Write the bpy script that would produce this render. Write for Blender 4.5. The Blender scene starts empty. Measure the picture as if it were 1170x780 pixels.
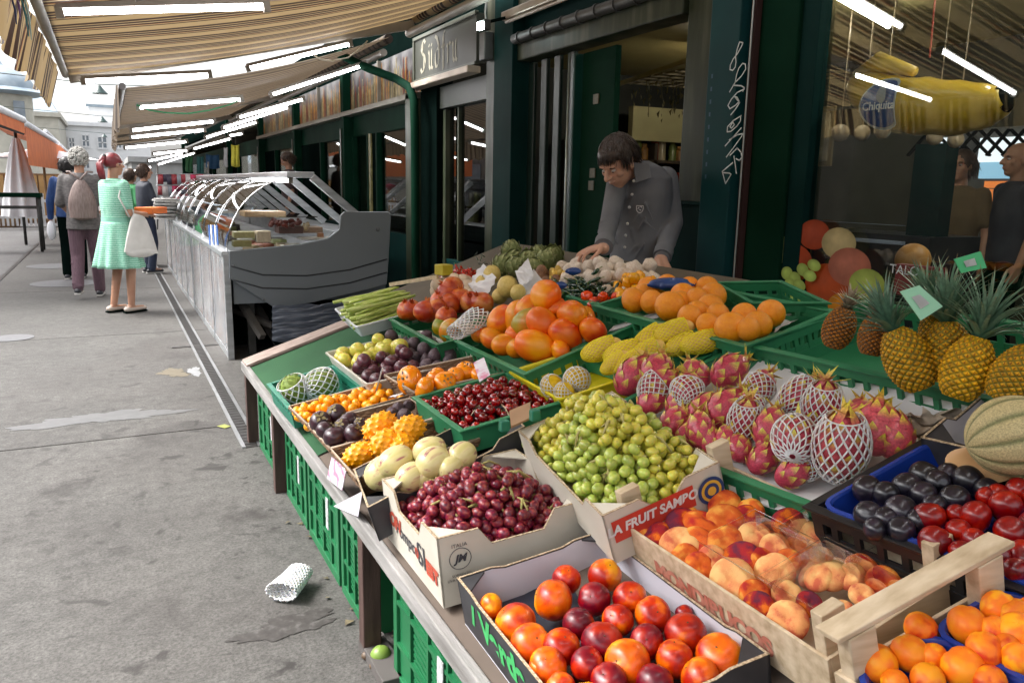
import bpy, bmesh, math, random
from mathutils import Vector, Matrix, Quaternion, Euler
random.seed(7)
R_=random.Random(11)
sc=bpy.context.scene
COL=sc.collection
PI=math.pi
# ------------------------------------------------------------------ camera
FPX=900.0; IW,IH=1170,780; CX,CY=IW/2,IH/2
CAMZ=1.42
def _cam():
    vp=(122,205); r=math.radians(1.1)
    n=(-math.sin(r),math.cos(r))
    D=-((vp[0]-CX)*n[0]+(vp[1]-CY)*n[1]); t=FPX*FPX/D
    dn=Vector((n[0]*t,-n[1]*t,-FPX)).normalized(); up=-dn
    fy=Vector((vp[0]-CX,-(vp[1]-CY),-FPX)).normalized()
    fy=(fy-up*fy.dot(up)).normalized()
    fx=fy.cross(up)
    return Matrix((fx,fy,up))
RC=_cam(); CAM=Vector((0,0,CAMZ))
def ray(x,y): return RC@Vector((x-CX,-(y-CY),-FPX))
def onz(x,y,z=0.0,sl=0.0,x0=0.58):
    d=ray(x,y); t=(z-sl*x0-CAMZ)/(d.z-sl*d.x); return CAM+d*t
def onX(x,y,X): d=ray(x,y); return CAM+d*(X/d.x)
def onY(x,y,Y): d=ray(x,y); return CAM+d*(Y/d.y)
def atd(x,y,dep): return CAM+ray(x,y)*(dep/FPX)      # dep = distance along the optical axis
def depth(p): return -(RC.transposed()@(Vector(p)-CAM)).z
def proj(p):
    c=RC.transposed()@(Vector(p)-CAM); return (CX+FPX*c.x/-c.z, CY-FPX*c.y/-c.z)
camd=bpy.data.cameras.new('camera'); cam=bpy.data.objects.new('camera',camd); COL.objects.link(cam)
camd.sensor_width=36; camd.sensor_fit='HORIZONTAL'; camd.lens=FPX/IW*36; camd.clip_start=.02; camd.clip_end=2000
cam.matrix_world=Matrix.Translation(CAM)@RC.to_4x4(); sc.camera=cam
# ------------------------------------------------------------------ materials
_M={}
def nt(name):
    m=bpy.data.materials.new(name); m.use_nodes=True; t=m.node_tree; b=t.nodes['Principled BSDF']; return m,t,b
def N(t,typ,**k):
    n=t.nodes.new(typ)
    for a,v in k.items(): setattr(n,a,v)
    return n
def c4(c): return (c[0],c[1],c[2],1)
def coords(t,rand=True,which='Object'):
    tc=N(t,'ShaderNodeTexCoord')
    if not rand: return tc.outputs[which]
    oi=N(t,'ShaderNodeObjectInfo'); mu=N(t,'ShaderNodeMath',operation='MULTIPLY'); mu.inputs[1].default_value=57.0
    t.links.new(oi.outputs['Random'],mu.inputs[0])
    va=N(t,'ShaderNodeVectorMath',operation='ADD'); t.links.new(tc.outputs[which],va.inputs[0]); t.links.new(mu.outputs[0],va.inputs[1])
    return va.outputs[0]
def mat(name,stops,rough=.5,scale=8,bump=0,bscale=60,metal=0,coat=0,rand=False,detail=3,sss=0,objv=0,spec=.5,stretch=None,contrast=1,sheen=0,emit=0,alpha=1,trans=0,sssr=(.02,.01,.005),dist=0):
    """stops: one colour or [(pos,colour)...] driven by noise in object space"""
    if name in _M: return _M[name]
    m,t,b=nt(name); L=t.links
    vec=coords(t,rand)
    if stretch:
        mp=N(t,'ShaderNodeMapping'); mp.inputs['Scale'].default_value=stretch; L.new(vec,mp.inputs[0]); vec=mp.outputs[0]
    if isinstance(stops[0],(int,float)): stops=[(0,tuple(c*.86 for c in stops)),(1,tuple(min(1,c*1.12) for c in stops))]
    nz=N(t,'ShaderNodeTexNoise'); nz.inputs['Scale'].default_value=scale; nz.inputs['Detail'].default_value=detail; nz.inputs['Distortion'].default_value=dist; L.new(vec,nz.inputs['Vector'])
    mr=N(t,'ShaderNodeMapRange'); mr.inputs[1].default_value=.5-.22/contrast; mr.inputs[2].default_value=.5+.22/contrast; L.new(nz.outputs['Fac'],mr.inputs[0])
    cr=N(t,'ShaderNodeValToRGB'); e=cr.color_ramp.elements
    e[0].position=stops[0][0]; e[0].color=c4(stops[0][1]); e[1].position=stops[-1][0]; e[1].color=c4(stops[-1][1])
    for p,c in stops[1:-1]:
        q=e.new(p); q.color=c4(c)
    L.new(mr.outputs[0],cr.inputs[0]); out=cr.outputs[0]
    if objv or rand:
        oi=N(t,'ShaderNodeObjectInfo'); mr2=N(t,'ShaderNodeMapRange'); mr2.inputs[3].default_value=1-objv; mr2.inputs[4].default_value=1+objv; L.new(oi.outputs['Random'],mr2.inputs[0])
        hs=N(t,'ShaderNodeHueSaturation'); L.new(mr2.outputs[0],hs.inputs['Value']); L.new(out,hs.inputs['Color']); out=hs.outputs[0]; hs.inputs['Saturation'].default_value=1.16 if rand else 1.0
    L.new(out,b.inputs['Base Color'])
    b.inputs['Roughness'].default_value=rough; b.inputs['Metallic'].default_value=metal
    b.inputs['Coat Weight'].default_value=coat; b.inputs['Coat Roughness'].default_value=.15; b.inputs['Specular IOR Level'].default_value=spec
    if sheen: b.inputs['Sheen Weight'].default_value=sheen
    if sss: b.inputs['Subsurface Weight'].default_value=sss; b.inputs['Subsurface Radius'].default_value=(1,.6,.3); b.inputs['Subsurface Scale'].default_value=.008
    if trans: b.inputs['Transmission Weight'].default_value=trans
    b.inputs['Alpha'].default_value=alpha
    if emit: L.new(out,b.inputs['Emission Color']); b.inputs['Emission Strength'].default_value=emit
    if bump:
        n2=N(t,'ShaderNodeTexNoise'); n2.inputs['Scale'].default_value=bscale; n2.inputs['Detail'].default_value=4; L.new(vec,n2.inputs['Vector'])
        bp=N(t,'ShaderNodeBump'); bp.inputs['Strength'].default_value=bump; bp.inputs['Distance'].default_value=.01; L.new(n2.outputs['Fac'],bp.inputs['Height']); L.new(bp.outputs[0],b.inputs['Normal'])
    _M[name]=m; return m
def cmat(name,rough=.5,nscale=20,namt=.25,coat=0,bump=0,bscale=80,spec=.5,rand=True,sss=0):
    """colour from the mesh attribute 'Col' (the thing's own markings) times a little noise"""
    if name in _M: return _M[name]
    m,t,b=nt(name); L=t.links; at=N(t,'ShaderNodeAttribute',attribute_name='Col'); vec=coords(t,rand)
    nz=N(t,'ShaderNodeTexNoise'); nz.inputs['Scale'].default_value=nscale; nz.inputs['Detail'].default_value=3; L.new(vec,nz.inputs['Vector'])
    mr=N(t,'ShaderNodeMapRange'); mr.inputs[1].default_value=.3; mr.inputs[2].default_value=.7; mr.inputs[3].default_value=1-namt; mr.inputs[4].default_value=1+namt; L.new(nz.outputs['Fac'],mr.inputs[0])
    hs=N(t,'ShaderNodeHueSaturation'); hs.inputs['Saturation'].default_value=1.15; L.new(mr.outputs[0],hs.inputs['Value']); L.new(at.outputs['Color'],hs.inputs['Color']); L.new(hs.outputs[0],b.inputs['Base Color'])
    b.inputs['Roughness'].default_value=rough; b.inputs['Coat Weight'].default_value=coat; b.inputs['Specular IOR Level'].default_value=spec
    if sss: b.inputs['Subsurface Weight'].default_value=sss; b.inputs['Subsurface Scale'].default_value=.006
    if bump:
        n2=N(t,'ShaderNodeTexNoise'); n2.inputs['Scale'].default_value=bscale; L.new(vec,n2.inputs['Vector'])
        bp=N(t,'ShaderNodeBump'); bp.inputs['Strength'].default_value=bump; bp.inputs['Distance'].default_value=.01; L.new(n2.outputs['Fac'],bp.inputs['Height']); L.new(bp.outputs[0],b.inputs['Normal'])
    _M[name]=m; return m
def emat(name,col,s):
    m,t,b=nt(name); b.inputs['Base Color'].default_value=c4(col); b.inputs['Emission Color'].default_value=c4(col); b.inputs['Emission Strength'].default_value=s; return m
def glassmat(name,tint=(.8,.9,.85),refl=1.0,base=.06,rough=.0):
    m,t,b=nt(name); L=t.links; t.nodes.remove(b); out=t.nodes['Material Output']
    tr=N(t,'ShaderNodeBsdfTransparent'); tr.inputs[0].default_value=c4(tint); gl=N(t,'ShaderNodeBsdfGlossy'); gl.inputs['Roughness'].default_value=rough
    fr=N(t,'ShaderNodeLayerWeight'); fr.inputs['Blend'].default_value=.35
    mr=N(t,'ShaderNodeMapRange'); mr.inputs[3].default_value=base; mr.inputs[4].default_value=min(1,base+refl); L.new(fr.outputs['Fresnel'],mr.inputs[0])
    mx=N(t,'ShaderNodeMixShader'); L.new(mr.outputs[0],mx.inputs[0]); L.new(tr.outputs[0],mx.inputs[1]); L.new(gl.outputs[0],mx.inputs[2]); L.new(mx.outputs[0],out.inputs[0]); return m
# ------------------------------------------------------------------ objects
WL={}
def tag(o,label=None,cat=None,group=None,kind=None):
    if label: o['label']=label
    if cat: o['category']=cat
    if group: o['group']=group
    if kind: o['kind']=kind
    return o
def thing(name,label,cat,loc=(0,0,0),group=None,kind=None):
    o=bpy.data.objects.new(name,None); COL.objects.link(o); o.location=loc; o.empty_display_size=.05; WL[o.name]=Vector(loc)
    return tag(o,label,cat,group,kind)
class MB:
    def __init__(s): s.v=[];s.f=[];s.m=[];s.c=[];s.mi=0;s.col=None
    def av(s,p,c=None):
        s.v.append(Vector(p)); s.c.append(c or s.col or (1,1,1)); return len(s.v)-1
    def af(s,idx): s.f.append(tuple(idx)); s.m.append(s.mi)
    def hexa(s,P):  # 8 pts: bottom 0-3 ccw, top 4-7
        i=[s.av(p) for p in P]
        for q in ((3,2,1,0),(4,5,6,7),(0,1,5,4),(1,2,6,5),(2,3,7,6),(3,0,4,7)): s.af([i[k] for k in q])
    def box(s,c,d,rot=None):
        c=Vector(c); h=[x/2 for x in d]; P=[]
        for z in (-1,1):
            for x,y in ((-1,-1),(1,-1),(1,1),(-1,1)):
                q=Vector((x*h[0],y*h[1],z*h[2])); 
                if rot is not None: q=rot@q
                P.append(c+q)
        s.hexa(P); return s
    def bb(s,x0,x1,y0,y1,z0,z1): return s.box(((x0+x1)/2,(y0+y1)/2,(z0+z1)/2),(abs(x1-x0),abs(y1-y0),abs(z1-z0)))
    def cell(s,F,a0,a1,b0,b1,h0,h1):
        s.hexa([F.P(a0,b0,h0),F.P(a1,b0,h0),F.P(a1,b1,h0),F.P(a0,b1,h0),F.P(a0,b0,h1),F.P(a1,b0,h1),F.P(a1,b1,h1),F.P(a0,b1,h1)]); return s
    def beam(s,p0,p1,w,h,up=(0,0,1)):
        p0=Vector(p0);p1=Vector(p1);d=(p1-p0).normalized();u=Vector(up); sx=d.cross(u)
        if sx.length<1e-4: sx=d.cross(Vector((1,0,0)))
        sx.normalize(); uu=sx.cross(d).normalized(); P=[]
        for a in (-1,1):
            for (q,b) in ((p0,-1),(p0,1),(p1,1),(p1,-1)): P.append(q+sx*(w/2*b)+uu*(h/2*a))
        s.hexa(P); return s
    def tube(s,pts,r,seg=8,cap=True,flat=None,cols=None):
        pts=[Vector(p) for p in pts]; n=len(pts); rr=r if isinstance(r,(list,tuple)) else [r]*n
        prev=None; rings=[]
        for i,p in enumerate(pts):
            d=(pts[min(i+1,n-1)]-pts[max(i-1,0)])
            if d.length<1e-9: d=Vector((0,0,1))
            d.normalize()
            if prev is None:
                a=d.cross(Vector((0,0,1))); 
                if a.length<.1: a=d.cross(Vector((1,0,0)))
            else: a=prev-d*prev.dot(d)
            a.normalize(); b=d.cross(a); prev=a; ring=[]
            for k in range(seg):
                t=2*PI*k/seg; q=a*math.cos(t)*rr[i]+b*math.sin(t)*rr[i]*(flat or 1)
                ring.append(s.av(p+q,cols[i] if cols else None))
            rings.append(ring)
        for i in range(n-1):
            for k in range(seg): s.af([rings[i][k],rings[i][(k+1)%seg],rings[i+1][(k+1)%seg],rings[i+1][k]])
        if cap: s.af(rings[0][::-1]); s.af(rings[-1])
        return s
    def grid(s,fn,nu,nv,cu=False,cf=None,cv=False):
        I=[[s.av(fn(i/nu,j/nv),cf(i/nu,j/nv) if cf else None) for j in range(nv if cv else nv+1)] for i in range(nu if cu else nu+1)]
        for i in range(nu):
            for j in range(nv):
                i2=(i+1)%nu if cu else i+1; j2=(j+1)%nv if cv else j+1
                s.af([I[i][j],I[i2][j],I[i2][j2],I[i][j2]])
        return s
    def ell(s,c,r,M3=None,nu=16,nv=10):
        c=Vector(c); r=Vector(r) if not isinstance(r,(int,float)) else Vector((r,r,r))
        def fn(u,v):
            th=PI*v; ph=2*PI*u; q=Vector((r.x*math.sin(th)*math.cos(ph),r.y*math.sin(th)*math.sin(ph),r.z*math.cos(th)))
            if M3 is not None: q=M3@q
            return c+q
        return s.grid(fn,nu,nv,cu=True)
    def strokes(s,F3,paths,w):   # nib strokes on a plane: F3(u,v)->point ; flat ribbons
        for P in paths:
            for (a,b) in zip(P[:-1],P[1:]):
                a=Vector(a);b=Vector(b); d=(b-a); 
                if d.length<1e-6: continue
                d.normalize(); n=Vector((-d.y,d.x))*w/2; e=d*w*.3
                q=[a-e+n,a-e-n,b+e-n,b+e+n]; s.af([s.av(F3(p.x,p.y)) for p in q][::-1])
        return s
    def poly(s,pts): s.af([s.av(p) for p in pts]); return s
    def mesh(s,name,mats,smooth=True,off=None,weld=0):
        me=bpy.data.meshes.new(name)
        off=Vector(off) if off is not None else Vector((0,0,0))
        me.from_pydata([tuple(p-off) for p in s.v],[],s.f)
        if not isinstance(mats,(list,tuple)): mats=[mats]
        for m in mats: me.materials.append(m)
        me.polygons.foreach_set('material_index',s.m)
        if smooth is True: me.polygons.foreach_set('use_smooth',[True]*len(s.f))
        elif isinstance(smooth,(int,float)) and smooth:
            me.polygons.foreach_set('use_smooth',[True]*len(s.f)); me.set_sharp_from_angle(angle=math.radians(smooth))
        if any(c!=(1,1,1) for c in s.c):
            ca=me.color_attributes.new('Col','FLOAT_COLOR','POINT')
            ca.data.foreach_set('color',[x for c in s.c for x in (c[0],c[1],c[2],1)])
        me.validate(); me.update(); return me
    def build(s,name,mats,parent=None,smooth=False,base=None,bevel=0,label=None,cat=None,group=None,kind=None,off=None):
        if parent is not None: o0=WL[parent.name]
        elif base is not None: o0=Vector(base)
        else:
            xs=[p.x for p in s.v];ys=[p.y for p in s.v];zs=[p.z for p in s.v]; o0=Vector(((min(xs)+max(xs))/2,(min(ys)+max(ys))/2,min(zs)))
        if parent is None and kind=='structure': o0=Vector((0,0,0))
        me=s.mesh(name,mats,smooth,o0); o=bpy.data.objects.new(name,me); COL.objects.link(o); WL[o.name]=o0.copy()
        if parent is not None: o.parent=parent
        else: o.location=o0
        if bevel:
            b=o.modifiers.new('bevel','BEVEL'); b.width=bevel; b.segments=2; b.limit_method='ANGLE'; b.angle_limit=math.radians(40)
        return tag(o,label,cat,group,kind)
class Fr:
    """crate frame: rim corner pixels -> world. u: A-B edge, v: C-B edge"""
    def __init__(s,A,B,C_,z=.56,sl=.33,zs=None,sl2=None):
        if sl2 is not None:
            c=(onz(*A,z,sl)+onz(*C_,z,sl))/2; z=z+(sl-sl2)*(c.x-.58); sl=sl2
        if zs: a,b,c=[onz(p[0],p[1],zz) for p,zz in zip((A,B,C_),zs)]
        else: a,b,c=[onz(p[0],p[1],z,sl) for p in (A,B,C_)]
        s.set(b,a-b,c-b)
    def set(s,o,u,v):
        s.o=Vector(o); s.Lu=u.length; s.Lv=v.length; s.u=u.normalized(); s.v=v.normalized(); s.n=s.u.cross(s.v).normalized()
        if s.n.z<0: s.n=-s.n
        s.flip=s.u.cross(s.v).z<0
    def P(s,a,b,h): return s.o+s.u*a+s.v*b+s.n*h
    def sub(s,a0,a1,b0,b1,h=0):
        g=Fr.__new__(Fr); g.o=s.P(a0*s.Lu,b0*s.Lv,h); g.u=s.u;g.v=s.v;g.n=s.n;g.Lu=(a1-a0)*s.Lu;g.Lv=(b1-b0)*s.Lv;g.flip=s.flip; return g
    def rot(s): 
        y=s.n.cross(s.u).normalized(); return Matrix((s.u,y,s.n)).transposed()
def deposit(Lu,Lv,r,n,h0,mound=None,K=14,rnd=None,margin=.9,fac=1.0):
    rnd=rnd or R_; pts=[]; D=2*r*fac
    for _ in range(n):
        best=None
        for k in range(K):
            a=rnd.uniform(r*margin,Lu-r*margin); b=rnd.uniform(r*margin,Lv-r*margin); h=h0+r
            for (x,y,z) in pts:
                d2=(x-a)**2+(y-b)**2
                if d2<D*D: h=max(h,z+math.sqrt(D*D-d2))
            sc_=h-(mound(a/Lu,b/Lv) if mound else 0)
            if best is None or sc_<best[0]: best=(sc_,a,b,h)
        pts.append(best[1:])
    return pts
# ------------------------------------------------------------------ registry for labels
REG={}
def reg(key,o,p,desc,cont,rpx): REG.setdefault(key,[]).append((o,proj(p),desc,cont,rpx))
ORD=['first','second','third','fourth','fifth','sixth','seventh','eighth','ninth','tenth','eleventh','twelfth','thirteenth','fourteenth','fifteenth','sixteenth']
def finish_labels():
    for key,L in REG.items():
        if len(L)==1:
            o,p,d,c,r=L[0]; o['label']=f'{d} {c}'; continue
        L.sort(key=lambda t:-t[1][1]); rows=[]; cur=[L[0]]; y0=L[0][1][1]
        for t in L[1:]:
            if y0-t[1][1]>t[4]*1.25: rows.append(cur); cur=[t]; y0=t[1][1]
            else: cur.append(t)
        rows.append(cur)
        for i,row in enumerate(rows):
            row.sort(key=lambda t:t[1][0])
            for j,(o,p,d,c,r) in enumerate(row):
                rw='front row' if i==0 else ('back row' if i==len(rows)-1 else ORD[i]+' row from front')
                pos='alone in' if len(row)==1 else ORD[j]+' from left in'
                o['label']=f'{d} {c}, {pos} {rw}'
def inst(name,kind,loc,rot,s,label=None,cat=None,group=None):
    """kind = (mesh,) or (mesh,[(partname,mesh)...])  -> top-level object with its parts; s scalar or 3-vector"""
    main,parts=kind[0],(kind[1] if len(kind)>1 else None)
    S=(s,s,s) if isinstance(s,(int,float)) else s
    if isinstance(rot,Matrix): rot=rot.to_quaternion()
    if parts:
        o=bpy.data.objects.new(name,None); o.empty_display_size=.02
        ch=[(kind[2] if len(kind)>2 else 'body',main)]+parts
        COL.objects.link(o)
        for nm,me in ch:
            c=bpy.data.objects.new(nm,me); COL.objects.link(c); c.parent=o
    else:
        o=bpy.data.objects.new(name,main); COL.objects.link(o)
    o.rotation_mode='QUATERNION'; o.location=loc; o.rotation_quaternion=rot; o.scale=S
    return tag(o,label,cat,group)
def rq(rnd=None,up=1.0):
    rnd=rnd or R_
    return Euler((rnd.gauss(0,up),rnd.gauss(0,up),rnd.uniform(0,2*PI))).to_quaternion()
def look(d,roll=0.0):   # local +Z along d
    return Vector(d).to_track_quat('Z','Y')@Quaternion((0,0,1),roll)
EXPO=1.4; TUBES=13
# ------------------------------------------------------------------ world, sun
w=bpy.data.worlds.new('World'); sc.world=w; w.use_nodes=True; t=w.node_tree; bg=t.nodes['Background']
sky=t.nodes.new('ShaderNodeTexSky'); sky.sky_type='NISHITA'; sky.sun_disc=False
SUN_EL,SUN_AZ=math.radians(52),math.radians(-62)      # azimuth from +Y towards +X
sky.sun_elevation=SUN_EL; sky.sun_rotation=SUN_AZ; sky.air_density=1.0; sky.dust_density=6; sky.ozone_density=1
hs=t.nodes.new('ShaderNodeHueSaturation'); hs.inputs['Saturation'].default_value=.2; hs.inputs['Value'].default_value=1.45
t.links.new(sky.outputs[0],hs.inputs['Color']); t.links.new(hs.outputs[0],bg.inputs[0]); bg.inputs[1].default_value=.15
sd=bpy.data.lights.new('sun','SUN'); so=bpy.data.objects.new('sun',sd); COL.objects.link(so); sd.energy=1.3; sd.angle=math.radians(25); sd.color=(1,.98,.95)
d=Vector((math.sin(SUN_AZ)*math.cos(SUN_EL),math.cos(SUN_AZ)*math.cos(SUN_EL),math.sin(SUN_EL))); so.rotation_euler=d.to_track_quat('Z','Y').to_euler(); so.location=(0,0,30)
sc.view_settings.view_transform='Standard'; sc.view_settings.look='None'; sc.view_settings.exposure=EXPO; sc.view_settings.gamma=1
sc.cycles.use_denoising=True; sc.cycles.max_bounces=8; sc.cycles.transparent_max_bounces=16; sc.cycles.sample_clamp_indirect=6
# ------------------------------------------------------------------ ground
def ground_mat(name,base,dark,joint=True,st=1.0):
    m,t,b=nt(name); L=t.links; tc=N(t,'ShaderNodeTexCoord'); v=tc.outputs['Object']
    def noise(s,d=4,dist=0,rough=.5): 
        n=N(t,'ShaderNodeTexNoise'); n.inputs['Scale'].default_value=s; n.inputs['Detail'].default_value=d; n.inputs['Distortion'].default_value=dist; n.inputs['Roughness'].default_value=rough; L.new(v,n.inputs['Vector']); return n.outputs['Fac']
    def ramp(src,p0,c0,p1,c1):
        r=N(t,'ShaderNodeValToRGB'); e=r.color_ramp.elements; e[0].position=p0;e[0].color=c0;e[1].position=p1;e[1].color=c1; L.new(src,r.inputs[0]); return r.outputs[0]
    def mix(a,bc,f,mode='MIX'):
        x=N(t,'ShaderNodeMix',data_type='RGBA',blend_type=mode); 
        if isinstance(f,(int,float)): x.inputs[0].default_value=f
        else: L.new(f,x.inputs[0])
        for s,k in ((a,6),(bc,7)):
            if isinstance(s,tuple): x.inputs[k].default_value=s
            else: L.new(s,x.inputs[k])
        return x.outputs[2]
    col=ramp(noise(1.6,6,.3),.3,c4([c*.8 for c in base]),.72,c4([min(1,c*1.12) for c in base]))
    col=mix(col,ramp(noise(85,6,0,.8),.34,(.30,.29,.28,1),.68,(1.45,1.45,1.44,1)),.95,'MULTIPLY')
    col=mix(col,ramp(noise(16,5,.2,.7),.32,(.60,.585,.57,1),.70,(1.28,1.28,1.27,1)),.8,'MULTIPLY')
    # dark wear stains with a shape of their own
    f=ramp(noise(1.7,5,.6,.6),.56,(0,0,0,1),.66,(1,1,1,1)); f2=ramp(noise(6.5,4,.8),.60,(0,0,0,1),.68,(1,1,1,1))
    sx=N(t,'ShaderNodeSeparateXYZ'); L.new(v,sx.inputs[0])
    near=N(t,'ShaderNodeMapRange'); near.inputs[1].default_value=11; near.inputs[2].default_value=3.6; near.inputs[3].default_value=.12; near.inputs[4].default_value=1; L.new(sx.outputs[1],near.inputs[0])
    def mul(a,bv):
        q=N(t,'ShaderNodeMath',operation='MULTIPLY'); 
        for s,k in ((a,0),(bv,1)):
            if isinstance(s,(int,float)): q.inputs[k].default_value=s
            else: L.new(s,q.inputs[k])
        return q.outputs[0]
    side=N(t,'ShaderNodeMapRange'); side.inputs[1].default_value=-1.1; side.inputs[2].default_value=.35; side.inputs[3].default_value=.25; side.inputs[4].default_value=1; L.new(sx.outputs[0],side.inputs[0])
    soft=ramp(noise(1.1,4,.4),.44,(0,0,0,1),.70,(1,1,1,1)); col=mix(col,c4([c*1.7 for c in dark]),mul(mul(soft,side.outputs[0]),.42*st))
    wet=mul(near.outputs[0],side.outputs[0]); col=mix(col,c4(dark),mul(mul(f,wet),.8*st)); col=mix(col,c4([c*.7 for c in dark]),mul(mul(f2,wet),.9*st))
    f3=ramp(noise(28,3,0),.68,(0,0,0,1),.73,(1,1,1,1)); col=mix(col,c4([c*.6 for c in dark]),mul(f3,.5*st))
    # fine cracks
    if joint:
        vo=N(t,'ShaderNodeTexVoronoi',feature='DISTANCE_TO_EDGE'); vo.inputs['Scale'].default_value=.55
        wv=N(t,'ShaderNodeTexNoise'); wv.inputs['Scale'].default_value=2.5; wv.inputs['Detail'].default_value=5; L.new(v,wv.inputs['Vector'])
        ad=N(t,'ShaderNodeVectorMath',operation='ADD'); L.new(v,ad.inputs[0]); L.new(wv.outputs['Color'],ad.inputs[1]); L.new(ad.outputs[0],vo.inputs['Vector'])
        ck=ramp(vo.outputs['Distance'],.004,(1,1,1,1),.009,(0,0,0,1)); col=mix(col,c4([c*.4 for c in dark]),mul(ck,mul(near.outputs[0],.16)))
    L.new(col,b.inputs['Base Color']); b.inputs['Roughness'].default_value=.8
    bp=N(t,'ShaderNodeBump'); bp.inputs['Strength'].default_value=.35; bp.inputs['Distance'].default_value=.004; L.new(noise(130,5),bp.inputs['Height']); L.new(bp.outputs[0],b.inputs['Normal'])
    return m
GM=ground_mat('concrete pavement',(.095,.091,.086),(.024,.020,.018))
GM2=ground_mat('asphalt lane',(.105,.104,.106),(.08,.08,.08),False,.5)
# pavement slabs between real joints
m=MB(); m.bb(-60,60,-20,400,-.3,-.02); m.build('ground',GM2,kind='structure')
m=MB()
js=[-20,-1.2,1.9,4.76,8.1,11.6,15.1,18.6,22.1,25.6,60]
for a,b in zip(js[:-1],js[1:]): m.bb(-1.42,3.2,a+.007,b-.007,-.15,0)
m.build('pavement',GM,kind='structure')
m=MB(); m.bb(-60,-1.48,-20,60,-.1,-.004); m.bb(-60,60,60.02,400,-.1,-.004); m.build('road',GM2,kind='structure')
mdark=mat('drain iron',(.045,.042,.04),.5,30,metal=.4); msteel=mat('galvanised steel',(.42,.43,.44),.35,12,metal=.85,bump=.1)
m=MB(); m.bb(-1.478,-1.425,-20,60,-.02,.006); o=m.build('kerb_strip',mdark,label='narrow dark drainage strip along the far side of the pale pavement',cat='drain')
r=thing('drain_channel','long slotted metal drain channel in the pavement before the glass counters','drain',(.61,8,0))
m=MB(); m.bb(.555,.575,4.3,16,-.01,.007); m.bb(.64,.66,4.3,16,-.01,.007); m.build('rail',msteel,r)
m=MB(); m.bb(.576,.639,4.3,16,-.012,.003); m.build('channel_bed',mdark,r)
m=MB()
for i in range(200):
    y=4.35+i*.058; m.bb(.577,.638,y,y+.018,.003,.0055)
m.build('slot_bar',mdark,r)
m=MB(); m.bb(.40,.78,7.26,7.31,-.01,.005); m.build('cover_frame',mdark,r)
for (x,y,rx,ry,lab) in ((-.86,8.25,.17,.13,'small dark oval access cover in the pale pavement at its open side'),(-.62,12.45,.42,.3,'dark round manhole cover beside the walking women'),(-.86,15.0,.42,.32,'farther dark round manhole cover beyond the walking women')):
    m=MB(); n=32; m.tube([(x,y,-.01),(x,y,.005)],rx,seg=32); m.build('manhole_cover',mat('cover',(.12,.12,.125),.6,40,bump=.3),smooth=40,label=lab,cat='manhole cover')
# puddle-like damp patch & pale spill
mw=mat('damp concrete',[(0,(.085,.084,.083)),(1,(.115,.113,.113))],.5,14)
def patch(name,cx,cy,rx,ry,mt,label,cat,seed):
    rr=random.Random(seed); ph=[rr.uniform(0,6) for _ in range(5)]; pts=[]
    for k in range(90):
        a=2*PI*k/90; q=1+.22*math.sin(2*a+ph[0])+.17*math.sin(3*a+ph[1])+.12*math.sin(5*a+ph[2])+.09*math.sin(9*a+ph[3])+.07*math.sin(17*a+ph[4])+.05*rr.uniform(-1,1); pts.append((cx+rx*q*math.cos(a),cy+ry*q*math.sin(a),.0022))
    m=MB(); m.poly(pts); m.build(name,mt,label=label,cat=cat)
patch('damp_patch',-.12,5.22,.36,.13,mw,'large pale damp patch on the pavement near the concrete joint','puddle',3)
patch('spill_stain',.35,6.3,.10,.13,mat('ochre stain',(.125,.105,.07),.7,20),'small ochre stain on the pavement beside the drain','stain',5)
patch('spill_stain',.49,6.28,.055,.12,mat('white stain',(.24,.245,.25),.6,30,detail=6,contrast=2),'whitish splash on the pavement right at the drain','stain',6)
for k,(px,py,rx,ry,lab) in enumerate(((330,715,.17,.055,'dark wet stain on the pavement just below the white foam sleeve'),)):
    p=onz(px,py); patch('dirt_stain',p.x,p.y,rx,ry,mat('grease stain',[(0,(.022,.018,.016)),(.6,(.042,.037,.034)),(1,(.09,.085,.08))],.75,30,detail=6),lab,'stain',20+k)
# ------------------------------------------------------------------ market building
TEAL=mat('dark teal paint',[(0,(.003,.020,.019)),(1,(.005,.031,.028))],.6,3,bump=.06,bscale=9,spec=.05)
TEALB=mat('blue teal paint',[(0,(.004,.036,.040)),(1,(.007,.050,.053))],.5,3,bump=.06,bscale=9,spec=.14)
GRND=mat('dark green paint',[(0,(.003,.020,.011)),(1,(.006,.032,.018))],.6,3,bump=.06,bscale=9,spec=.02)
OLV=mat('weathered olive paint',[(0,(.014,.022,.012)),(.5,(.030,.038,.022)),(1,(.085,.088,.058))],.4,2.5,stretch=(4,4,.6),coat=.05,bump=.08,spec=.2)
BLK=mat('black paint',(.003,.007,.006),.7,5,spec=.0)
GREYM=mat('aged grey metal',[(0,(.035,.035,.032)),(1,(.08,.08,.075))],.45,6,metal=.3,bump=.15)
WARM=mat('lamp housing',[(0,(.32,.25,.19)),(1,(.5,.42,.34))],.4,5,metal=.3)
GL=glassmat('window glass',(.93,.96,.95),.40,.036)
GLD=glassmat('door glass',(.35,.42,.38),.8,.16)
F=2.8
def fb(m,y0,y1,z0,z1,x0=F,x1=F+.08): return m.bb(x0,x1,y0,y1,z0,z1)
b1=thing('market_shop','dark green market shop with an open door, carved pillar and large display window','shop',(4.4,2.6,0))
# structure of the near shop: Y -1.2 .. 5.95
m=MB(); fb(m,-1.2,2.62,0,.78); m.build('parapet',TEAL,b1,bevel=.004)
m=MB(); fb(m,-1.2,5.98,2.62,3.25,F+.02,F+.12); m.build('fascia',BLK,b1)
m=MB(); fb(m,-1.2,3.28,2.50,2.62,F-.06,F+.06); m.build('window_head',TEAL,b1,bevel=.004)
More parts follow.
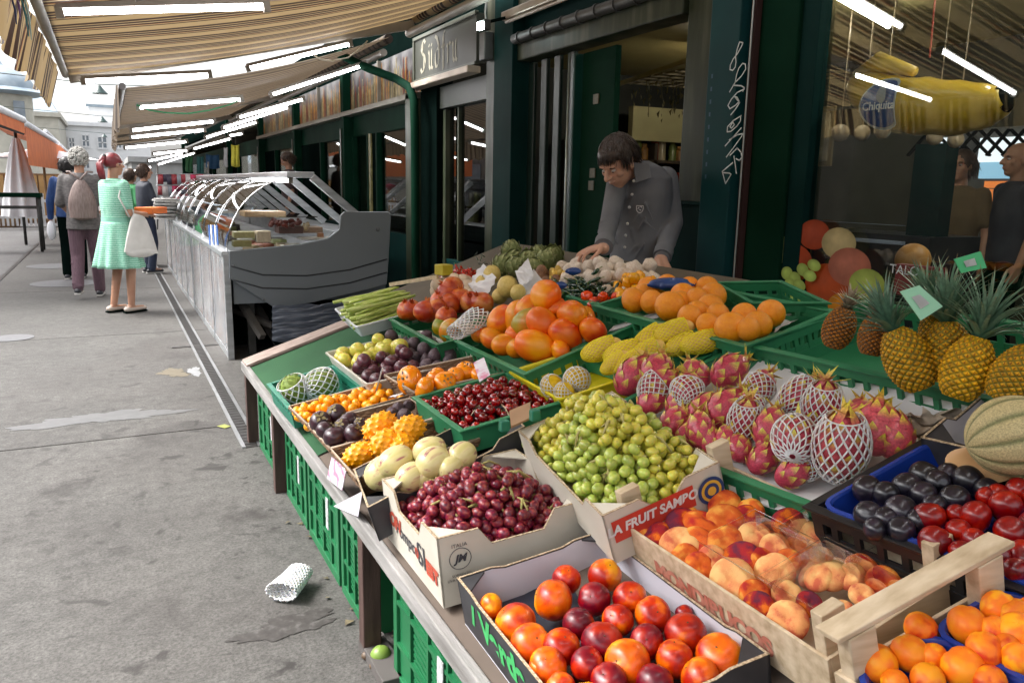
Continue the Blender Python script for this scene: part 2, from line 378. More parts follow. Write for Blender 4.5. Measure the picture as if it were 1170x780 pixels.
# pillar with graffiti
m=MB(); fb(m,2.99,3.20,0,3.2,F-.12,F+.1); m.build('pillar',TEALB,b1,bevel=.006)
m=MB(); fb(m,3.202,3.44,1.36,3.2,F-.07,F+.1); m.build('pilaster',OLV,b1,bevel=.008)
m=MB(); fb(m,3.202,3.47,0,1.35,F-.075,F+.1); fb(m,3.20,3.475,1.345,1.365,F-.085,F-.06); m.build('pilaster_base',TEAL,b1,bevel=.004)
m=MB(); fb(m,2.955,2.988,0,3.2,F-.06,F+.02); m.build('red_strip',mat('rust strip',(.05,.022,.02),.5),b1)
m=MB(); m.tube([(F-.075,2.962,.75),(F-.075,2.962,3.2)],.004,seg=6); m.build('conduit',mat('white conduit',(.55,.6,.58),.4),b1,smooth=True)
m=MB(); fb(m,2.72,2.954,0,3.2,F-.03,F+.08); m.build('window_jamb',GRND,b1,bevel=.006)
m=MB(); fb(m,2.62,2.718,.78,2.5,F-.01,F+.06); m.build('window_frame',TEAL,b1,bevel=.003)
w1=MB(); fb(w1,-1.2,2.62,.78,2.5,F+.03,F+.036); w1.build('display_window',GL,b1,label='large plate glass window mirroring the awning')
# door opening head, rolled shutter, lamp
m=MB(); fb(m,3.45,5.35,2.31,2.44,F-.10,F+.06); m.build('shutter_box',OLV,b1,bevel=.01)
m=MB(); m.tube([(F-.13,3.45,2.455),(F-.13,5.3,2.455)],.035,seg=12); 
for k in range(9): m.tube([(F-.13,3.6+k*.2,2.455),(F-.13,3.62+k*.2,2.455)],.042,seg=12)
m.build('shutter_roll',GREYM,b1,smooth=40)
m=MB(); fb(m,3.45,5.35,2.45,2.62,F-.04,F+.06); m.build('lintel',TEAL,b1,bevel=.004)
m=MB(); fb(m,3.45,5.35,2.62,3.0,F-.10,F+.02); m.build('fascia_board',mat('olive fascia',(.045,.042,.026),.5,4),b1)
m=MB(); m.bb(F-.17,F-.11,3.3,5.45,2.60,2.66); m.build('lamp_housing',WARM,b1,bevel=.01)
m=MB(); m.tube([(F-.15,3.3,2.585),(F-.15,5.4,2.585)],.012,seg=8); m.build('lamp_tube',mat('unlit tube',(.55,.45,.36),.3),b1,smooth=True)
# accordion shutters folded at the left
m=MB()
for k in range(7):
    y=5.28-k*.092; x=F-.02+(.05 if k%2 else 0); m.bb(x,x+.03,y-.082,y,.05,2.30)
m.build('folding_shutter',mat('shutter green',[(0,(.004,.014,.011)),(1,(.010,.026,.019))],.4,4),b1,bevel=.006)
m=MB(); m.tube([(F-.05,4.655,.05),(F-.05,4.655,2.28)],.009,seg=6); m.build('pipe',mat('pale pipe',(.3,.33,.31),.3,metal=.5),b1,smooth=True)
m=MB(); fb(m,4.62,4.66,.05,2.28,F-.03,F+.05); m.build('shutter_edge',mat('bright teal',(.004,.045,.032),.35),b1,bevel=.004)
dl=MB(); dl.bb(F+.02,F+.06,4.22,4.60,.05,2.28); dr=dl.build('door',GRND,b1,bevel=.004)
m=MB(); 
for (y,z) in ((4.42,1.98),(4.43,1.52),(4.44,1.44)):
    m=MB(); m.bb(F+.012,F+.019,y-.03,y+.03,z-.03,z+.03); m.build('sticker',mat('old sticker',[(0,(.05,.055,.03)),(1,(.13,.11,.06))],.5,40),dr)
# column B
m=MB(); fb(m,5.62,5.80,0,3.2,F-.12,F+.06); m.build('column',OLV,b1,bevel=.01)
m=MB(); fb(m,5.31,5.618,0,3.2,F-.14,F+.06); m.build('column_cladding',TEAL,b1,bevel=.006)
m=MB(); m.bb(F-.2,F-.125,5.66,5.76,2.36,2.56); m.build('junction_box',GREYM,b1,bevel=.006)
m=MB(); m.tube([(F-.16,5.71,2.56),(F-.17,5.72,2.7),(F-.15,5.7,2.95)],.008,seg=6); m.build('cable',mat('pale cable',(.5,.5,.47),.5),b1,smooth=True)
# interior of the near shop
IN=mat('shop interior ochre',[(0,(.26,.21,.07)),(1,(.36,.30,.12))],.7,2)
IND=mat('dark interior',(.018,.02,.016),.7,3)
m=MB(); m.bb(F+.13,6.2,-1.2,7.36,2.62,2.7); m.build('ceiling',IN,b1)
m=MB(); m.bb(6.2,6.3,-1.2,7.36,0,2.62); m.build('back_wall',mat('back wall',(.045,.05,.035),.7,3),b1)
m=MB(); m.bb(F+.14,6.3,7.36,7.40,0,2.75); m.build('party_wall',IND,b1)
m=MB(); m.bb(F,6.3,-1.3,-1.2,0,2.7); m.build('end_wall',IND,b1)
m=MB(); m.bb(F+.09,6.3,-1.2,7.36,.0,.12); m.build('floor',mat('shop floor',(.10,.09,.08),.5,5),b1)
# interior furniture
yv=onX(790,140,4.2).y
q0=onY(722,160,6.9); q1=onY(802,127,6.9); m=MB(); m.bb(q0.x,6.2,6.9,6.98,q0.z,q1.z); m.build('bulkhead',mat('pale bulkhead',(.36,.33,.17),.7,3),b1)
r=thing('shelf_rack','dark tall shelf rack filled with small jars inside the shop','shelf',(5.2,7.1,.12))
m=MB()
for z in (.5,.95,1.35,1.7): m.bb(4.2,6.15,6.95,7.3,z,z+.03)
for y in (4.2,5.2,6.13): m.bb(y-.02,y+.02,6.95,7.3,.12,1.9)
m.build('shelf',mat('dark wood shelf',(.05,.035,.02),.6,8),r)
jm=[mat('jar %d'%i,c,.25,10,coat=.3) for i,c in enumerate(((.25,.12,.03),(.12,.15,.04),(.3,.25,.15),(.2,.03,.02)))]
for zi,z in enumerate((.53,.98,1.38,1.73)):
    for k in range(16):
        y=4.3+k*.115+R_.uniform(-.02,.02); mm=MB(); h=R_.uniform(.14,.28); mm.tube([(y,7.02,z),(y,7.02,z+h*.7),(y,7.02,z+h*.8),(y,7.02,z+h)],[.045,.045,.03,.03],seg=10); mm.build('jar',jm[(k*7+zi)%4],smooth=40,label='small glass jar on the dark shelf rack inside the shop',cat='jar',group='jars on the shop shelf rack')
# gold trellis with vines
r=thing('vine_trellis','golden trellis with hanging dried vines under the shop ceiling','trellis',(4.2,4.0,2.1))
m=MB(); gy=mat('gold lath',(.42,.30,.07),.4,8)
p0=onX(705,97,3.6); p1=onX(800,70,3.6); 
m.beam((3.6,p0.y,p0.z),(3.6,p1.y-.3,p1.z+.06),.02,.03); 
m.build('rail',gy,r)
m=MB()
for k in range(10):
    y=p1.y-.3+(p0.y-p1.y+.3)*k/9; z=p0.z+.02; m.beam((3.6,y,z),(4.8,y+.1,z+.03),.012,.012)
for k in range(9): x=3.65+k*.14; m.beam((x,p1.y-.3,p0.z+.03),(x,p0.y+.1,p0.z+.03),.012,.012)
m.build('lattice',mat('brown lath',(.14,.11,.05),.6,8),r)
m=MB()
rr=random.Random(5)
for k in range(260):
    x=3.6+rr.random()*1.1; y=p1.y-.3+(p0.y-p1.y+.35)*rr.random(); z=p0.z-.01-rr.random()**2*.22
    l=rr.uniform(.03,.06); a=rr.uniform(0,6.28); 
    m.poly([(x,y,z),(x+l*.4*math.cos(a),y+l*.4*math.sin(a),z-l*.4),(x+.2*l*math.cos(a+.5),y,z-l)])
    if k%6==0: m.tube([(x,y,p0.z+.02),(x+.01,y,z-.04)],.003,seg=4)
m.build('dried_vine',mat('dry leaf',[(0,(.05,.045,.015)),(1,(.16,.13,.04))],.7,30),r)
# goods & fittings seen through the display window
def quadbox(name,px0,px1,py0,py1,X,th,mt,label,cat,bevel=.003,parent=None):
    a=onX(px0,py0,X); b=onX(px1,py1,X); mm=MB(); mm.bb(X,X+th,a.y,b.y,a.z,b.z); return mm.build(name,mt,parent,bevel=bevel,label=label,cat=cat)
pf=thing('picture_frame','pale framed certificate hanging inside the shop behind the window','picture',tuple(onX(928,160,4.6)))
quadbox('frame',912,948,125,190,4.6,.02,mat('gold frame',(.2,.15,.06),.4,8),None,None,parent=pf)
quadbox('print',917,943,131,184,4.58,.018,mat('old print',[(0,(.14,.12,.07)),(1,(.3,.26,.17))],.5,14),None,None,parent=pf)
cn=thing('refrigerated_counter','dark counter with pale shelf edges inside the shop behind the window','counter',tuple(onX(960,290,4.3)-Vector((0,0,.6))))
quadbox('counter_body',930,1045,262,420,4.5,.5,mat('dark counter',(.02,.025,.03),.3,5),None,None,parent=cn)
for z0,z1 in ((252,258),(272,276)): quadbox('shelf_edge',930,1030,z0,z1,4.44,.04,mat('pale shelf edge',(.35,.42,.55),.25,5),None,None,parent=cn)
for k,(px,py,rp) in enumerate(((960,152,10),(985,152,9),(1008,150,9),(1068,157,9),(1092,160,9))):
    c=onX(px,py,4.2); mm=MB(); mm.ell(c,rp*depth(c)/FPX); mm.tube([c,(c.x,c.y,2.62)],.004,seg=5)
    mm.build('globe_lamp',mat('globe',(.45,.36,.24),.25,6),smooth=True,label='unlit pale globe lamp hanging in a row inside the shop',cat='lamp',group='globe lamps behind the window')
# interior post and bright rear window with view
quadbox('interior_post',1046,1062,165,330,4.6,.12,TEAL,'dark green post standing inside the shop','post')
rw=thing('rear_window','bright rear shop window showing pale blue and orange awnings outside','window',tuple(onX(1120,240,6.0)))
quadbox('frame',1062,1260,150,300,6.12,.04,mat('rear frame',(.12,.12,.11),.5),None,None,parent=rw)
vm=[emat('view white',(.75,.8,.85),.55),emat('view blue',(.25,.45,.6),.45),emat('view orange',(.7,.2,.05),.4),emat('view grey',(.3,.33,.36),.4)]
for nm,a in (('pane',(1068,1080,158,260,0)),('pane',(1120,1250,158,183,0)),('pane',(1120,1250,185,204,1)),('pane',(1125,1250,207,216,2)),('pane',(1128,1136,216,240,2)),('pane',(1138,1250,216,245,3))):
    quadbox(nm,a[0],a[1],a[2],a[3],6.06+.003*a[4],.01,vm[a[4]],None,None,parent=rw,bevel=0)
m=MB(); c0=onX(1062,150,6.0)
for k in range(7):
    p=onX(1065+k*18,148,6.0); q=onX(1065+k*18+30,178,6.0); q2=onX(1065+k*18-26,178,6.0); m.beam(p,q,.015,.03,(1,0,0)); m.beam(p+Vector((-.02,0,0)),q2+Vector((-.02,0,0)),.015,.03,(1,0,0))
m.build('lattice',BLK,rw)
# fruit poster/sticker on glass, bottom of window (flat print)
def disc(m,px,py,rp,X,sx=1,ang=0,col=(1,0,0)):
    c=onX(px,py,X); r=rp*depth(c)/FPX; m.col=col; pts=[]; n=22; ca,sa=math.cos(ang),math.sin(ang); ii=[]
    for k in range(n):
        a=2*PI*k/n; y=r*math.cos(a)*sx; z=r*math.sin(a); ii.append(m.av((X,c.y-(y*ca-z*sa)*1.35,c.z+(y*sa+z*ca))))
    ctr=m.av((X,c.y+r*.3,c.z+r*.25),tuple(min(1,q*1.5+.04) for q in col))
    for k in range(n): m.af([ctr,ii[(k+1)%n],ii[k]])
dec=thing('window_sticker','faded printed fruit picture stuck along the bottom of the shop window','sticker',tuple(onX(935,300,F)))
fr=[(930,268,17,(.32,.07,.04)),(958,278,18,(.42,.36,.2)),(905,300,22,(.30,.06,.03)),(888,330,24,(.32,.08,.03)),(945,325,24,(.33,.07,.03)),(970,305,22,(.36,.14,.1)),(890,285,16,(.22,.26,.12)),(990,325,18,(.3,.38,.1)),(925,352,19,(.36,.1,.05)),(962,350,15,(.5,.22,.05)),(870,330,12,(.12,.2,.08))]
X=F-.004
mm=MB()
for i,(a,b_,c_,k) in enumerate(fr): disc(mm,a,b_,c_,X-.0008*i,1.0,.3*i,k)
for i,(a,b_) in enumerate(((899,312),(908,318),(917,308),(903,325),(913,326),(930,303),(925,315),(896,338),(908,340))): disc(mm,a,b_,7.5,X-.012-.0006*i,.85,.2*i,(.32,.42,.12))
mm.build('printed_fruit',cmat('print colours',.5,14,.2,rand=False),dec)
# yellow round melon & jar inside window
c=onX(1043,297,3.0); mm=MB(); mm.ell(c,19*depth(c)/FPX,nu=20,nv=14); mm.build('pumpkin',mat('pumpkin orange',(.42,.2,.04),.5,6),smooth=True,label='round orange pumpkin on the sill inside the shop window',cat='pumpkin')
sb=thing('display_carton','small red and green carton with white letters behind the pineapples','carton',tuple(onX(1050,315,2.72)-Vector((0,0,.1))))
a=onX(1024,301,2.72); b_=onX(1072,318,2.72); mm=MB(); mm.bb(2.72,2.76,a.y,b_.y,a.z-.12,a.z); mm.build('box',mat('carton red',(.16,.02,.02),.5,9),sb,bevel=.002)
mm=MB(); a2=onX(1043,301,2.717); mm.bb(2.716,2.719,a2.y,b_.y,a.z-.05,a.z-.012); mm.build('green_label',mat('carton green',(.06,.14,.05),.5),sb)
# strip of balloon banana hanging behind the glass
def banana():
    X=3.05; pts=[];rad=[]
    P=[(979,92,13),(988,101,24),(1003,110,30),(1025,118,34),(1055,122,37),(1090,124,36),(1120,122,31),(1138,118,24),(1150,112,15)]
    for (px,py,rp) in P:
        c=onX(px,py,X); pts.append(c); rad.append(rp*depth(c)/FPX)
    r=thing('inflatable_banana','big yellow inflatable banana with a blue oval label hanging inside the window','balloon',tuple(pts[4]))
    m=MB(); 
    # smooth the path
    pp=[];r2=[]
    for i in range(len(pts)-1):
        for k in range(4):
            t=k/4; pp.append(pts[i].lerp(pts[i+1],t)); r2.append((rad[i]*(1-t)+rad[i+1]*t)*(1+.03*math.sin((i*4+k)*1.3)))
    pp.append(pts[-1]); r2.append(rad[-1]); m.tube(pp,r2,seg=20,flat=.85); m.build('body',mat('banana vinyl',[(0,(.50,.33,.02)),(1,(.68,.47,.04))],.3,6,coat=.4),r,smooth=True)
    m=MB(); m.tube([pts[-2].lerp(pts[-1],.7),pts[-1]+(pts[-1]-pts[-2])*.12],[rad[-1]*1.1,rad[-1]*.85],seg=16); m.build('black_tip',BLK,r,smooth=True)
    m=MB(); q=onX(985,98,X); m.tube([q+Vector((0,.05,.03)),q+Vector((0,-.08,.09)),q+Vector((0,-.26,.03))],[.03,.045,.02],seg=12); m.build('top_fin',mat('banana vinyl light',(.66,.46,.05),.3),r,smooth=True)
    # blue label, curved in front of body
    def lab(px,py,rp,off,mt,nm,par,sq=1.0):
        c=onX(px,py,X); R0=42*depth(c)/FPX; mm=MB(); r0=rp*depth(c)/FPX; n=28; ii=[]
        xs=[]
        for k in range(n):
            a=2*PI*k/n; dy=r0*math.cos(a)*1.15*sq; dz=r0*math.sin(a)*1.05
            if dy<-r0*.62: dy=-r0*.62+.0*dz      # straight right side
            dx=-math.sqrt(max(R0*R0-(dz*.95)**2,0))*.9-off
            xs.append((X+dx,c.y+dy,c.z+dz))
        ce=mm.av((X-R0*.93-off,c.y+.0,c.z)); jj=[]
        for s_ in (.5,1):
            jj.append([mm.av((X-math.sqrt(max(R0*R0-((p[2]-c.z)*s_)**2,0))*.93-off,c.y+(p[1]-c.y)*s_,c.z+(p[2]-c.z)*s_)) for p in xs])
        for k in range(n):
            mm.af([ce,jj[0][k],jj[0][(k+1)%n]]); mm.af([jj[0][k],jj[1][k],jj[1][(k+1)%n],jj[0][(k+1)%n]])
        return mm.build(nm,mt,par,smooth=True)
    l0=lab(1035,121,27,.004,mat('label rim',(.5,.6,.65),.4),'label_rim',r)
    lab(1035,121,24.5,.008,mat('label blue',[(0,(.01,.06,.22)),(1,(.015,.10,.32))],.35,5),'label',r)
    lab(1036,111,9,.013,mat('label figure',(.25,.33,.4),.4,30),'label_emblem',r,.6)
    m=MB(); m.tube([onX(1062,66,X),onX(1068,0,X)],.004,seg=5); m.build('cord',mat('red cord',(.4,.05,.03),.5),r)
    return r,X
BAN,BX=banana()
r=thing('tube_lamp','lit tube lamp hanging above the vine trellis inside the shop','lamp',(4.8,5.3,2.4))
m=MB(); m.tube([(4.3,5.3,2.45),(5.3,5.3,2.45)],.014,seg=8); m.build('tube',emat('shop tube glow',(1,.90,.70),26),r,smooth=True); m=MB(); m.bb(4.28,5.32,5.27,5.33,2.465,2.49); m.build('batten',WARM,r)

r=thing('tube_lamp','lit tube lamp inside the shop behind the top of the display window','lamp',(4.2,3.55,2.45)); p0=onz(958,-3,2.5); p1=onz(1015,30,2.5)
m=MB(); m.tube([p0,p1],.016,seg=8); m.build('tube',emat('added tube glow white',(1,.96,.88),16),r,smooth=True); m=MB(); m.beam(p0+Vector((0,0,1))*.04,p1+Vector((0,0,1))*.04,.05,.03); m.build('batten',WARM,r)  # added lamp in place of an awning tube mirrored in the glass
r=thing('tube_lamp','added tube lamp hidden by the window head, lighting the banana and shop goods','lamp',(3.6,1.4,2.5)); m=MB(); m.tube([(3.5,.9,2.55),(3.5,2.1,2.55)],.014,seg=8); m.build('tube',_M.get('x') or emat('added tube glow near',(1,.95,.85),60),r,smooth=True)  # unseen lamp added to brighten the banana and the shop interior
m=MB(); m.bb(3.47,3.53,.88,2.12,2.568,2.59); m.build('batten',WARM,r)
def text_on(name,body,o,right,up,size,mt,parent=None,bold=0,shear=0,center=True,**k):
    cu=bpy.data.curves.new('t','FONT'); cu.body=body; cu.size=size; cu.offset=bold; cu.shear=shear; cu.extrude=0
    if center: cu.align_x='CENTER'; cu.align_y='CENTER'
    ob=bpy.data.objects.new('t',cu); me=bpy.data.meshes.new_from_object(ob); right=Vector(right).normalized(); up=Vector(up).normalized(); nrm=right.cross(up)
    m=MB(); ix=[m.av(Vector(o)+right*v.co.x+up*v.co.y) for v in me.vertices]
    for p in me.polygons: m.af(p.vertices)
    bpy.data.objects.remove(ob); bpy.data.meshes.remove(me)
    return m.build(name,mt,parent,**k)
text_on('lettering','Chiquita',onX(1034,124,BX)+Vector((-42*.93*depth(onX(1037,125,BX))/FPX-.022,0,0)),(0,-1,0),(0,0,1),.046,mat('letter white',(.62,.68,.74),.4),BAN,bold=.001)
lw=mat('letter white')if False else _M['letter white']
a=onX(1033,309,2.712); text_on('lettering','TALO',Vector((2.712,a.y,a.z)),(0,-1,0),(0,0,1),.05,lw,sb)
a=onX(1062,312,2.712); text_on('lettering','rvisco',Vector((2.712,a.y,a.z-.005)),(0,-1,0),(0,0,1),.034,mat('letter red',(.3,.03,.02),.5),sb)
# graffiti on the pillar (white marker), traced as pen strokes on the pillar's street face
G=[[(152,35),(168,40),(160,60),(140,95),(120,120),(106,150),(104,172),(118,176),(130,160),(134,135),(132,110),(140,70),(152,35)],
[(102,283),(130,235),(160,205),(182,170),(180,145),(166,142),(148,165),(136,200),(130,235)],
[(120,250),(160,252),(175,262),(168,280)],[(176,268),(140,285),(110,320),(94,350),(104,366),(130,350),(150,330),(140,310),(128,306),(140,322),(152,335),(130,370),(108,396)],
[(160,400),(120,425),(92,455),(90,480),(108,478),(140,450),(156,425),(158,400)],[(120,430),(104,455),(112,462),(126,445),(118,432)],
[(80,550),(120,505),(150,472),(160,460)],[(100,520),(140,495),(168,488),(160,505),(120,560),(86,605)],
[(104,596),(140,560),(158,580),(164,605),(150,622),(134,612)],[(124,600),(130,640),(136,686)],
[(118,632),(66,676),(82,736),(110,690),(100,684),(72,682)]]
g=MB(); gp=[]
for pth in G:
    q=[]
    for (x,y) in pth:
        p=onX(810+x/4.333,40+y/4.333,F-.1235); q.append(Vector((p.y,p.z)))
    gp.append(q)
g.strokes(lambda y,z:Vector((F-.1235,y,z)),gp,.006); g.build('graffiti',mat('white marker',(.62,.68,.68),.5),b1)
m=MB(); 
for k in range(9): 
    y=3.155; z=1.98-k*.06; m.poly([(F-.123,y,z),(F-.123,y+.012,z),(F-.123,y+.012,z-.02),(F-.123,y,z-.02)])
m.build('faint_tag',mat('blue marker',(.02,.07,.12),.5),b1)
# ------------------------------------------------------------------ second shop bay with the old sign
b2=thing('market_shop','narrow dark shop bay with old grey lettered sign board above its glass door','shop',(4.2,6.7,0))
m=MB(); fb(m,7.0,7.42,0,3.2,F-.06,F+.1); m.build('door_surround',BLK,b2,bevel=.005)
m=MB(); fb(m,5.985,7.0,2.11,2.30,F-.03,F+.06); m.build('lintel',mat('grey green',(.03,.036,.027),.45,5),b2,bevel=.004)
m=MB(); fb(m,5.985,7.42,2.75,3.25,F+.02,F+.12); m.build('fascia',BLK,b2)
m=MB(); fb(m,5.985,6.95,.75,2.11,F+.03,F+.036); m.build('door_glass',GLD,b2)
m=MB(); fb(m,5.985,7.0,.02,.75,F,F+.06); m.build('door_panel',TEAL,b2,bevel=.003)
m=MB(); fb(m,6.9,6.96,.1,2.1,F-.012,F+.05); fb(m,6.62,6.65,.75,2.1,F+.0,F+.05); m.build('door_frame',OLV,b2,bevel=.003)
m=MB(); m.bb(F-.2,F-.08,5.985,7.44,2.305,2.36); m.build('lamp_housing',WARM,b2,bevel=.01)
sg=thing('sign_board','old grey sign board with pale blackletter writing above the narrow shop','sign',(F-.1,6.7,2.38))
SGM=mat('sign grey',[(0,(.035,.037,.028)),(1,(.055,.058,.045))],.5,3,bump=.05)
m=MB(); m.bb(F-.12,F-.04,5.99,7.42,2.38,2.76); m.build('panel',SGM,sg)
m=MB()
for (y0,y1,z0,z1) in ((5.99,7.43,2.745,2.775),(5.99,7.43,2.37,2.395),(7.40,7.43,2.395,2.745)): m.bb(F-.135,F-.10,y0,y1,z0,z1)
m.build('frame',mat('sign frame',(.09,.095,.07),.45,5),sg,bevel=.003)
# blackletter "Südfr": broad-nib strokes; unit box per letter, x to the reader's right
NIB=Vector((.11,.11))
def nib(m,path,X,y0,z0,s):
    for a,b in zip(path[:-1],path[1:]):
        a=Vector(a);b=Vector(b); q=[a-NIB/2,a+NIB/2,b+NIB/2,b-NIB/2]
        P=[m.av((X,y0-p.x*s,z0+p.y*s)) for p in q]; m.af(P)
        m.af(P[::-1])
BL={'S':[[(.62,1.15),(.45,1.28),(.2,1.18),(.12,.95),(.3,.75),(.55,.6),(.62,.35),(.45,.08),(.2,.0),(.05,.15)],[(.3,1.2),(.3,.75)],[(.45,.65),(.42,.1)]],
'u':[[(.1,.75),(.18,.65),(.18,.15),(.32,.02),(.45,.15)],[(.45,.8),(.45,.1),(.58,.02)]],
'dots':[[(.15,1.0),(.2,.95)],[(.42,1.0),(.47,.95)]],
'd':[[(.1,1.25),(.3,1.15),(.52,.8),(.55,.3),(.4,.05),(.2,.05),(.12,.25),(.14,.6),(.35,.75),(.52,.7)]],
'f':[[(.42,1.28),(.28,1.25),(.22,1.1),(.22,-.15)],[(.05,.75),(.38,.75)]],
'r':[[(.1,.75),(.2,.65),(.2,.05)],[(.2,.65),(.38,.8),(.48,.7)]]}
m=MB(); ycur=7.25; s=.215
for ch,wd in (('S',.78),('u',.66),('d',.66),('f',.44),('r',.5),('u',.66)):
    for p in BL[ch]: nib(m,p,F-.124,ycur,2.445,s)
    if ch=='u' and ycur>6.9:
        for p in BL['dots']: nib(m,p,F-.124,ycur,2.445,s)
    ycur-=wd*s*1.15
m.build('lettering',mat('aged lettering',(.36,.34,.26),.6,8),sg)
# small clear bulb/LED lamp lit under the fascia
p=onX(549,30,2.45); led=thing('spot_lamp','small lit cold white spot lamp beside the grey sign board','lamp',tuple(p))
m=MB(); m.box(p,(.03,.05,.05)); m.build('diffuser',emat('led',(.8,1,1),30),led)
m=MB(); m.box(p+Vector((.04,0,.01)),(.05,.07,.07)); m.build('housing',GREYM,led,bevel=.004)
m=MB(); m.beam(p+Vector((.05,0,.03)),(F,p.y-.05,p.z+.12),.02,.02); m.build('bracket',BLK,led)
# ------------------------------------------------------------------ further bays with backlit-look bottle prints above
def bay(y0,y1,label,win,pr,seed,col=True):
    r=thing('market_shop',label,'shop',(4.2,(y0+y1)/2,0)); rr=random.Random(seed)
    m=MB(); fb(m,y0,y1,2.0,2.29,F+.0,F+.1); m.build('fascia',GRND,r)
    m=MB(); fb(m,y0,y1,2.75,3.3,F+.0,F+.1); m.build('upper_fascia',BLK,r)
    m=MB(); fb(m,y0,y1,0,.9,F,F+.1); m.build('parapet',TEAL,r)
    if pr:
        pm=mat('bottle print %d'%seed,[(0,(.03,.028,.03)),(.5,(.09,.085,.09)),(1,(.22,.21,.20))],.4,4,contrast=1.3,detail=4)
        m=MB(); fb(m,y0+.05,y1-.05,2.29,2.75,F-.02,F); m.build('printed_panel',pm,r)
        m=MB(); m.bb(F-.14,F-.02,y0,y1,2.24,2.29); m.bb(F-.06,F-.02,(y0+y1)/2-.02,(y0+y1)/2+.02,2.29,2.75); m.build('cornice',mat('cornice grey',(.24,.22,.18),.35,6,metal=.3),r)
        m=MB(); tones=[mat('bottle tone %d'%q_,[(0,tuple(c*.5 for c in cc)),(1,tuple(c*1.5 for c in cc))],.35,22) for q_,cc in enumerate(((.34,.16,.025),(.16,.035,.015),(.30,.24,.12),(.06,.07,.035)))]
        for k in range(int((y1-y0)/.055)):
            y=y0+.1+k*.055+rr.uniform(-.015,.015); h=rr.uniform(.18,.42); rb=rr.uniform(.02,.032); m.mi=rr.randrange(4)
            if y>y1-.1: break
            m.poly([(F-.0225,y-rb,2.31),(F-.0225,y-rb,2.31+h*.6),(F-.0225,y-.009,2.31+h*.75),(F-.0225,y-.009,2.31+h),(F-.0225,y+.009,2.31+h),(F-.0225,y+.009,2.31+h*.75),(F-.0225,y+rb,2.31+h*.6),(F-.0225,y+rb,2.31)])
        m.build('bottle_print',tones,r)
    for (a,b_) in win:
        w_=MB(); fb(w_,a,b_,.9,2.0,F+.03,F+.036); w_.build('window',GL,r)
        wo=[o for o in COL.objects if o.parent==r and o.name.startswith('window')][-1]
        for y in (a,b_): m=MB(); m.bb(F-.02,F+.05,y-.03,y+.03,.9,2.0); m.build('frame',GRND,wo,bevel=.004)
    edges=[y0]+[v for a in win for v in a]+[y1]
    for i in range(0,len(edges),2):
        if edges[i+1]-edges[i]>.05: m=MB(); fb(m,edges[i],edges[i+1],.9,2.0,F-.01,F+.08); m.build('wall_panel',BLK,r)
    if col:
        m=MB(); m.bb(F-.12,F-.0,y1-.14,y1,0,3.2); m.build('column',GRND,r,bevel=.006)
        m=MB(); m.bb(F-.135,F-.122,y1-.05,y1-.0,0,2.1); m.build('column_strip',OLV,r)
    # dim interior
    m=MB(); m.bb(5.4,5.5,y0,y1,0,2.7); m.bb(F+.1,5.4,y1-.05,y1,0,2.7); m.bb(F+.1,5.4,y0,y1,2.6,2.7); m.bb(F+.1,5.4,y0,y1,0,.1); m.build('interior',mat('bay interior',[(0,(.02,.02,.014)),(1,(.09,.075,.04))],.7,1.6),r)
    return r
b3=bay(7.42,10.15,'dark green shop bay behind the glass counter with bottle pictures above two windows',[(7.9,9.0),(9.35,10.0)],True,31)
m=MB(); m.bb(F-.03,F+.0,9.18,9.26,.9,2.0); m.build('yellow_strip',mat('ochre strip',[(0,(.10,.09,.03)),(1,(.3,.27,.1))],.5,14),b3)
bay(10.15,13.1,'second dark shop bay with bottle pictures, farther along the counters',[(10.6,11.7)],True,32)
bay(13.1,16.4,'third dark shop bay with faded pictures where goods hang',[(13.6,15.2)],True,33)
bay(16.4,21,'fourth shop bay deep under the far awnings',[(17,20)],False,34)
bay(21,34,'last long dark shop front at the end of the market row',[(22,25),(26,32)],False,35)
m=MB(); m.bb(F+.6,9,-3,34,3.25,3.4); m.build('market_roof',BLK,label='flat dark roof over the whole market row',cat='roof',kind='structure')
# light column and green down pipe between bay 2 and 3
r=thing('down_pipe','bent dark green down pipe in front of the pale column','pipe',(F-.2,7.8,0))
P=[onX(387,62,2.15),onX(420,78,2.35),onX(452,90,F-.22),onX(468,100,F-.2),onX(473,115,F-.2),onX(474,150,F-.2)]
P=[P[0],P[1],P[2],P[3],P[4],P[5],Vector((F-.2,P[5].y,1.0)),Vector((F-.2,P[5].y,.02))]
m=MB(); m.tube(P,.04,seg=12); m.build('pipe',GRND,r,smooth=40)
m=MB(); m.bb(F-.14,F,7.44,7.64,0,2.3); m.build('pale_column',OLV,b3,bevel=.006)
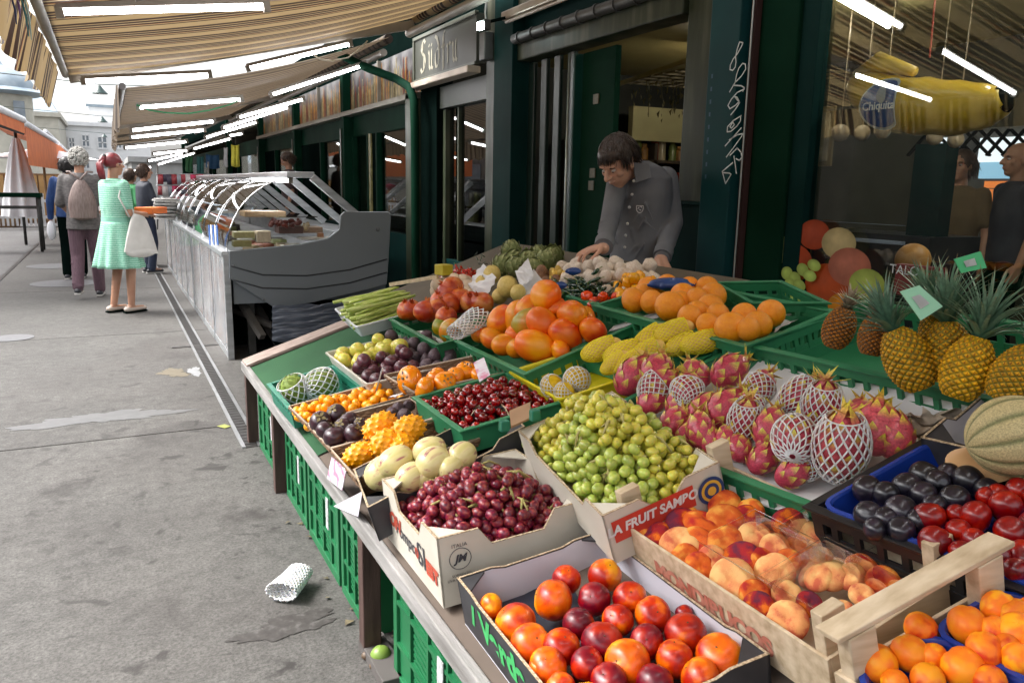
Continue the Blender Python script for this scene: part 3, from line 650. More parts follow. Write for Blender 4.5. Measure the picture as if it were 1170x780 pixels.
# ------------------------------------------------------------------ awnings
def fabric_mat(name,cols,period,thin):
    m,t,b=nt(name); L=t.links; tc=N(t,'ShaderNodeTexCoord'); sx=N(t,'ShaderNodeSeparateXYZ'); L.new(tc.outputs['Object'],sx.inputs[0])
    mu=N(t,'ShaderNodeMath',operation='MULTIPLY'); mu.inputs[1].default_value=1/period; L.new(sx.outputs[1],mu.inputs[0])
    fr=N(t,'ShaderNodeMath',operation='FRACT'); L.new(mu.outputs[0],fr.inputs[0])
    cr=N(t,'ShaderNodeValToRGB'); cr.color_ramp.interpolation='CONSTANT'; e=cr.color_ramp.elements
    e[0].position=0; e[0].color=c4(cols[0][1]); e[1].position=cols[1][0]; e[1].color=c4(cols[1][1])
    for p,c in cols[2:]: q=e.new(p); q.color=c4(c)
    L.new(fr.outputs[0],cr.inputs[0])
    nz=N(t,'ShaderNodeTexNoise'); nz.inputs['Scale'].default_value=3; nz.inputs['Detail'].default_value=5; L.new(tc.outputs['Object'],nz.inputs[0])
    mr=N(t,'ShaderNodeMapRange'); mr.inputs[3].default_value=.75; mr.inputs[4].default_value=1.2; L.new(nz.outputs['Fac'],mr.inputs[0])
    hs=N(t,'ShaderNodeHueSaturation'); L.new(cr.outputs[0],hs.inputs['Color']); L.new(mr.outputs[0],hs.inputs['Value'])
    L.new(hs.outputs[0],b.inputs['Base Color']); b.inputs['Roughness'].default_value=.8
    tr=N(t,'ShaderNodeBsdfTranslucent'); L.new(hs.outputs[0],tr.inputs[0]); mx=N(t,'ShaderNodeMixShader'); mx.inputs[0].default_value=.33
    L.new(b.outputs[0],mx.inputs[1]); L.new(tr.outputs[0],mx.inputs[2]); L.new(mx.outputs[0],t.nodes['Material Output'].inputs[0]); return m
tan=(.255,.18,.088); brn=(.028,.014,.009); crm=(.28,.21,.115); red=(.16,.05,.02)
FAB=fabric_mat('striped awning canvas',[(0,tan),(.36,brn),(.50,tan),(.56,brn),(.68,crm),(.74,brn),(.84,red),(.87,tan),(.93,brn)],.36,0)
FAB2=fabric_mat('brown awning canvas',[(0,(.12,.09,.057)),(.25,(.045,.03,.02)),(.4,(.135,.10,.068)),(.6,(.045,.03,.02)),(.7,(.13,.095,.062)),(.88,(.04,.026,.018))],.5,0)
RAIL=mat('beige rail',[(0,(.20,.175,.15)),(1,(.29,.26,.22))],.5,5); RAILD=mat('dark rail',(.07,.055,.05),.5,5)
WALLX=2.5
def awning(y0,y1,xf,zf,zw,fab,label,valance=.22,rollerm=None,sag=.05,front=True,seed=1,vout=0.0):
    r=thing('awning',label,'awning',((xf+WALLX)/2,(y0+y1)/2,zf)); rr=random.Random(seed)
    def fn(u,v):
        x=xf+(WALLX-xf)*u; y=y0+(y1-y0)*v; z=zf+(zw-zf)*u-sag*math.sin(PI*u)*(.8+.4*math.sin(v*9))
        return (x,y,z)
    m=MB(); m.grid(fn,14,30); m.build('canvas',fab,r,smooth=True)
    if valance:
        def vf(u,v):
            y=y0+(y1-y0)*u; k=math.sin(y*11+seed)*.5+math.sin(y*23.7)*.3; return (xf-.03-(.012+.02*v)*(1+k)-vout*v,y,zf+.03-valance*v*(1+.06*math.sin(y*14)))
        m=MB(); m.grid(vf,int((y1-y0)*22),6); m.build('valance',fab,r,smooth=True)
    m=MB(); m.tube([(xf,y0,zf+.015),(xf,y1,zf+.015)],.028,seg=10); m.build('front_rail',RAIL if front else RAILD,r,smooth=40)
    m=MB(); m.tube([(WALLX+.02,y0+.1,zw),(WALLX+.02,y1,zw)],.045,seg=12); m.build('roller',rollerm or fab,r,smooth=40)
    m=MB(); m.tube([(WALLX-.03,y0+.1,zw-.13),(WALLX-.03,y1,zw-.13)],.035,seg=12); m.build('cassette_tube',RAIL,r,smooth=40)
    m=MB()
    for y in (y1-.04,):
        m.beam((xf+.02,y,zf-.015),(WALLX,y,zw-.06),.05,.075)
    m.build('support_arm',RAIL,r,bevel=.004)
    return r
A1=awning(-1.3,6.98,-.22,2.165,2.86,FAB,'large tan and brown striped awning above the fruit stall',.26,seed=2,sag=.07,vout=.05)
awning(7.6,12.9,.17,2.17,2.80,FAB2,'brown striped awning above the glass counters, behind the first awning',.34,seed=3,front=False,sag=.09)
awning(13.0,18.5,.22,2.3,2.85,FAB2,'third brown awning farther down the market row',.3,seed=4,front=False)
awning(18.6,26,.3,2.5,2.95,FAB2,'far brown awning near the end of the row',.3,seed=5,front=False)
awning(26.2,33.5,.4,2.7,3.1,FAB2,'farthest brown awning at the very end of the row',.3,seed=6,front=False)
# hanging strings of cloth in the upper corner (blue, purple, cyan ribbons on the awning corner)
r=thing('ribbon_bunch','blue, purple and turquoise ribbons dangling over the edge of the striped awning','ribbon',(-.25,4.0,2.15))
for k,(px0,px1,y1_,c) in enumerate(((15,19,28,(.03,.05,.16)),(21,23,22,(.25,.12,.35)),(26,33,42,(.05,.25,.30)),(30,36,46,(.4,.6,.62)))):
    X=-.30-.004*k; a=onY(px0-3,-6,3.2); b_=onY(px1,y1_,3.2); m=MB(); m.tube([a,a.lerp(b_,.5)+Vector((.004,0,0)),b_],[.009,.012,.005],seg=6,flat=.3); m.build('ribbon',mat('ribbon %d'%k,c,.6),r,smooth=True)
m=MB(); p=onY(70,70,6.6); m.tube([onY(40,20,5.2),onY(55,45,5.9),onY(72,84,6.9)],.012,seg=8); m.build('tension_arm',msteel,A1,smooth=True)
# ------------------------------------------------------------------ fluorescent tube lamps
TUBE=emat('tube glow',(.98,.98,1),TUBES)
def lampz(x,y,aw):  # canvas height
    (xf,zf,zw)=aw; return zf+(zw-zf)*(x-xf)/(WALLX-xf)
def tubelamp(p0,p1,label,group=None,hous=.06):
    p0=Vector(p0);p1=Vector(p1); c=(p0+p1)/2; r=thing('tube_lamp',label,'lamp',tuple(c),group)
    m=MB(); m.tube([p0,p1],.0145,seg=10); m.build('tube',TUBE,r,smooth=40)
    d=(p1-p0).normalized(); m=MB(); m.beam(p0-d*.03+Vector((0,0,.027)),p1+d*.03+Vector((0,0,.027)),.036,.025); m.build('batten',RAIL,r)
    for a_,b_ in ((p0-d*.035,p0-d*.002),(p1+d*.002,p1+d*.035)): m=MB(); m.beam(a_,b_,.03,.05); m.build('socket',RAIL,r)
    return r
def inawn(px,py,Y): return onY(px,py,Y)
ls=[((73,14),(300,8),4.25,'bright tube lamp nearest the camera under the striped awning'),
((98,93),(237,86),6.85,'bright tube lamp on the far edge bar of the striped awning, street end'),
((286,78),(398,51),6.85,'bright tube lamp on the far edge bar of the striped awning, shop end')]
for a,b_,Y,lab in ls: tubelamp(onY(*a,Y),onY(*b_,Y),lab)
# battens above lamps (support bars crossing under the canvas)
r=thing('cross_bar','beige cross bar carrying the nearest tube lamp under the awning','bar',(1,4.3,2.2)); m=MB(); m.beam(onY(68,5,4.3),onY(420,-12,4.3),.04,.06); m.build('bar',RAIL,r)
zs2=lambda x:2.17+.63*(x-.17)/2.33
rowsY=[(7.9,[(.30,.95),(1.25,1.85)]),(9.3,[(.32,1.15),(1.45,2.2)]),(10.1,[(.32,1.05),(1.5,2.25)]),(12.0,[(.25,1.25),(1.4,2.2)]),(13.6,[(.4,1.3),(1.5,2.3)]),(15.0,[(.4,1.3),(1.4,2.3)]),(16.8,[(.4,1.3),(1.5,2.3)]),(19.5,[(.5,1.3),(1.5,2.3)]),(22.5,[(.5,1.4),(1.6,2.4)]),(27,[(.6,1.5),(1.6,2.4)])]
# measured ones under the second awning
meas=[((160,123),(274,114),7.9,'tube lamp under the second awning, first row, street end, with green wire'),((312,108),(415,75),7.9,'tube lamp under the second awning, first row, shop end'),
((152,149),(243,139),9.4,'tube lamp under the second awning, second row, street end'),((274,134),(345,114),9.4,'tube lamp under the second awning, second row, shop end'),
((151,157),(232,149),10.4,'tube lamp under the second awning, third row, street end'),((256,146),(328,123),10.4,'tube lamp under the second awning, third row, shop end'),
((144,169),(212,162),12.4,'tube lamp under the second awning, fourth row, street end'),((236,157),(292,140),12.4,'tube lamp under the second awning, fourth row, shop end'),
((176,176),(213,172),14.5,'tube lamp under the third awning, front row, street end'),((222,170),(262,159),14.5,'tube lamp under the third awning, front row, shop end'),
((170,184),(208,176),16.5,'tube lamp under the third awning, back row, street end'),((181,188),(222,175),19.5,'tube lamp under the far brown awning, middle row'),((144,197),(172,191),22,'tube lamp under the farthest awnings, lowest of the bright lines'),((263,155),(276,153),14.2,'very short looking tube lamp before the hanging goods')]
for a,b_,Y,lab in meas: tubelamp(onY(*a,Y),onY(*b_,Y),lab)
r=thing('green_wire','thin green wire looping under the first lamp of the second awning','wire',tuple(onY(215,125,7.85)))
m=MB(); m.tube([onY(x,y,7.85) for x,y in ((156,120),(170,126),(190,129),(215,130),(240,126),(262,120),(272,115))],.007,seg=6); m.build('wire',mat('green wire',(.02,.25,.10),.5),r,smooth=True)
# lamps seen only as reflections / above the camera: the awning carries them over the whole stall
for (Y,x0,x1,lab) in ((3.42,.17,.96,'tube lamp under the striped awning above the grapes, street end'),(3.42,1.36,2.2,'tube lamp under the striped awning above the garlic, shop end'),(.55,.35,1.3,'tube lamp under the striped awning above the peaches, street end'),(.55,1.5,2.3,'tube lamp under the striped awning above the melons, shop end')):
    z=lambda x:2.165+.695*(x+.22)/2.72-.16
    tubelamp((x0,Y,z(x0)),(x1,Y,z(x1)),lab)
r=thing('white_cable','loose white cable drooping between tube lamp and roller of the awning','cable',tuple(onY(380,62,6.8)))
m=MB(); m.tube([onY(x,y,6.8) for x,y in ((357,62),(366,68),(380,70),(398,66),(412,55),(420,47))],.006,seg=6); m.build('cable',mat('white cable',(.7,.65,.55),.5),r,smooth=True)
# ------------------------------------------------------------------ glass counters
CG=glassmat('counter glass',(.85,.9,.9),.6,.36)
GREYP=mat('grey counter plastic',[(0,(.155,.175,.19)),(1,(.18,.20,.217))],.45,1.5,bump=.03)
ALU=mat('brushed aluminium',[(0,(.42,.44,.46)),(1,(.6,.62,.64))],.32,4,metal=.7,stretch=(1,1,8))
CHR=mat('mirror steel',(.75,.76,.78),.07,4,metal=1)
PANM=mat('printed front panel',[(0,(.14,.17,.20)),(.35,(.34,.37,.40)),(.5,(.36,.24,.19)),(.62,(.42,.44,.46)),(1,(.62,.64,.66))],.18,2.6,stretch=(1,5,.8),coat=.6,contrast=1.1,detail=5,dist=1.2)
MSC=mat('counter goods dark',[(0,(.05,.03,.02)),(1,(.2,.13,.07))],.4,30)
def counter(y0,y1,label,xf=.80,xb=2.12,end=False,seed=1):
    r=thing('glass_counter',label,'counter',((xf+xb)/2,(y0+y1)/2,0)); rr=random.Random(seed)
    zt=.86
    m=MB(); n=int(round((y1-y0)/.95)); dy=(y1-y0)/n
    for k in range(n):
        mm=MB(); mm.bb(xf-.012,xf,y0+k*dy+.012,y0+(k+1)*dy-.012,.06,.83); mm.build('front_panel',PANM,r,bevel=.003)
    mm=MB()
    for k in range(n+1): mm.bb(xf-.02,xf+.03,y0+k*dy-.012,y0+k*dy+.012,.0,.86)
    mm.bb(xf-.03,xf+.05,y0,y1,.835,.875); mm.bb(xf-.015,xf+.02,y0,y1,.0,.06); mm.build('front_frame',ALU,r,bevel=.003)
    mm=MB(); mm.bb(xf+.05,xb,y0+.02,y1-.02,.45,.80); mm.build('tub',GREYP,r)
    mm=MB(); mm.bb(xf+.06,xb-.3,y0+.03,y1-.03,.80,.83); mm.build('display_deck',ALU,r)
    for x in (xf+.2,xb-.2):
        for y in (y0+.2,y1-.2): mm=MB(); mm.bb(x-.03,x+.03,y-.03,y+.03,0,.45); mm.build('leg',GREYM,r)
    # curved glass: quarter-ish arc from the front rail over to the top rail
    def arc(u): 
        a=u*math.radians(80); return (xf+.02+ .62*(1-math.cos(a)),.875+.60*math.sin(a))
    for k in range(n):
        def gf(u,v): x,z=arc(u); return (x,y0+dy*k+.01+v*(dy-.02),z)
        mm=MB(); mm.grid(gf,14,1); mm.build('curved_glass',CG,r,smooth=True)
    for k in range(n+1):
        mm=MB(); y=y0+k*dy; pts=[]
        for i in range(13): x,z=arc(i/12); pts.append((x-.004,y,z))
        mm.tube(pts,.0065,seg=6); mm.build('glass_rib',CHR,r,smooth=True)
    mm=MB(); mm.bb(xf+.50,xf+.72,y0-.01,y1+.01,1.465,1.51); mm.build('top_rail',ALU,r,bevel=.005)
    for k in range(n+1):
        mm=MB(); y=y0+k*dy; mm.beam((xf+.70,y,1.47),(xb-.08,y,1.02),.05,.06); mm.build('back_strut',ALU,r,bevel=.004)
    mm=MB(); mm.bb(xb-.32,xb,y0,y1,.83,1.0); mm.build('work_top',ALU,r,bevel=.004)
    mm=MB(); mm.bb(xf+.35,xf+.75,y0+.05,y1-.05,1.14,1.147); mm.build('glass_shelf',CG,r)
    # reflected clutter comes from surroundings; goods inside
    return r
c1=counter(6.62,9.4,'near glass food counter with grey end panel and metal front panels',seed=1)
counter(9.45,11.9,'second curved glass counter behind the near one',seed=2)
counter(12.0,14.2,'third glass counter at the far end of the counter row',xf=.82,seed=3)
# grey end panel of near counter (profile traced in metres at Y=6.6)
P=[(262,287),(345,279),(375,272),(388,262),(390,246),(394,242),(444,242),(447,246),(444,300),(442,325),(420,331),(360,345),(316,353),(262,318)]
Y=6.58; m=MB(); fr_=[m.av(onY(x,y,Y)) for x,y in P]; bk=[m.av(onY(x,y,Y)+Vector((0,.045,0))) for x,y in P]
m.af(fr_); m.af(bk[::-1]); n=len(P)
for i in range(n): m.af([fr_[i],bk[i],bk[(i+1)%n],fr_[(i+1)%n]])
m.build('end_panel',GREYP,c1,bevel=.006)
m=MB()
for (yy,dd) in ((313,0),(328,0)):
    pts=[onY(x,y,Y-.001) for x,y in ((264,yy-9),(300,yy+1),(350,yy+2),(400,yy-5),(442,yy-17))]; m.tube(pts,.006,seg=6)
m.build('groove',mat('groove dark',(.02,.024,.028),.5),c1,smooth=True)
m=MB(); q=onY(432,262,Y-.005); m.ell(q,(.02,.006,.02)); q=onY(267,303,Y-.005); m.ell(q,(.008,.005,.008)); q=onY(301,342,Y-.005); m.ell(q,(.01,.005,.01)); m.build('cap',mat('cap grey',(.12,.13,.14),.4),c1,smooth=True)
# wrapped goods inside the near counter
def goods(px,py,Y,d,c,lab,cat,nm,rough=.4):
    p=onY(px,py,Y); m=MB(); m.box(p,d); return m.build(nm,mat('good %s'%nm+str(c),c,rough,40,bump=.4,bscale=40),label=lab,cat=cat,bevel=.006)
goods(278,268,6.75,(.16,.14,.05),(.30,.27,.12),'stack of flat pale green packs at the corner of the near counter','food pack','food_pack')
goods(276,278,6.70,(.14,.12,.05),(.22,.20,.07),'lower olive packs under the pale packs in the counter','food pack','food_pack')
goods(300,270,6.72,(.11,.14,.09),(.46,.38,.27),'pale pink wrapped sliced pack leaning in the near counter','food pack','food_pack')
goods(330,262,6.85,(.2,.2,.06),(.10,.05,.04),'dark red skewers heaped in the near counter','food','skewer_heap')
goods(300,244,7.3,(.35,.3,.05),(.30,.20,.11),'brown bread slabs on the rear deck of the near counter','bread','bread_slab')
goods(352,262,7.0,(.2,.25,.05),(.25,.16,.10),'small brown pastries at the shop side of the counter','food','pastry_heap')
goods(362,272,6.72,(.30,.2,.02),(.42,.40,.36),'white tray at the shop side of the near counter','tray','tray')
goods(366,270,6.70,(.05,.05,.06),(.30,.14,.06),'small orange box on the white counter tray','box','small_box')
rr=random.Random(9)
for (cx,cy,Y,nn,c,lab,cat) in ((325,258,6.82,26,(.16,.03,.02),'dark red skewered morsel heaped in the near glass counter','skewer'),(345,262,6.95,20,(.42,.30,.16),'golden pastry ball heaped in the near glass counter','pastry')):
    mt=mat('morsel'+cat,[(0,tuple(q*.6 for q in c)),(1,c)],.35,40,objv=.3)
    mm=MB(); mm.ell((0,0,0),(.018,.03,.018),nu=8,nv=6); me=mm.mesh(cat,mt)
    c0=onY(cx,cy,Y)
    for k in range(nn):
        inst(cat+'_piece',(me,),c0+Vector((rr.uniform(-.12,.10),rr.uniform(-.15,.15),rr.uniform(-.0,.05))),rq(rr),rr.uniform(.8,1.1),lab,cat,cat+' pieces in the counter')
for k in range(60):
    y=rr.uniform(6.9,13.8); x=rr.uniform(.95,1.45)
    if k==0: mes=[ (MB().box((0,0,.03),(.12,.14,.06)).mesh('tub%d'%i,mat('deli tub %d'%i,c,.4,30)),) for i,c in enumerate(((.30,.22,.12),(.5,.47,.4),(.2,.07,.04),(.25,.25,.1),(.10,.08,.07)))]
    inst('deli_tub',mes[k%5],(x,y,.835),Quaternion((0,0,1),rr.uniform(-.1,.1)),rr.uniform(.8,1.2),'small tub of deli food on the deck of the glass counters','tub','deli tubs inside the glass counters')
# lit display lamp line inside near counter
p0=onY(285,210,7.2);p1=onY(335,211,7.2)
tubelamp((xx:=1.35,6.75,1.44),(1.35,8.6,1.44),'lit tube lamp under the top rail of the near glass counter')
# plastic-wrapped bundle under the end panel, and dark beams
r=thing('wrapped_bundle','dark bundle wrapped in blue grey plastic film under the grey counter end','bundle',tuple(onY(350,365,6.5)))
def wf(u,v):
    a=onY(311+u*110,350+v*40-u*6,6.45-.05*math.sin(u*3)); k=math.sin(v*34+u*9+math.sin(u*13)*1.5)*.008+math.sin(v*71+u*23)*.004; return a+Vector((0,-k*1.3,k))
m=MB(); m.grid(wf,40,40); 
WR=mat('plastic film',[(0,(.035,.045,.065)),(.6,(.10,.12,.16)),(1,(.26,.28,.33))],.16,3,stretch=(2,2,30),coat=.5)
m.build('film',WR,r,smooth=True); a=onY(311,352,6.6); m=MB(); m.bb(a.x+.01,a.x+.9,6.5,7.2,a.z-.3,a.z-.02); m.build('bundle_core',BLK,r)
r=thing('scrap_beam','dark pile of metal beams lying under the glass counter','beam',tuple(onz(300,390)))
m=MB(); m.beam(onY(266,330,6.9),onY(300,385,6.5),.05,.05); m.beam(onY(262,352,7.0),onY(312,372,6.6),.04,.04); m.beam(onY(275,320,7.1),onY(318,392,6.7),.05,.06); m.build('beam',mat('dirty iron',(.06,.055,.05),.5,9),r)
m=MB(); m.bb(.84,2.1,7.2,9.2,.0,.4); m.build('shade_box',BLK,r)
# striped cloth at the counter front
r=thing('striped_cloth','small blue and white striped cloth hung at the glass counter front','cloth',tuple(onX(245,270,.74)))
for k in range(5):
    a=onX(240+k*2.3,257,.77-.0*k);b_=onX(242.3+k*2.3,280,.77); m=MB(); m.bb(.755,.76,b_.y,a.y,b_.z,a.z); m.build('stripe',mat('stripe%d'%(k%2),((.05,.15,.45),(.7,.72,.75))[k%2],.7),r)
# ------------------------------------------------------------------ far background
WH=mat('white stucco',[(0,(.70,.70,.70)),(1,(.80,.80,.79))],.8,1.2); GRW=mat('window grey',[(0,(.16,.19,.22)),(1,(.25,.28,.3))],.2,2)
ZN=mat('blue grey zinc',[(0,(.20,.26,.31)),(1,(.32,.38,.42))],.5,1.4)
def house(Y,px0,px1,pytop,label,wins,roof=True,depth_=14,mt=WH,rmt=ZN,attic=None):
    a=onY(px0,pytop,Y); b_=onY(px1,pytop,Y); r=thing('town_house',label,'house',((a.x+b_.x)/2,Y+depth_/2,0))
    m=MB(); m.bb(a.x,b_.x,Y,Y+depth_,0,a.z); m.build('wall',mt,r)
    m=MB(); m.bb(a.x-.2,b_.x+.2,Y-.35,Y+depth_,a.z,a.z+.35); m.build('cornice',mt,r)
    if roof:
        m=MB(); z=a.z+.35; m.hexa([Vector(q) for q in ((a.x,Y-.1,z),(b_.x,Y-.1,z),(b_.x,Y+depth_,z),(a.x,Y+depth_,z),(a.x+1,Y+2.5,z+2),(b_.x-1,Y+2.5,z+2),(b_.x-1,Y+depth_-2,z+2),(a.x+1,Y+depth_-2,z+2))]); m.build('roof',rmt,r)
    if attic:
        p=onY(attic[0],attic[2],Y+1); q=onY(attic[1],pytop,Y+1); m=MB(); m.bb(p.x,q.x,Y+1,Y+8,a.z+.3,p.z); m.build('attic',mt,r)
        m=MB(); m.bb(p.x-.2,q.x+.2,Y+.8,Y+8,p.z,p.z+.25); m.build('attic_cornice',ZN,r)
    for (x,y,w_,h) in wins:
        p=onY(x-w_/2,y-h/2,Y); q=onY(x+w_/2,y+h/2,Y); fm=MB(); g=.12
        fm.bb(p.x-g,q.x+g,Y-.10,Y+.01,q.z-g*1.6,q.z); fm.bb(p.x-g,q.x+g,Y-.1,Y+.01,p.z,p.z+g); fm.bb(p.x-g,p.x,Y-.1,Y+.01,q.z,p.z); fm.bb(q.x,q.x+g,Y-.1,Y+.01,q.z,p.z); cx_=(p.x+q.x)/2; fm.bb(cx_-.06,cx_+.06,Y-.07,Y+.01,q.z,p.z); fm.bb(p.x,q.x,Y-.07,Y+.01,(p.z+q.z)/2-.05,(p.z+q.z)/2+.05)
        wf_=fm.build('window',mat('window white',(.7,.7,.7),.5),r); m=MB(); m.bb(p.x,q.x,Y-.04,Y-.02,q.z,p.z); m.build('pane',GRW,wf_)
    return r
house(88,73,170,143,'white town house with a stepped attic behind the market end',[(98,161,8,12),(117,163,10,12),(135,164,7,10),(98,186,8,12),(117,187,10,12),(150,163,8,10),(82,163,6,10)],roof=False,attic=(101,170,122))
house(100,-120,76,178,'distant white house low behind the orange awnings',[(60,183,5,8)],roof=True)
r=house(75,24,66,132,'grey roofed corner house right beside the domed tower',[(30,150,5,8),(40,152,5,8)],mt=mat('pale ochre stucco',(.42,.40,.34),.8,2))
r=thing('domed_tower','round corner tower with a grey blue dome behind the orange awnings','tower',tuple(onY(3,240,62)))
c=onY(3,130,62); X0=c.x; k=62/900*1.1
m=MB(); zt=onY(3,108,62).z; m.tube([(X0,62,-4),(X0,62,zt)],1.75,seg=20); m.build('wall',mat('tower stucco',(.45,.43,.36),.8,2),r,smooth=40)
m=MB(); m.tube([(X0,62,zt-.05),(X0,62,zt+.12),(X0,62,zt+.35)],[2.1,2.55,2.15],seg=24); m.build('cornice',ZN,r,smooth=40)
zz=onY(3,74,62).z; m=MB(); pts=[(X0,62,zt+.3+(zz-zt-.3)*q) for q in (0,.2,.45,.7,.88,1,1.25)]; m.tube(pts,[2.05,2.0,1.75,1.25,.7,.3,.08],seg=20); m.build('dome',ZN,r,smooth=60)
for (x,) in ((1.1,),(-.3,)):
    m=MB(); m.bb(X0+x-.3,X0+x+.3,60.0,60.4,zt-2.2,zt-.5); m.build('window',GRW,r)
# far closing street end behind the counters, keeps the street from ending in void
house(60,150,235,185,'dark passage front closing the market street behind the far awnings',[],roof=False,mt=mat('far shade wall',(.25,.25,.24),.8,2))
# ------------------------------------------------------------------ orange awnings of the opposite row
ORA=mat('orange canvas',[(0,(.60,.12,.02)),(1,(.78,.20,.04))],.7,4)
WHC=mat('white canvas',[(0,(.74,.75,.77)),(1,(.84,.85,.87))],.7,4)
def orow(pts,Y0,Y1,label,vh):
    # pts: near edge front bar pixel, far
    a=onY(pts[0][0],pts[0][1],Y0); b_=onY(pts[1][0],pts[1][1],Y1); r=thing('awning',label,'awning',tuple((a+b_)/2))
    up=Vector((-2.2,0,.75)); m=MB(); m.grid(lambda u,v: a.lerp(b_,v)+up*u+Vector((0,0,-.05*math.sin(PI*u))),6,8); m.build('canvas',ORA,r,smooth=True)
    m=MB(); m.grid(lambda u,v: a.lerp(b_,u)+Vector((.02,0,-vh*v)),8,2); m.build('valance',ORA,r,smooth=True)
    m=MB(); m.tube([a+Vector((0,0,.05)),b_+Vector((0,0,.05))],.06,seg=8); m.build('front_rail',WHC,r,smooth=True)
    m=MB(); m.beam(a+Vector((0,0,-.12)),a+Vector((0,0,-.12))+up,.05,.06); m.beam(b_,b_+up,.05,.06); m.build('support_arm',GREYM,r)
    return r
orow(((-40,112),(26,141)),11,15,'nearest orange awning at the open side of the lane',.16)
orow(((27,144),(66,166)),15.3,24,'second orange awning hanging past the dome, with a wide flap',.62)
orow(((52,152),(78,176)),27,40,'small far orange awning next to the gray-haired woman',.3)
# parasols
def parasol_closed(px,py0,py1,Y,label):
    t_=onY(px,py0,Y); b_=onY(px,py1,Y); r=thing('parasol',label,'parasol',(b_.x,Y,0)); h=t_.z-b_.z
    m=MB(); 
    def fn(u,v):
        a=2*PI*u; rr_=(.06+.30*v**.8)*(1+.16*math.sin(a*8)); return (t_.x+rr_*math.cos(a),Y+rr_*math.sin(a),t_.z-h*v)
    m.grid(fn,48,8,cu=True); m.build('cloth',WHC,r,smooth=True); m=MB(); m.tube([(t_.x,Y,0),(t_.x,Y,t_.z+.15)],.03,seg=8); m.build('pole',GREYM,r,smooth=True)
parasol_closed(18,158,247,20,'folded white parasol on a grey pole behind the green bench')
def parasol_open(px,py,Y,w_,label):
    p=onY(px,py,Y); r=thing('parasol',label,'parasol',(p.x,Y,0)); m=MB()
    m.grid(lambda u,v:(p.x+w_*v*math.cos(2*PI*u),Y+w_*v*math.sin(2*PI*u),p.z-w_*.22*v),8,3,cu=True); m.build('cloth',WHC,r); m=MB(); m.tube([(p.x,Y,0),(p.x,Y,p.z)],.03,seg=8); m.build('pole',mat('wooden pole',(.35,.2,.09),.6),r,smooth=True)
parasol_open(48,168,24,1.35,'open white parasol on a wooden pole near the white fence')
parasol_open(100,200,34,1.6,'low open parasol far behind the walking women')
# white picket fence, benches, barrel
r=thing('picket_fence','white picket fence at the open end of the lane','fence',(-2.2,26,0)); m=MB(); W2=mat('white paint',(.7,.7,.7),.5,5)
for k in range(40): x=-5.2+k*.11; m.bb(x,x+.06,26,26.03,.1,1.0)
m.build('picket',W2,r); m=MB(); m.bb(-5.2,-.75,26.03,26.07,.3,.38); m.bb(-5.2,-.75,26.03,26.07,.75,.83); m.build('rail',W2,r)
r=thing('counter_table','dark green high table with grey legs beyond the drainage strip','table',(-2.4,18.2,0)); a=onY(-60,218,18.2); b_=onY(47,222,18.2)
m=MB(); m.bb(a.x,b_.x,18,18.6,b_.z-.06,b_.z+.02); m.build('table_top',GRND,r,bevel=.006); m=MB(); m.bb(a.x,b_.x,18.05,18.1,b_.z-.28,b_.z-.22); m.build('cross_rail',GREYM,r)
for x in (b_.x-.06,b_.x-1.3):
    for y in (18.05,18.5): m=MB(); m.tube([(x,y,0),(x,y,b_.z-.05)],.03,seg=8); m.build('leg',GREYM,r,smooth=True)
r=thing('barrel_planter','wooden half barrel planter with green plants under the high table','planter',tuple(onz(8,259))); p=onz(8,259)
m=MB(); m.tube([(p.x,p.y,0),(p.x,p.y,.35),(p.x,p.y,.68)],[.32,.42,.38],seg=18); m.build('barrel',mat('barrel wood',[(0,(.16,.09,.04)),(1,(.30,.18,.08))],.6,8,stretch=(1,1,.2)),r,smooth=40)
m=MB(); rr=random.Random(4)
for k in range(160):
    a=rr.uniform(0,2*PI); q=rr.uniform(0,.4); b_=Vector((p.x+q*math.cos(a),p.y+q*math.sin(a),.66)); d=Vector((rr.uniform(-.3,.3),rr.uniform(-.3,.3),.5))*rr.uniform(.3,.7); s=Vector((.03,.02,0)); m.poly([b_-s,b_+s,b_+d])
m.build('foliage',mat('planter leaves',[(0,(.03,.07,.02)),(1,(.10,.16,.05))],.6,9),r)
r=thing('timber_screen','orange brown timber screen behind the white fence','screen',(-3,27.5,0)); m=MB()
for k in range(12): m.bb(-6+k*.42,-5.62+k*.42,27.5,27.56,.2,1.5)
m.build('board',mat('screen boards',[(0,(.30,.16,.05)),(1,(.45,.25,.09))],.6,2),r); m=MB(); m.bb(-6,-1.0,27.57,27.62,.1,1.55); m.build('frame',mat('screen frame',(.2,.1,.04),.6),r)
r=thing('opposite_stall','long dim brown market hut opposite, seen under orange awnings and mirrored in windows','stall',(-6.5,14,0)); m=MB(); m.bb(-9,-4.9,-14,12.9,0,2.9); m.build('front_wall',mat('hut boards dark',[(0,(.03,.026,.022)),(1,(.09,.075,.06))],.6,3),r); m=MB(); m.bb(-9,-6.2,13,40,0,2.7); m.build('wall',mat('hut boards',[(0,(.10,.085,.07)),(1,(.22,.19,.16))],.6,3),r); m=MB(); m.bb(-9.2,-6.0,12.8,40.2,2.7,2.85); m.build('roof',ZN,r)
for k in range(5): m=MB(); m.bb(-6.21,-6.17,14+k*4,16.6+k*4,.9,2.2); m.build('window',GRW,r)
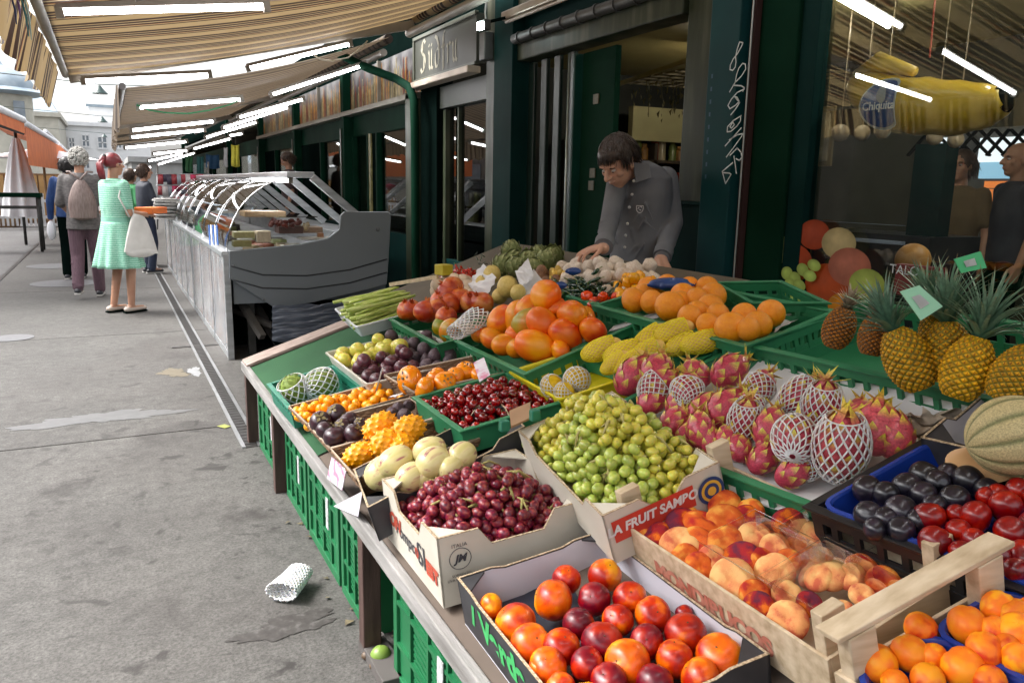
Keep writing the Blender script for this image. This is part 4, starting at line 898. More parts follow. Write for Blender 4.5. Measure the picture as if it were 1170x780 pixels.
# street lanterns on catenary wires
LANT=mat('lantern green',(.02,.05,.045),.4)
for (px,py,Y,s,lab) in ((114,103,24,.2,'green hanging street lantern highest on its wire'),(117,137,40,.22,'middle hanging street lantern before the white house'),(119,155,58,.2,'lowest far hanging street lantern before the white house')):
    p=onY(px,py,Y); r=thing('street_lantern',lab,'lantern',tuple(p)); m=MB(); m.tube([p+Vector((0,0,-s*.5)),p+Vector((0,0,-s*.42)),p+Vector((0,0,s*.2)),p+Vector((0,0,s*.6))],[s*.95,s*.95,s*.4,s*.12],seg=12); m.build('shade',LANT,r,smooth=40)
    m=MB(); m.tube([p+Vector((-6,0,s*.75+.3)),p+Vector((0,0,s*.7)),p+Vector((14,0,s*.75+.5))],.012,seg=5); m.build('suspension_wire',LANT,r)
# hanging goods at far bays: cloths, bags, racks
rr=random.Random(12)
cl=[(.02,.10,.10),(.45,.02,.06),(.50,.45,.05),(.35,.35,.36),(.03,.10,.22),(.30,.05,.12),(.04,.16,.07),(.55,.5,.42)]
def hang(px,py0,py1,w_,Y,c,lab):
    a=onY(px-w_/2,py0,Y); b_=onY(px+w_/2,py1,Y); m=MB()
    m.grid(lambda u,v:(a.x+(b_.x-a.x)*u,Y+.02*math.sin(u*14+v*2),a.z+(b_.z-a.z)*v-.02*math.sin(u*3)),10,6); m2=[*m.f]
    o=m.build('hanging_garment',mat('cloth %s'%str(c),c,.8,12),smooth=True,label=lab,cat='garment'); s_=o.modifiers.new('thick','SOLIDIFY'); s_.thickness=.015
for a in ((269,165,190,10,15.0,cl[2],'bright yellow garment hanging high before the third shop bay'),(258,168,190,5,15.2,cl[3],'narrow white garment hanging beside the yellow one'),(229,178,200,9,15.6,cl[0],'teal scarf hanging left of the white garment at the far bay'),(216,178,196,9,16,cl[6],'green printed cloth hanging at the far bay near the jacket rack'),(243,176,192,16,16.4,cl[4],'dark green panel cloth hanging behind the teal scarf')): hang(*a)
r=thing('goods_rack','metal rack of small red and white bags beyond the glass counters','rack',tuple(onz(205,262)))
m=MB()
for py in (199,212,226): a=onY(178,py,15.2); b_=onY(240,py,15.2); m.tube([a,b_],.012,seg=6)
for px in (180,238): m.tube([onY(px,185,15.2),onY(px,262,15.2)],.015,seg=6)
m.build('frame',msteel,r,smooth=True)
mm=MB(); mm.box((0,0,-.09),(.09,.05,.18)); bag=[(mm.mesh('bag',mat('bag%d'%i,c,.4,20)),) for i,c in enumerate(((.5,.03,.10),(.55,.5,.5),(.06,.05,.08),(.35,.05,.06),(.3,.32,.36)))]
for row,py in enumerate((199,212,226)):
    for k in range(11):
        inst('goods_bag',bag[rr.randrange(5)],onY(183+k*5.2,py+.5,15.15),Quaternion((0,0,1),rr.uniform(-.2,.2)),rr.uniform(.7,1.1),'small bag hanging in the rows of the metal goods rack','bag','bags on the goods rack')
# clutter stacked on the far counters' end: white egg cartons
mm=MB(); mm.grid(lambda u,v:((u-.5)*.3,(v-.5)*.3,.03+.02*math.sin(u*25)*math.sin(v*25)),14,14); mm.bb(-.15,.15,-.15,.15,0,.02); ec=(mm.mesh('carton',mat('egg carton grey',(.5,.49,.47),.8,20)),)
for i in range(4):
    for j in range(6-i): inst('egg_carton',ec,Vector((.72+i*.06,12.4+i*.5,.88+j*.05)),Quaternion((0,0,1),rr.uniform(-.2,.2)),1,'grey white egg carton in the stacks on the far counter end','carton','stacked egg cartons at the far counters')
# ------------------------------------------------------------------ people
SKIN=mat('skin',[(0,(.50,.27,.18)),(1,(.60,.35,.25))],.5,6,sss=.12); SKIN2=mat('tanned skin',[(0,(.36,.18,.11)),(1,(.46,.25,.16))],.5,6,sss=.1)
def capsule(m,a,b_,ra,rb,seg=12,n=6,flat=None):
    a=Vector(a);b_=Vector(b_); d=(b_-a); L=d.length or 1e-6; dn=d/L; pts=[];rs=[]
    for k in range(4): t_=k/4*PI/2; pts.append(a-dn*ra*math.cos(t_)); rs.append(max(.001,ra*math.sin(t_)))
    for k in range(n+1): pts.append(a+d*k/n); rs.append(ra+(rb-ra)*k/n)
    for k in range(1,5): t_=k/4*PI/2; pts.append(b_+dn*rb*math.sin(t_)); rs.append(max(.001,rb*math.cos(t_)))
    m.tube(pts,rs,seg=seg,flat=flat)
def remesh(o,v,smooth=6,sf=.5):
    q=o.modifiers.new('remesh','REMESH'); q.mode='VOXEL'; q.voxel_size=v; q.use_smooth_shade=True
    s=o.modifiers.new('smooth','SMOOTH'); s.factor=sf; s.iterations=smooth
def ellring(m,sects,seg=24):
    """sects: (center, right vec, fwd vec, rx, ry)"""
    I=[]
    for (c,rt,fw,rx,ry) in sects:
        I.append([m.av(Vector(c)+Vector(rt)*rx*math.copysign(abs(math.cos(2*PI*k/seg))**.85,math.cos(2*PI*k/seg))+Vector(fw)*ry*math.sin(2*PI*k/seg)) for k in range(seg)])
    for i in range(len(I)-1):
        for k in range(seg): m.af([I[i][k],I[i][(k+1)%seg],I[i+1][(k+1)%seg],I[i+1][k]])
    m.af(I[0][::-1]); m.af(I[-1])
def head(m,c,Rm,s=1.0):
    """head: c centre of skull, Rm columns right, fwd, up. s=1 -> 0.235 m high"""
    T=lambda x,y,z: Vector(c)+Rm@Vector((x,y,z))*s
    m.ell(T(0,-.012,.03),Vector((.075,.094,.088))*s,Rm,20,14)
    m.ell(T(0,.022,-.035),Vector((.060,.066,.078))*s,Rm,18,12)
    m.ell(T(0,.048,-.088),Vector((.030,.032,.026))*s,Rm,12,8)
    m.ell(T(0,.075,.028),Vector((.052,.018,.012))*s,Rm,12,8)          # brow
    capsule(m,T(0,.083,.02),T(0,.108,-.022),.009*s,.014*s)            # nose
    m.ell(T(.011,.096,-.026),Vector((.009,.01,.008))*s,Rm,8,6); m.ell(T(-.011,.096,-.026),Vector((.009,.01,.008))*s,Rm,8,6)
    m.ell(T(0,.084,-.052),Vector((.024,.011,.006))*s,Rm,12,6); m.ell(T(0,.082,-.062),Vector((.021,.011,.007))*s,Rm,12,6)
    for q in (-1,1):
        m.ell(T(.041*q,.055,-.02),Vector((.024,.022,.02))*s,Rm,10,8)
        m.ell(T(.076*q,-.004,-.008),Vector((.009,.019,.031))*s,Rm,10,8)
    return T
def faceparts(T,Rm,s,par,eye=True,lip=(.42,.16,.12),brow=(.04,.025,.015)):
    if eye:
        for q in (-1,1):
            m=MB(); m.ell(T(.030*q,.0735,.005),Vector((.0115,.0105,.0055))*s,Rm,12,8); m.build('eye',mat('eye white',(.6,.57,.54),.3),par,smooth=True)
            m=MB(); m.ell(T(.030*q,.0815,.002),Vector((.0052,.003,.0048))*s,Rm,10,6); m.build('iris',mat('iris',(.03,.015,.01),.2),par,smooth=True)
            m=MB(); pts=[T(.030*q+x,.087-abs(x)*.25-(.004 if x*q>0 else 0),.024-abs(x)*.15) for x in (-.02,-.01,0,.01,.02)]; m.tube(pts,[.002*s,.0035*s,.004*s,.0035*s,.002*s],seg=6); m.build('eyebrow',mat('eyebrow%s'%str(brow),brow,.8),par,smooth=True)
    m=MB(); m.tube([T(x,.0935-abs(x)*.35,-.0565) for x in (-.02,-.01,0,.01,.02)],[.001*s,.003*s,.0035*s,.003*s,.001*s],seg=6); m.build('lips',mat('lips%s'%str(lip),lip,.45),par,smooth=True)
def hand(m,w0,pd,nd,s=1.0,curl=.5,side=1,spread=.12,thumb=.7,L=1.0):
    """wrist point, palm direction (towards fingertips), back-of-hand normal, side=+1: thumb on +cross side"""
    pd=Vector(pd).normalized(); nd=Vector(nd); nd=(nd-pd*nd.dot(pd)).normalized(); sd=pd.cross(nd)*side
    P=lambda a,b_,c_: Vector(w0)+(pd*a+sd*b_+nd*c_)*s
    for k in range(4):
        y=-.030+.0195*k; capsule(m,P(.01,y*.6,0),P(.085-.004*abs(k-2),y,0),.0135*s,.0105*s,8,3)
    capsule(m,P(.0,-.012,0),P(.06,-.02,0),.019*s,.015*s,8,3); capsule(m,P(.0,.012,0),P(.06,.018,0),.019*s,.015*s,8,3)
    ln=[.062,.076,.083,.074]
    for k in range(4):
        y=-.030+.0195*k; base=P(.084-.004*abs(k-2),y,0); ang=curl*(1.0+.06*(3-k)); sp=(k-1.5)*spread; cur=base; a=ang*.35
        for j,(f,rr_) in enumerate(((.46,.0098),(.30,.0086),(.24,.0076))):
            d=pd*math.cos(a)*math.cos(sp)+sd*math.sin(sp)*math.cos(a)-nd*math.sin(a); nx=cur+d*ln[k]*f*s*L; capsule(m,cur,nx,rr_*s,(rr_-.0012)*s,8,2); cur=nx; a+=ang
    b0=P(.018,.03,-.004); b1=P(.05,.052,-.012); 
    b2=b1+(pd*(.9)+sd*.5*(1-thumb)-nd*.35)*.034*s; b3=b2+(pd*.95-sd*.15*thumb-nd*.35)*.026*s
    capsule(m,b0,b1,.0145*s,.0115*s,8,2); capsule(m,b1,b2,.0105*s,.0095*s,8,2); capsule(m,b2,b3,.0092*s,.0075*s,8,2)
def frame3(fw,up):
    fw=Vector(fw).normalized(); up=Vector(up); rt=fw.cross(up).normalized(); up=rt.cross(fw).normalized(); return Matrix((rt,fw,up)).transposed()
def hairmb(m,T,Rm,s,spec,seed,n=1600,ln=.05,th=.0022):
    rr_=random.Random(seed)
    for _ in range(n):
        a=rr_.uniform(0,2*PI); z=rr_.uniform(-1,1); v=Vector((math.sqrt(1-z*z)*math.cos(a),math.sqrt(1-z*z)*math.sin(a),z))
        r=spec(v)
        if r is None: continue
        p,dr=r; d=dr+Vector((rr_.gauss(0,hairmb.j),rr_.gauss(0,hairmb.j),rr_.gauss(0,hairmb.j))); d.normalize(); l=ln*rr_.uniform(.6,1.2)
        q=[T(*(p+d*l*t_+Vector((0,0,-.25*l*t_*t_)))) for t_ in (0,.4,.75,1)]; m.tube(q,[th*s,th*s,th*.7*s,th*.2*s],seg=4)
hairmb.j=.12
# ---- vendor: forearms on the goods, head bowed over the table
VD=4.05
V=lambda x,y,d=0: atd(x,y,VD+d)
ven=thing('person','young man in a grey button shirt bowed over the stall, sorting garlic','person',tuple(V(730,470)))
back=(RC@Vector((0,0,1))); back.z=0; back.normalize(); lft=-(RC@Vector((1,0,0))); lft.z=0; lft.normalize()
fwd=(back*.72+lft*.7).normalized(); UP=Vector((0,0,1)); rgt=fwd.cross(UP).normalized()
# torso (shirt)
chest=V(735,222); neck=V(722,186); waist=V(728,300,.05); hips=V(730,345,.1)
lean=fwd*.05
m=MB()
secs=[(hips+Vector((0,0,-.12)),rgt,fwd,.155,.115),(hips,rgt,fwd,.16,.12),(waist,rgt,fwd,.158,.115),(V(732,262,.02),rgt,fwd,.150,.112),(chest,rgt,fwd,.158,.118),(V(735,203),rgt,fwd,.160,.105),(V(732,192),rgt,fwd,.13,.085),(V(727,184),rgt,fwd,.07,.062)]
ellring(m,secs)
shR=V(705,211,-.04); elR=V(696,256,-.18); wrR=V(690,281,-.36)     # arm towards the picture's open side
shL=V(760,205,.05); elL=V(768,254,-.02); wrL=V(757,292,-.22)
capsule(m,shR,elR,.056,.047,14); capsule(m,elR,wrR,.047,.036,14)
capsule(m,shL,elL,.068,.056,14); capsule(m,elL,wrL,.056,.042,14)
# folds
rr=random.Random(3)
for k in range(16):
    z=rr.uniform(0,1); p=waist.lerp(chest,z)+fwd*(.115)+rgt*rr.uniform(-.12,.12); capsule(m,p,p+rgt*rr.uniform(-.07,.07)+Vector((0,0,rr.uniform(-.10,-.03))),.009,.005,6,2)
for (s0,s1) in ((elR,wrR),(elL,wrL),(shL,elL),(shR,elR)):
    for k in range(6):
        t_=rr.uniform(.1,.95); c=s0.lerp(s1,t_); dd=(s1-s0).normalized(); n_=dd.orthogonal().normalized(); n_=Quaternion(dd,rr.uniform(0,6.28))@n_
        rad=.055*(1-.2*t_); capsule(m,c+n_*rad*.86,c+Quaternion(dd,.9)@n_*rad*.86+dd*.012,.009,.006,6,2)
SH=mat('grey shirt cotton',[(0,(.11,.115,.13)),(1,(.19,.20,.22))],.85,4,bump=.25,bscale=300)
o=m.build('shirt',SH,ven); remesh(o,.0065,4)
# collar, placket, buttons, cuffs, emblem
HRm=frame3(fwd*.78+lft*.10+Vector((0,0,-.62)),(0,0,1))
m=MB(); nb=V(722,187)
for P4,dd in ((((723,186),(741,187),(744,203),(726,209)),-.155),):
    e=[V(x,y,dd) for x,y in P4]; m.hexa(e+[x+back*.012 for x in e])
o=m.build('collar',SH,ven,bevel=.003)
m=MB()
for (x,y) in ((717,207),(715,222),(712,236),(710,254),(708,267),(707,280)):
    c=V(x+2,y,0); c=c+fwd*.0; m.ell(c+back*.158,.0075,None,10,6)
m.build('button',mat('pale button',(.55,.55,.55),.3),ven,smooth=True)
m=MB(); c=V(731,238,-.168); q=-(RC@Vector((0,0,-1))); sx=rgt
for k in range(1): m.tube([c+sx*.020*math.cos(t_)+UP*.022*math.sin(t_) for t_ in [PI+PI*i/8 for i in range(9)]]+[c+sx*.02+UP*.012,c-sx*.02+UP*.012,c-sx*.02],.0016,seg=5)
m.tube([c+sx*-.012+UP*.004,c+sx*-.004+UP*.008],.002,seg=5); m.tube([c+sx*.004+UP*.006,c+sx*.012+UP*-.003],.002,seg=5); m.tube([c+sx*-.008-UP*.01,c+sx*.002-UP*.006],.002,seg=5)
m.build('chest_emblem',mat('thread white',(.6,.6,.62),.6),ven)
for (el,wr,dd) in ((elR,wrR,-1),(elL,wrL,-1)):
    m=MB(); d=(wr-el).normalized(); m.tube([wr-d*.055,wr-d*.05,wr+d*.012,wr+d*.015,wr+d*.01],[.043,.047,.046,.043,.036],seg=18,cap=False); m.build('cuff',SH,ven,smooth=60)
# body: head+neck+forearms+hands, one surface
m=MB(); hc=V(706,186,-.13)
T=head(m,hc,HRm,1.02); capsule(m,V(724,192,.0),hc+HRm@Vector((0,-.03,-.06)),.062,.058,14)
capsule(m,V(733,210,.06),V(724,192,.0),.05,.055,12)
capsule(m,elR,wrR+(wrR-elR).normalized()*.02,.040,.029,12); capsule(m,elL,wrL+(wrL-elL).normalized()*.02,.042,.031,12)
capsule(m,V(732,222,.04),shR.lerp(elR,.2),.035,.035,10); capsule(m,shR.lerp(elR,.2),elR,.035,.04,8); capsule(m,V(735,222,.03),elL.lerp(shL,.5),.04,.04,10); capsule(m,elL.lerp(shL,.5),elL,.04,.04,8)
hR=V(686,282,-.37); hand(m,hR,V(664,289,-.42)-hR,(0,.1,1),1.02,curl=.55,side=-1,spread=.10)
hL=V(755,296,-.25); hand(m,hL,V(764,322,-.36)-hL,(.0,-.35,1),1.05,curl=.42,side=1,spread=.15)
o=m.build('body',SKIN,ven); remesh(o,.0042,4,.5)
faceparts(T,HRm,1.02,ven,lip=(.40,.17,.13))
HAIR=mat('dark brown hair',[(0,(.014,.008,.006)),(1,(.05,.028,.018))],.45,30,coat=.2)
m=MB(); m.ell(T(0,-.024,.050),Vector((.083,.098,.082))*1.02,HRm,22,14); m.ell(T(0,.018,.066),Vector((.072,.062,.040))*1.02,HRm,16,10); m.ell(T(0,-.07,-.0),Vector((.066,.045,.055))*1.02,HRm,14,10)
def sp(v):
    if v.z<-.35 and v.y>-.2: return None
    if v.y>.55 and v.z<.3: return None
    p=Vector((v.x*.084,v.y*.098-.024,v.z*.086+.05)); return p,Vector((v.x*.25,.9 if v.y>-.1 else -.25,-.25-.5*abs(v.x)-(.7 if v.y>.3 else 0)-(.5 if v.y<-.3 else 0)))
hairmb(m,T,HRm,1.02,sp,2,3600,.042,.0023); m.build('hair',HAIR,ven,smooth=True)
# trousers/legs hidden behind the stall: simple but whole
m=MB(); hp=hips+Vector((0,0,-.12))
for q in (-1,1): capsule(m,hp+rgt*.085*q,Vector((hp.x,hp.y,.55))+rgt*.09*q,.10,.07); capsule(m,Vector((hp.x,hp.y,.55))+rgt*.09*q,Vector((hp.x,hp.y,.12))+rgt*.09*q,.07,.05)
m.ell(hp,(.16,.13,.12)); o=m.build('trousers',mat('dark trousers',(.02,.02,.025),.8),ven); remesh(o,.012)
for q in (-1,1): m=MB(); f0=Vector((hp.x,hp.y,.07))+rgt*.09*q; capsule(m,f0-fwd*.05,f0+fwd*.15,.05,.04,flat=.8); m.build('shoe',BLK,ven,smooth=True)
# ---- generic standing person
def person(px,py,label,h,yaw,top,bottom,hairf,seed,skirt=None,skin=SKIN2,arms=None,step=0.0,skirt_z=.52,shoe=(.02,.02,.025),topz=.93,legs_bare=False,sleeve=.62,z0=0,loc=None,headtilt=0):
    g=loc or onz(px,py,z0); r=thing('person',label,'person',tuple(g)); k=h/1.7
    fw=Vector((math.sin(yaw),math.cos(yaw),0)); rt=fw.cross(UP)
    Q=lambda x,y,z: g+rt*(x*k)+fw*(y*k)+UP*(z*k)
    HR=frame3(fw+UP*headtilt,UP); m=MB(); T=head(m,Q(0,.02,1.585),HR,k)
    capsule(m,Q(0,-.01,1.36),Q(0,.005,1.52),.055*k,.05*k)
    m.ell(Q(0,0,1.2),Vector((.16,.1,.22))*k,frame3(fw,UP)); m.ell(Q(0,0,.95),Vector((.16,.11,.14))*k,frame3(fw,UP))
    A=arms or {}
    J={}
    for q,nm in ((-1,'l'),(1,'r')):
        sh=Q(.17*q,0,1.37); el=Q(*A.get(nm,((.22*q,-.03,1.1),(.24*q,.05,.86)))[0]); wr=Q(*A.get(nm,((.22*q,-.03,1.1),(.24*q,.05,.86)))[1]); J[nm]=(sh,el,wr)
        capsule(m,sh,el,.045*k,.038*k); capsule(m,el,wr,.037*k,.026*k)
        d=(wr-el).normalized(); hand(m,wr,d,rt*q if abs(d.z)>.6 else UP,k*.95,curl=.5,side=1 if q<0 else -1)
        hipj=Q(.085*q,0,.9); st=step*q; kn=Q(.09*q,.05+st*.35,.49); an=Q(.09*q,st*.9,.09+(.06 if st<-.1 else 0))
        capsule(m,hipj,kn,.078*k,.056*k); capsule(m,kn,an,.054*k,.035*k); ft=an+Vector((0,0,-.04*k)); capsule(m,ft-fw*.03*k,ft+fw*.13*k,.035*k,.025*k); J['k'+nm]=(hipj,kn,an)
    o=m.build('body',skin,r); remesh(o,.008*k,3)
    faceparts(T,HR,k,r)
    # top garment
    m=MB(); f3=frame3(fw,UP)
    ellring(m,[(Q(0,-.0,topz-.06),rt,fw,.185*k,.14*k),(Q(0,0,1.05),rt,fw,.165*k,.125*k),(Q(0,.0,1.2),rt,fw,.185*k,.13*k),(Q(0,-.01,1.36),rt,fw,.19*k,.11*k),(Q(0,-.01,1.41),rt,fw,.14*k,.085*k),(Q(0,0,1.44),rt,fw,.07*k,.065*k)])
    for nm in 'lr':
        sh,el,wr=J[nm]; capsule(m,sh,el if sleeve>.5 else sh.lerp(el,.75),.062*k,.054*k)
        if sleeve>.5: capsule(m,el,el.lerp(wr,(sleeve-.5)*2),.054*k,.043*k)
    rr_=random.Random(seed)
    for i in range(14):
        z=rr_.uniform(.95,1.3); a=rr_.uniform(0,2*PI); p=Q(.165*math.cos(a),.125*math.sin(a),z); capsule(m,p,p+Vector((0,0,-.08*k)),.012*k,.006*k,6,2)
    o=m.build('top' if not skirt else 'dress_top',top,r); remesh(o,.011*k,4)
    if skirt:
        m=MB(); zt=.99
        def sf(u,v):
            a=2*PI*u; fl=1+.10*v*math.sin(a*11)+.04*v*math.sin(a*5+1); rx=(.165+.10*v)*fl; ry=(.13+.10*v)*fl; return Q(rx*math.cos(a),ry*math.sin(a),zt-(zt-skirt_z)*v)
        m.grid(sf,88,14,cu=True); o=m.build('skirt',skirt,r,smooth=True); q=o.modifiers.new('t','SOLIDIFY'); q.thickness=.006
    if not legs_bare:
        m=MB(); m.ell(Q(0,0,.93),Vector((.165,.12,.14))*k,f3)
        for nm in 'lr':
            a,b_,c=J['k'+nm]; capsule(m,a,b_,.092*k,.074*k); capsule(m,b_,c+UP*.0,.074*k,.062*k)
            for i in range(5): t_=rr_.random(); p=b_.lerp(c,t_)-fw*.055*k+rt*rr_.uniform(-.03,.03); capsule(m,p,p+rt*.05*k*rr_.choice((-1,1)),.012*k,.008*k,6,2)
        o=m.build('trousers',bottom,r); remesh(o,.011*k,3)
    sm=mat('shoe%s'%str(shoe),shoe,.5)
    for nm in 'lr':
        an=J['k'+nm][2]; ft=an+Vector((0,0,-.045*k)); m=MB(); capsule(m,ft-fw*.05*k,ft+fw*.15*k,.038*k,.027*k,flat=.85); m.build('shoe',sm,r,smooth=True); m=MB(); m.beam(ft-fw*.09*k-UP*.03*k,ft+fw*.17*k-UP*.03*k,.06*k,.018*k); m.build('sole',mat('sole',(.5,.48,.45),.6) if not legs_bare else BLK,r,bevel=.006)
    m=MB(); hairf(m,T,HR,k); hm=hairf.mat; m.build('hair',hm,r,smooth=True)
    return r,Q,J,T,HR,k
def hf(mt,fn): fn.mat=mt; return fn
GRH=mat('grey curls',[(0,(.20,.19,.17)),(1,(.48,.46,.42))],.8,40); REDH=mat('burgundy hair',[(0,(.09,.012,.015)),(1,(.24,.03,.035))],.4,20,coat=.2); BKH=mat('black hair',[(0,(.01,.009,.009)),(1,(.035,.028,.025))],.4,30)
def curly(m,T,R,k):
    rr_=random.Random(8); m.ell(T(0,-.02,.03),Vector((.088,.10,.1))*k,R,16,12)
    for i in range(460):
        a=rr_.uniform(0,2*PI); z=rr_.uniform(-.75,1); v=Vector((math.sqrt(1-z*z)*math.cos(a),math.sqrt(1-z*z)*math.sin(a),z))
        if v.y>.45 and v.z<.45: continue
        c=T(v.x*.095,v.y*.11-.02,v.z*.11+.025); m.ell(c,Vector((rr_.uniform(.009,.02),rr_.uniform(.009,.02),rr_.uniform(.009,.02)))*k,None,7,5)
def bob(m,T,R,k,sp_=None):
    m.ell(T(0,-.022,.035),Vector((.086,.100,.092))*k,R,20,12); m.ell(T(0,-.06,-.03),Vector((.075,.05,.08))*k,R,14,10)
    def sp(v):
        if v.y>.4 and v.z<.35: return None
        return Vector((v.x*.086,v.y*.1-.022,v.z*.092+.035)),Vector((v.x*.3,-.2,-.8))
    hairmb(m,T,R,k,sp,5,700,.06,.003)
def redpony(m,T,R,k):
    m.ell(T(0,-.018,.035),Vector((.084,.100,.088))*k,R,20,12); capsule(m,T(0,-.11,.06),T(0,-.135,.03),.035*k,.03*k)
    for i in range(9):
        x=(i-4)*.008; m.tube([T(x*.5,-.12,.05),T(x,-.16,.0),T(x*1.4,-.15,-.08),T(x*1.5,-.135,-.16)],[.016*k,.019*k,.015*k,.004*k],seg=6)
# fabric materials
def lace(name,base,light,sc_=26):
    m,t,b=nt(name); L=t.links; tc=N(t,'ShaderNodeTexCoord'); wv=N(t,'ShaderNodeTexWave'); wv.bands_direction='Z'; wv.inputs['Scale'].default_value=sc_*.32; wv.inputs['Distortion'].default_value=1.2; L.new(tc.outputs['Object'],wv.inputs[0])
    vo=N(t,'ShaderNodeTexVoronoi'); vo.inputs['Scale'].default_value=sc_*1.6; L.new(tc.outputs['Object'],vo.inputs['Vector']); mu=N(t,'ShaderNodeMath',operation='MULTIPLY'); L.new(wv.outputs['Fac'],mu.inputs[0]); L.new(vo.outputs['Distance'],mu.inputs[1])
    cr=N(t,'ShaderNodeValToRGB'); e=cr.color_ramp.elements; e[0].position=.15; e[0].color=c4(base); e[1].position=.33; e[1].color=c4(light); L.new(mu.outputs[0],cr.inputs[0]); L.new(cr.outputs[0],b.inputs['Base Color']); b.inputs['Roughness'].default_value=.85; return m
MINT=lace('mint lace cotton',(.14,.40,.27),(.34,.57,.45),44)
PLUMP=mat('plum corduroy',[(0,(.085,.045,.06)),(1,(.14,.08,.10))],.85,14,stretch=(6,6,.6)); GRJ=mat('grey knit',[(0,(.075,.068,.068)),(1,(.16,.145,.14))],.9,22,stretch=(1,1,2))
NAVY=mat('blue jacket',[(0,(.01,.035,.13)),(1,(.02,.07,.22))],.7,8); DARK=mat('dark jacket',[(0,(.012,.016,.028)),(1,(.03,.035,.05))],.7,8)
faceR=math.radians(72)
rG,QG,JG,TG,HG,kG=person(141,357,'red-haired woman in a mint green patterned dress with a white shoulder bag','' or 1.69,math.radians(58),MINT,None,hf(REDH,redpony),3,skirt=MINT,skirt_z=.50,legs_bare=True,sleeve=.4,shoe=(.5,.42,.36),
  arms={'l':((-.20,.06,1.1),(-.12,.30,1.07)),'r':((.21,.02,1.08),(.10,.30,1.06))},step=.05)
m=MB(); 
def belt(u,v): a=2*PI*u; return QG(.172*math.cos(a),.136*math.sin(a),1.03-.05*v)
m.grid(belt,40,2,cu=True); m.build('belt',mat('mint plain',(.22,.48,.36),.8),rG,smooth=True)
for q in (-1,1): m=MB(); m.tube([TG(.0,.104,.008),TG(.03*q,.1,.012),TG(.07*q,.085,.01),TG(.083*q,.0,.008)],.003,seg=5); m.build('glasses_frame',mat('pale frame',(.6,.58,.52),.3),rG,smooth=True)
m=MB(); m.ell(TG(0,-.105,.075),(.03,.03,.03)); m.build('hair_tie',BKH,rG,smooth=True)
# bag (carried: a thing of its own), orange folder
bagm=mat('cream canvas bag',[(0,(.52,.50,.46)),(1,(.66,.64,.60))],.8,6); BG=thing('shoulder_bag','white cream canvas bag hanging at the mint-dressed woman\'s side','bag',tuple(QG(.22,.12,.8)))
m=MB()
def bf(u,v): a=2*PI*u; s=(.06+.15*v**.7); return QG(.25+.045*math.sin(a)*(1-.2*v),.10+s*math.cos(a)*.95,1.06-.40*v-.02*math.cos(a))
m.grid(bf,28,10,cu=True); m.ell(QG(.25,.10,.67),Vector((.045,.18,.06))*1.0,frame3(Vector((math.sin(math.radians(58)),math.cos(math.radians(58)),0)),UP)); m.build('bag_body',bagm,BG,smooth=True)
m=MB(); m.tube([QG(.25,.05,1.04),QG(.21,.03,1.25),QG(.16,0,1.44),QG(.20,-.08,1.25),QG(.24,-.0,1.04)],.009,seg=6); m.build('strap',bagm,BG,smooth=True)
o=MB(); c=QG(.0,.42,1.10); o.box(c,(.20,.34,.07),Matrix.Rotation(math.radians(-30),3,'Z')); o.build('orange_folder',ORA,bevel=.006,label='flat orange box held in front of the mint-dressed woman',cat='box')
rY,QY,JY,TY,HY,kY=person(103,340,'gray-haired woman with brown backpack, dark vest and plum trousers, walking away',1.76,math.radians(8),GRJ,PLUMP,hf(GRH,curly),5,step=.16,topz=.86,arms={'l':((-.23,.0,1.1),(-.20,.22,1.0)),'r':((.23,.0,1.1),(.19,.22,1.02))})
BP=thing('backpack','small brown leather backpack on the gray-haired woman\'s back','backpack',tuple(QY(.03,-.18,1.05))); bpm=mat('taupe leather',[(0,(.13,.09,.08)),(1,(.24,.175,.155))],.6,14,stretch=(6,6,.8))
m=MB()
def bpf(u,v):
    a=2*PI*u; w_=.035+.105*math.sin(min(1,v*1.15)*PI*.62)**.8; return QY(.03+w_*math.cos(a)*(1+.05*math.sin(9*a)),-.185+.075*math.sin(a)*(w_/.13),1.36-.42*v)
m.grid(bpf,40,14,cu=True); m.ell(QY(.03,-.185,.95),Vector((.115,.06,.04))*1.0); m.build('pack',bpm,BP,smooth=True)
m=MB(); m.tube([QY(.03,-.18,1.36),QY(.10,-.14,1.45),QY(.13,.0,1.45)],.012,seg=6); m.tube([QY(.03,-.18,1.36),QY(-.08,-.14,1.45),QY(-.13,.0,1.45)],.012,seg=6); m.build('strap',bpm,BP,smooth=True)
rB,QB,JB,TB,HB,kB=person(87,318,'black-haired person in a blue jacket half hidden behind the gray-haired woman',1.72,math.radians(5),NAVY,BLK,hf(BKH,bob),7,step=.1,sleeve=.95,arms={'l':((-.24,.0,1.1),(-.26,.06,.84)),'r':((.23,.0,1.1),(.2,.1,.86))})
m=MB(); c=JB['l'][2]+Vector((0,-.02,-.16)); m.ell(c,(.06,.09,.14)); m.build('plastic_bag',WHC,smooth=True,label='small white plastic bag carried by the person in blue',cat='bag')
rC,QC,JC,TC_,HC,kC=person(172,312,'dark-haired person in a dark jacket standing at the far counters',1.66,math.radians(75),DARK,mat('jeans',(.02,.03,.06),.8,6),hf(mat('brown hair',[(0,(.03,.015,.01)),(1,(.09,.05,.03))],.5,20),bob),9,skin=SKIN2,sleeve=.9,arms={'l':((-.2,.08,1.1),(-.14,.3,1.05)),'r':((.2,.08,1.1),(.14,.3,1.05))})
rD,QD,JD,TD,HD,kD=person(156,303,'person in a bright green skirt mostly hidden behind the mint-dressed woman',1.6,math.radians(60),mat('green blouse',(.04,.22,.08),.8,8),None,hf(mat('brown hair',None),bob) if 'brown hair' in _M else None,10,skirt=mat('green skirt',[(0,(.03,.22,.08)),(1,(.08,.40,.16))],.8,20,stretch=(8,8,.3)),skirt_z=.35,legs_bare=True,shoe=(.45,.25,.18))
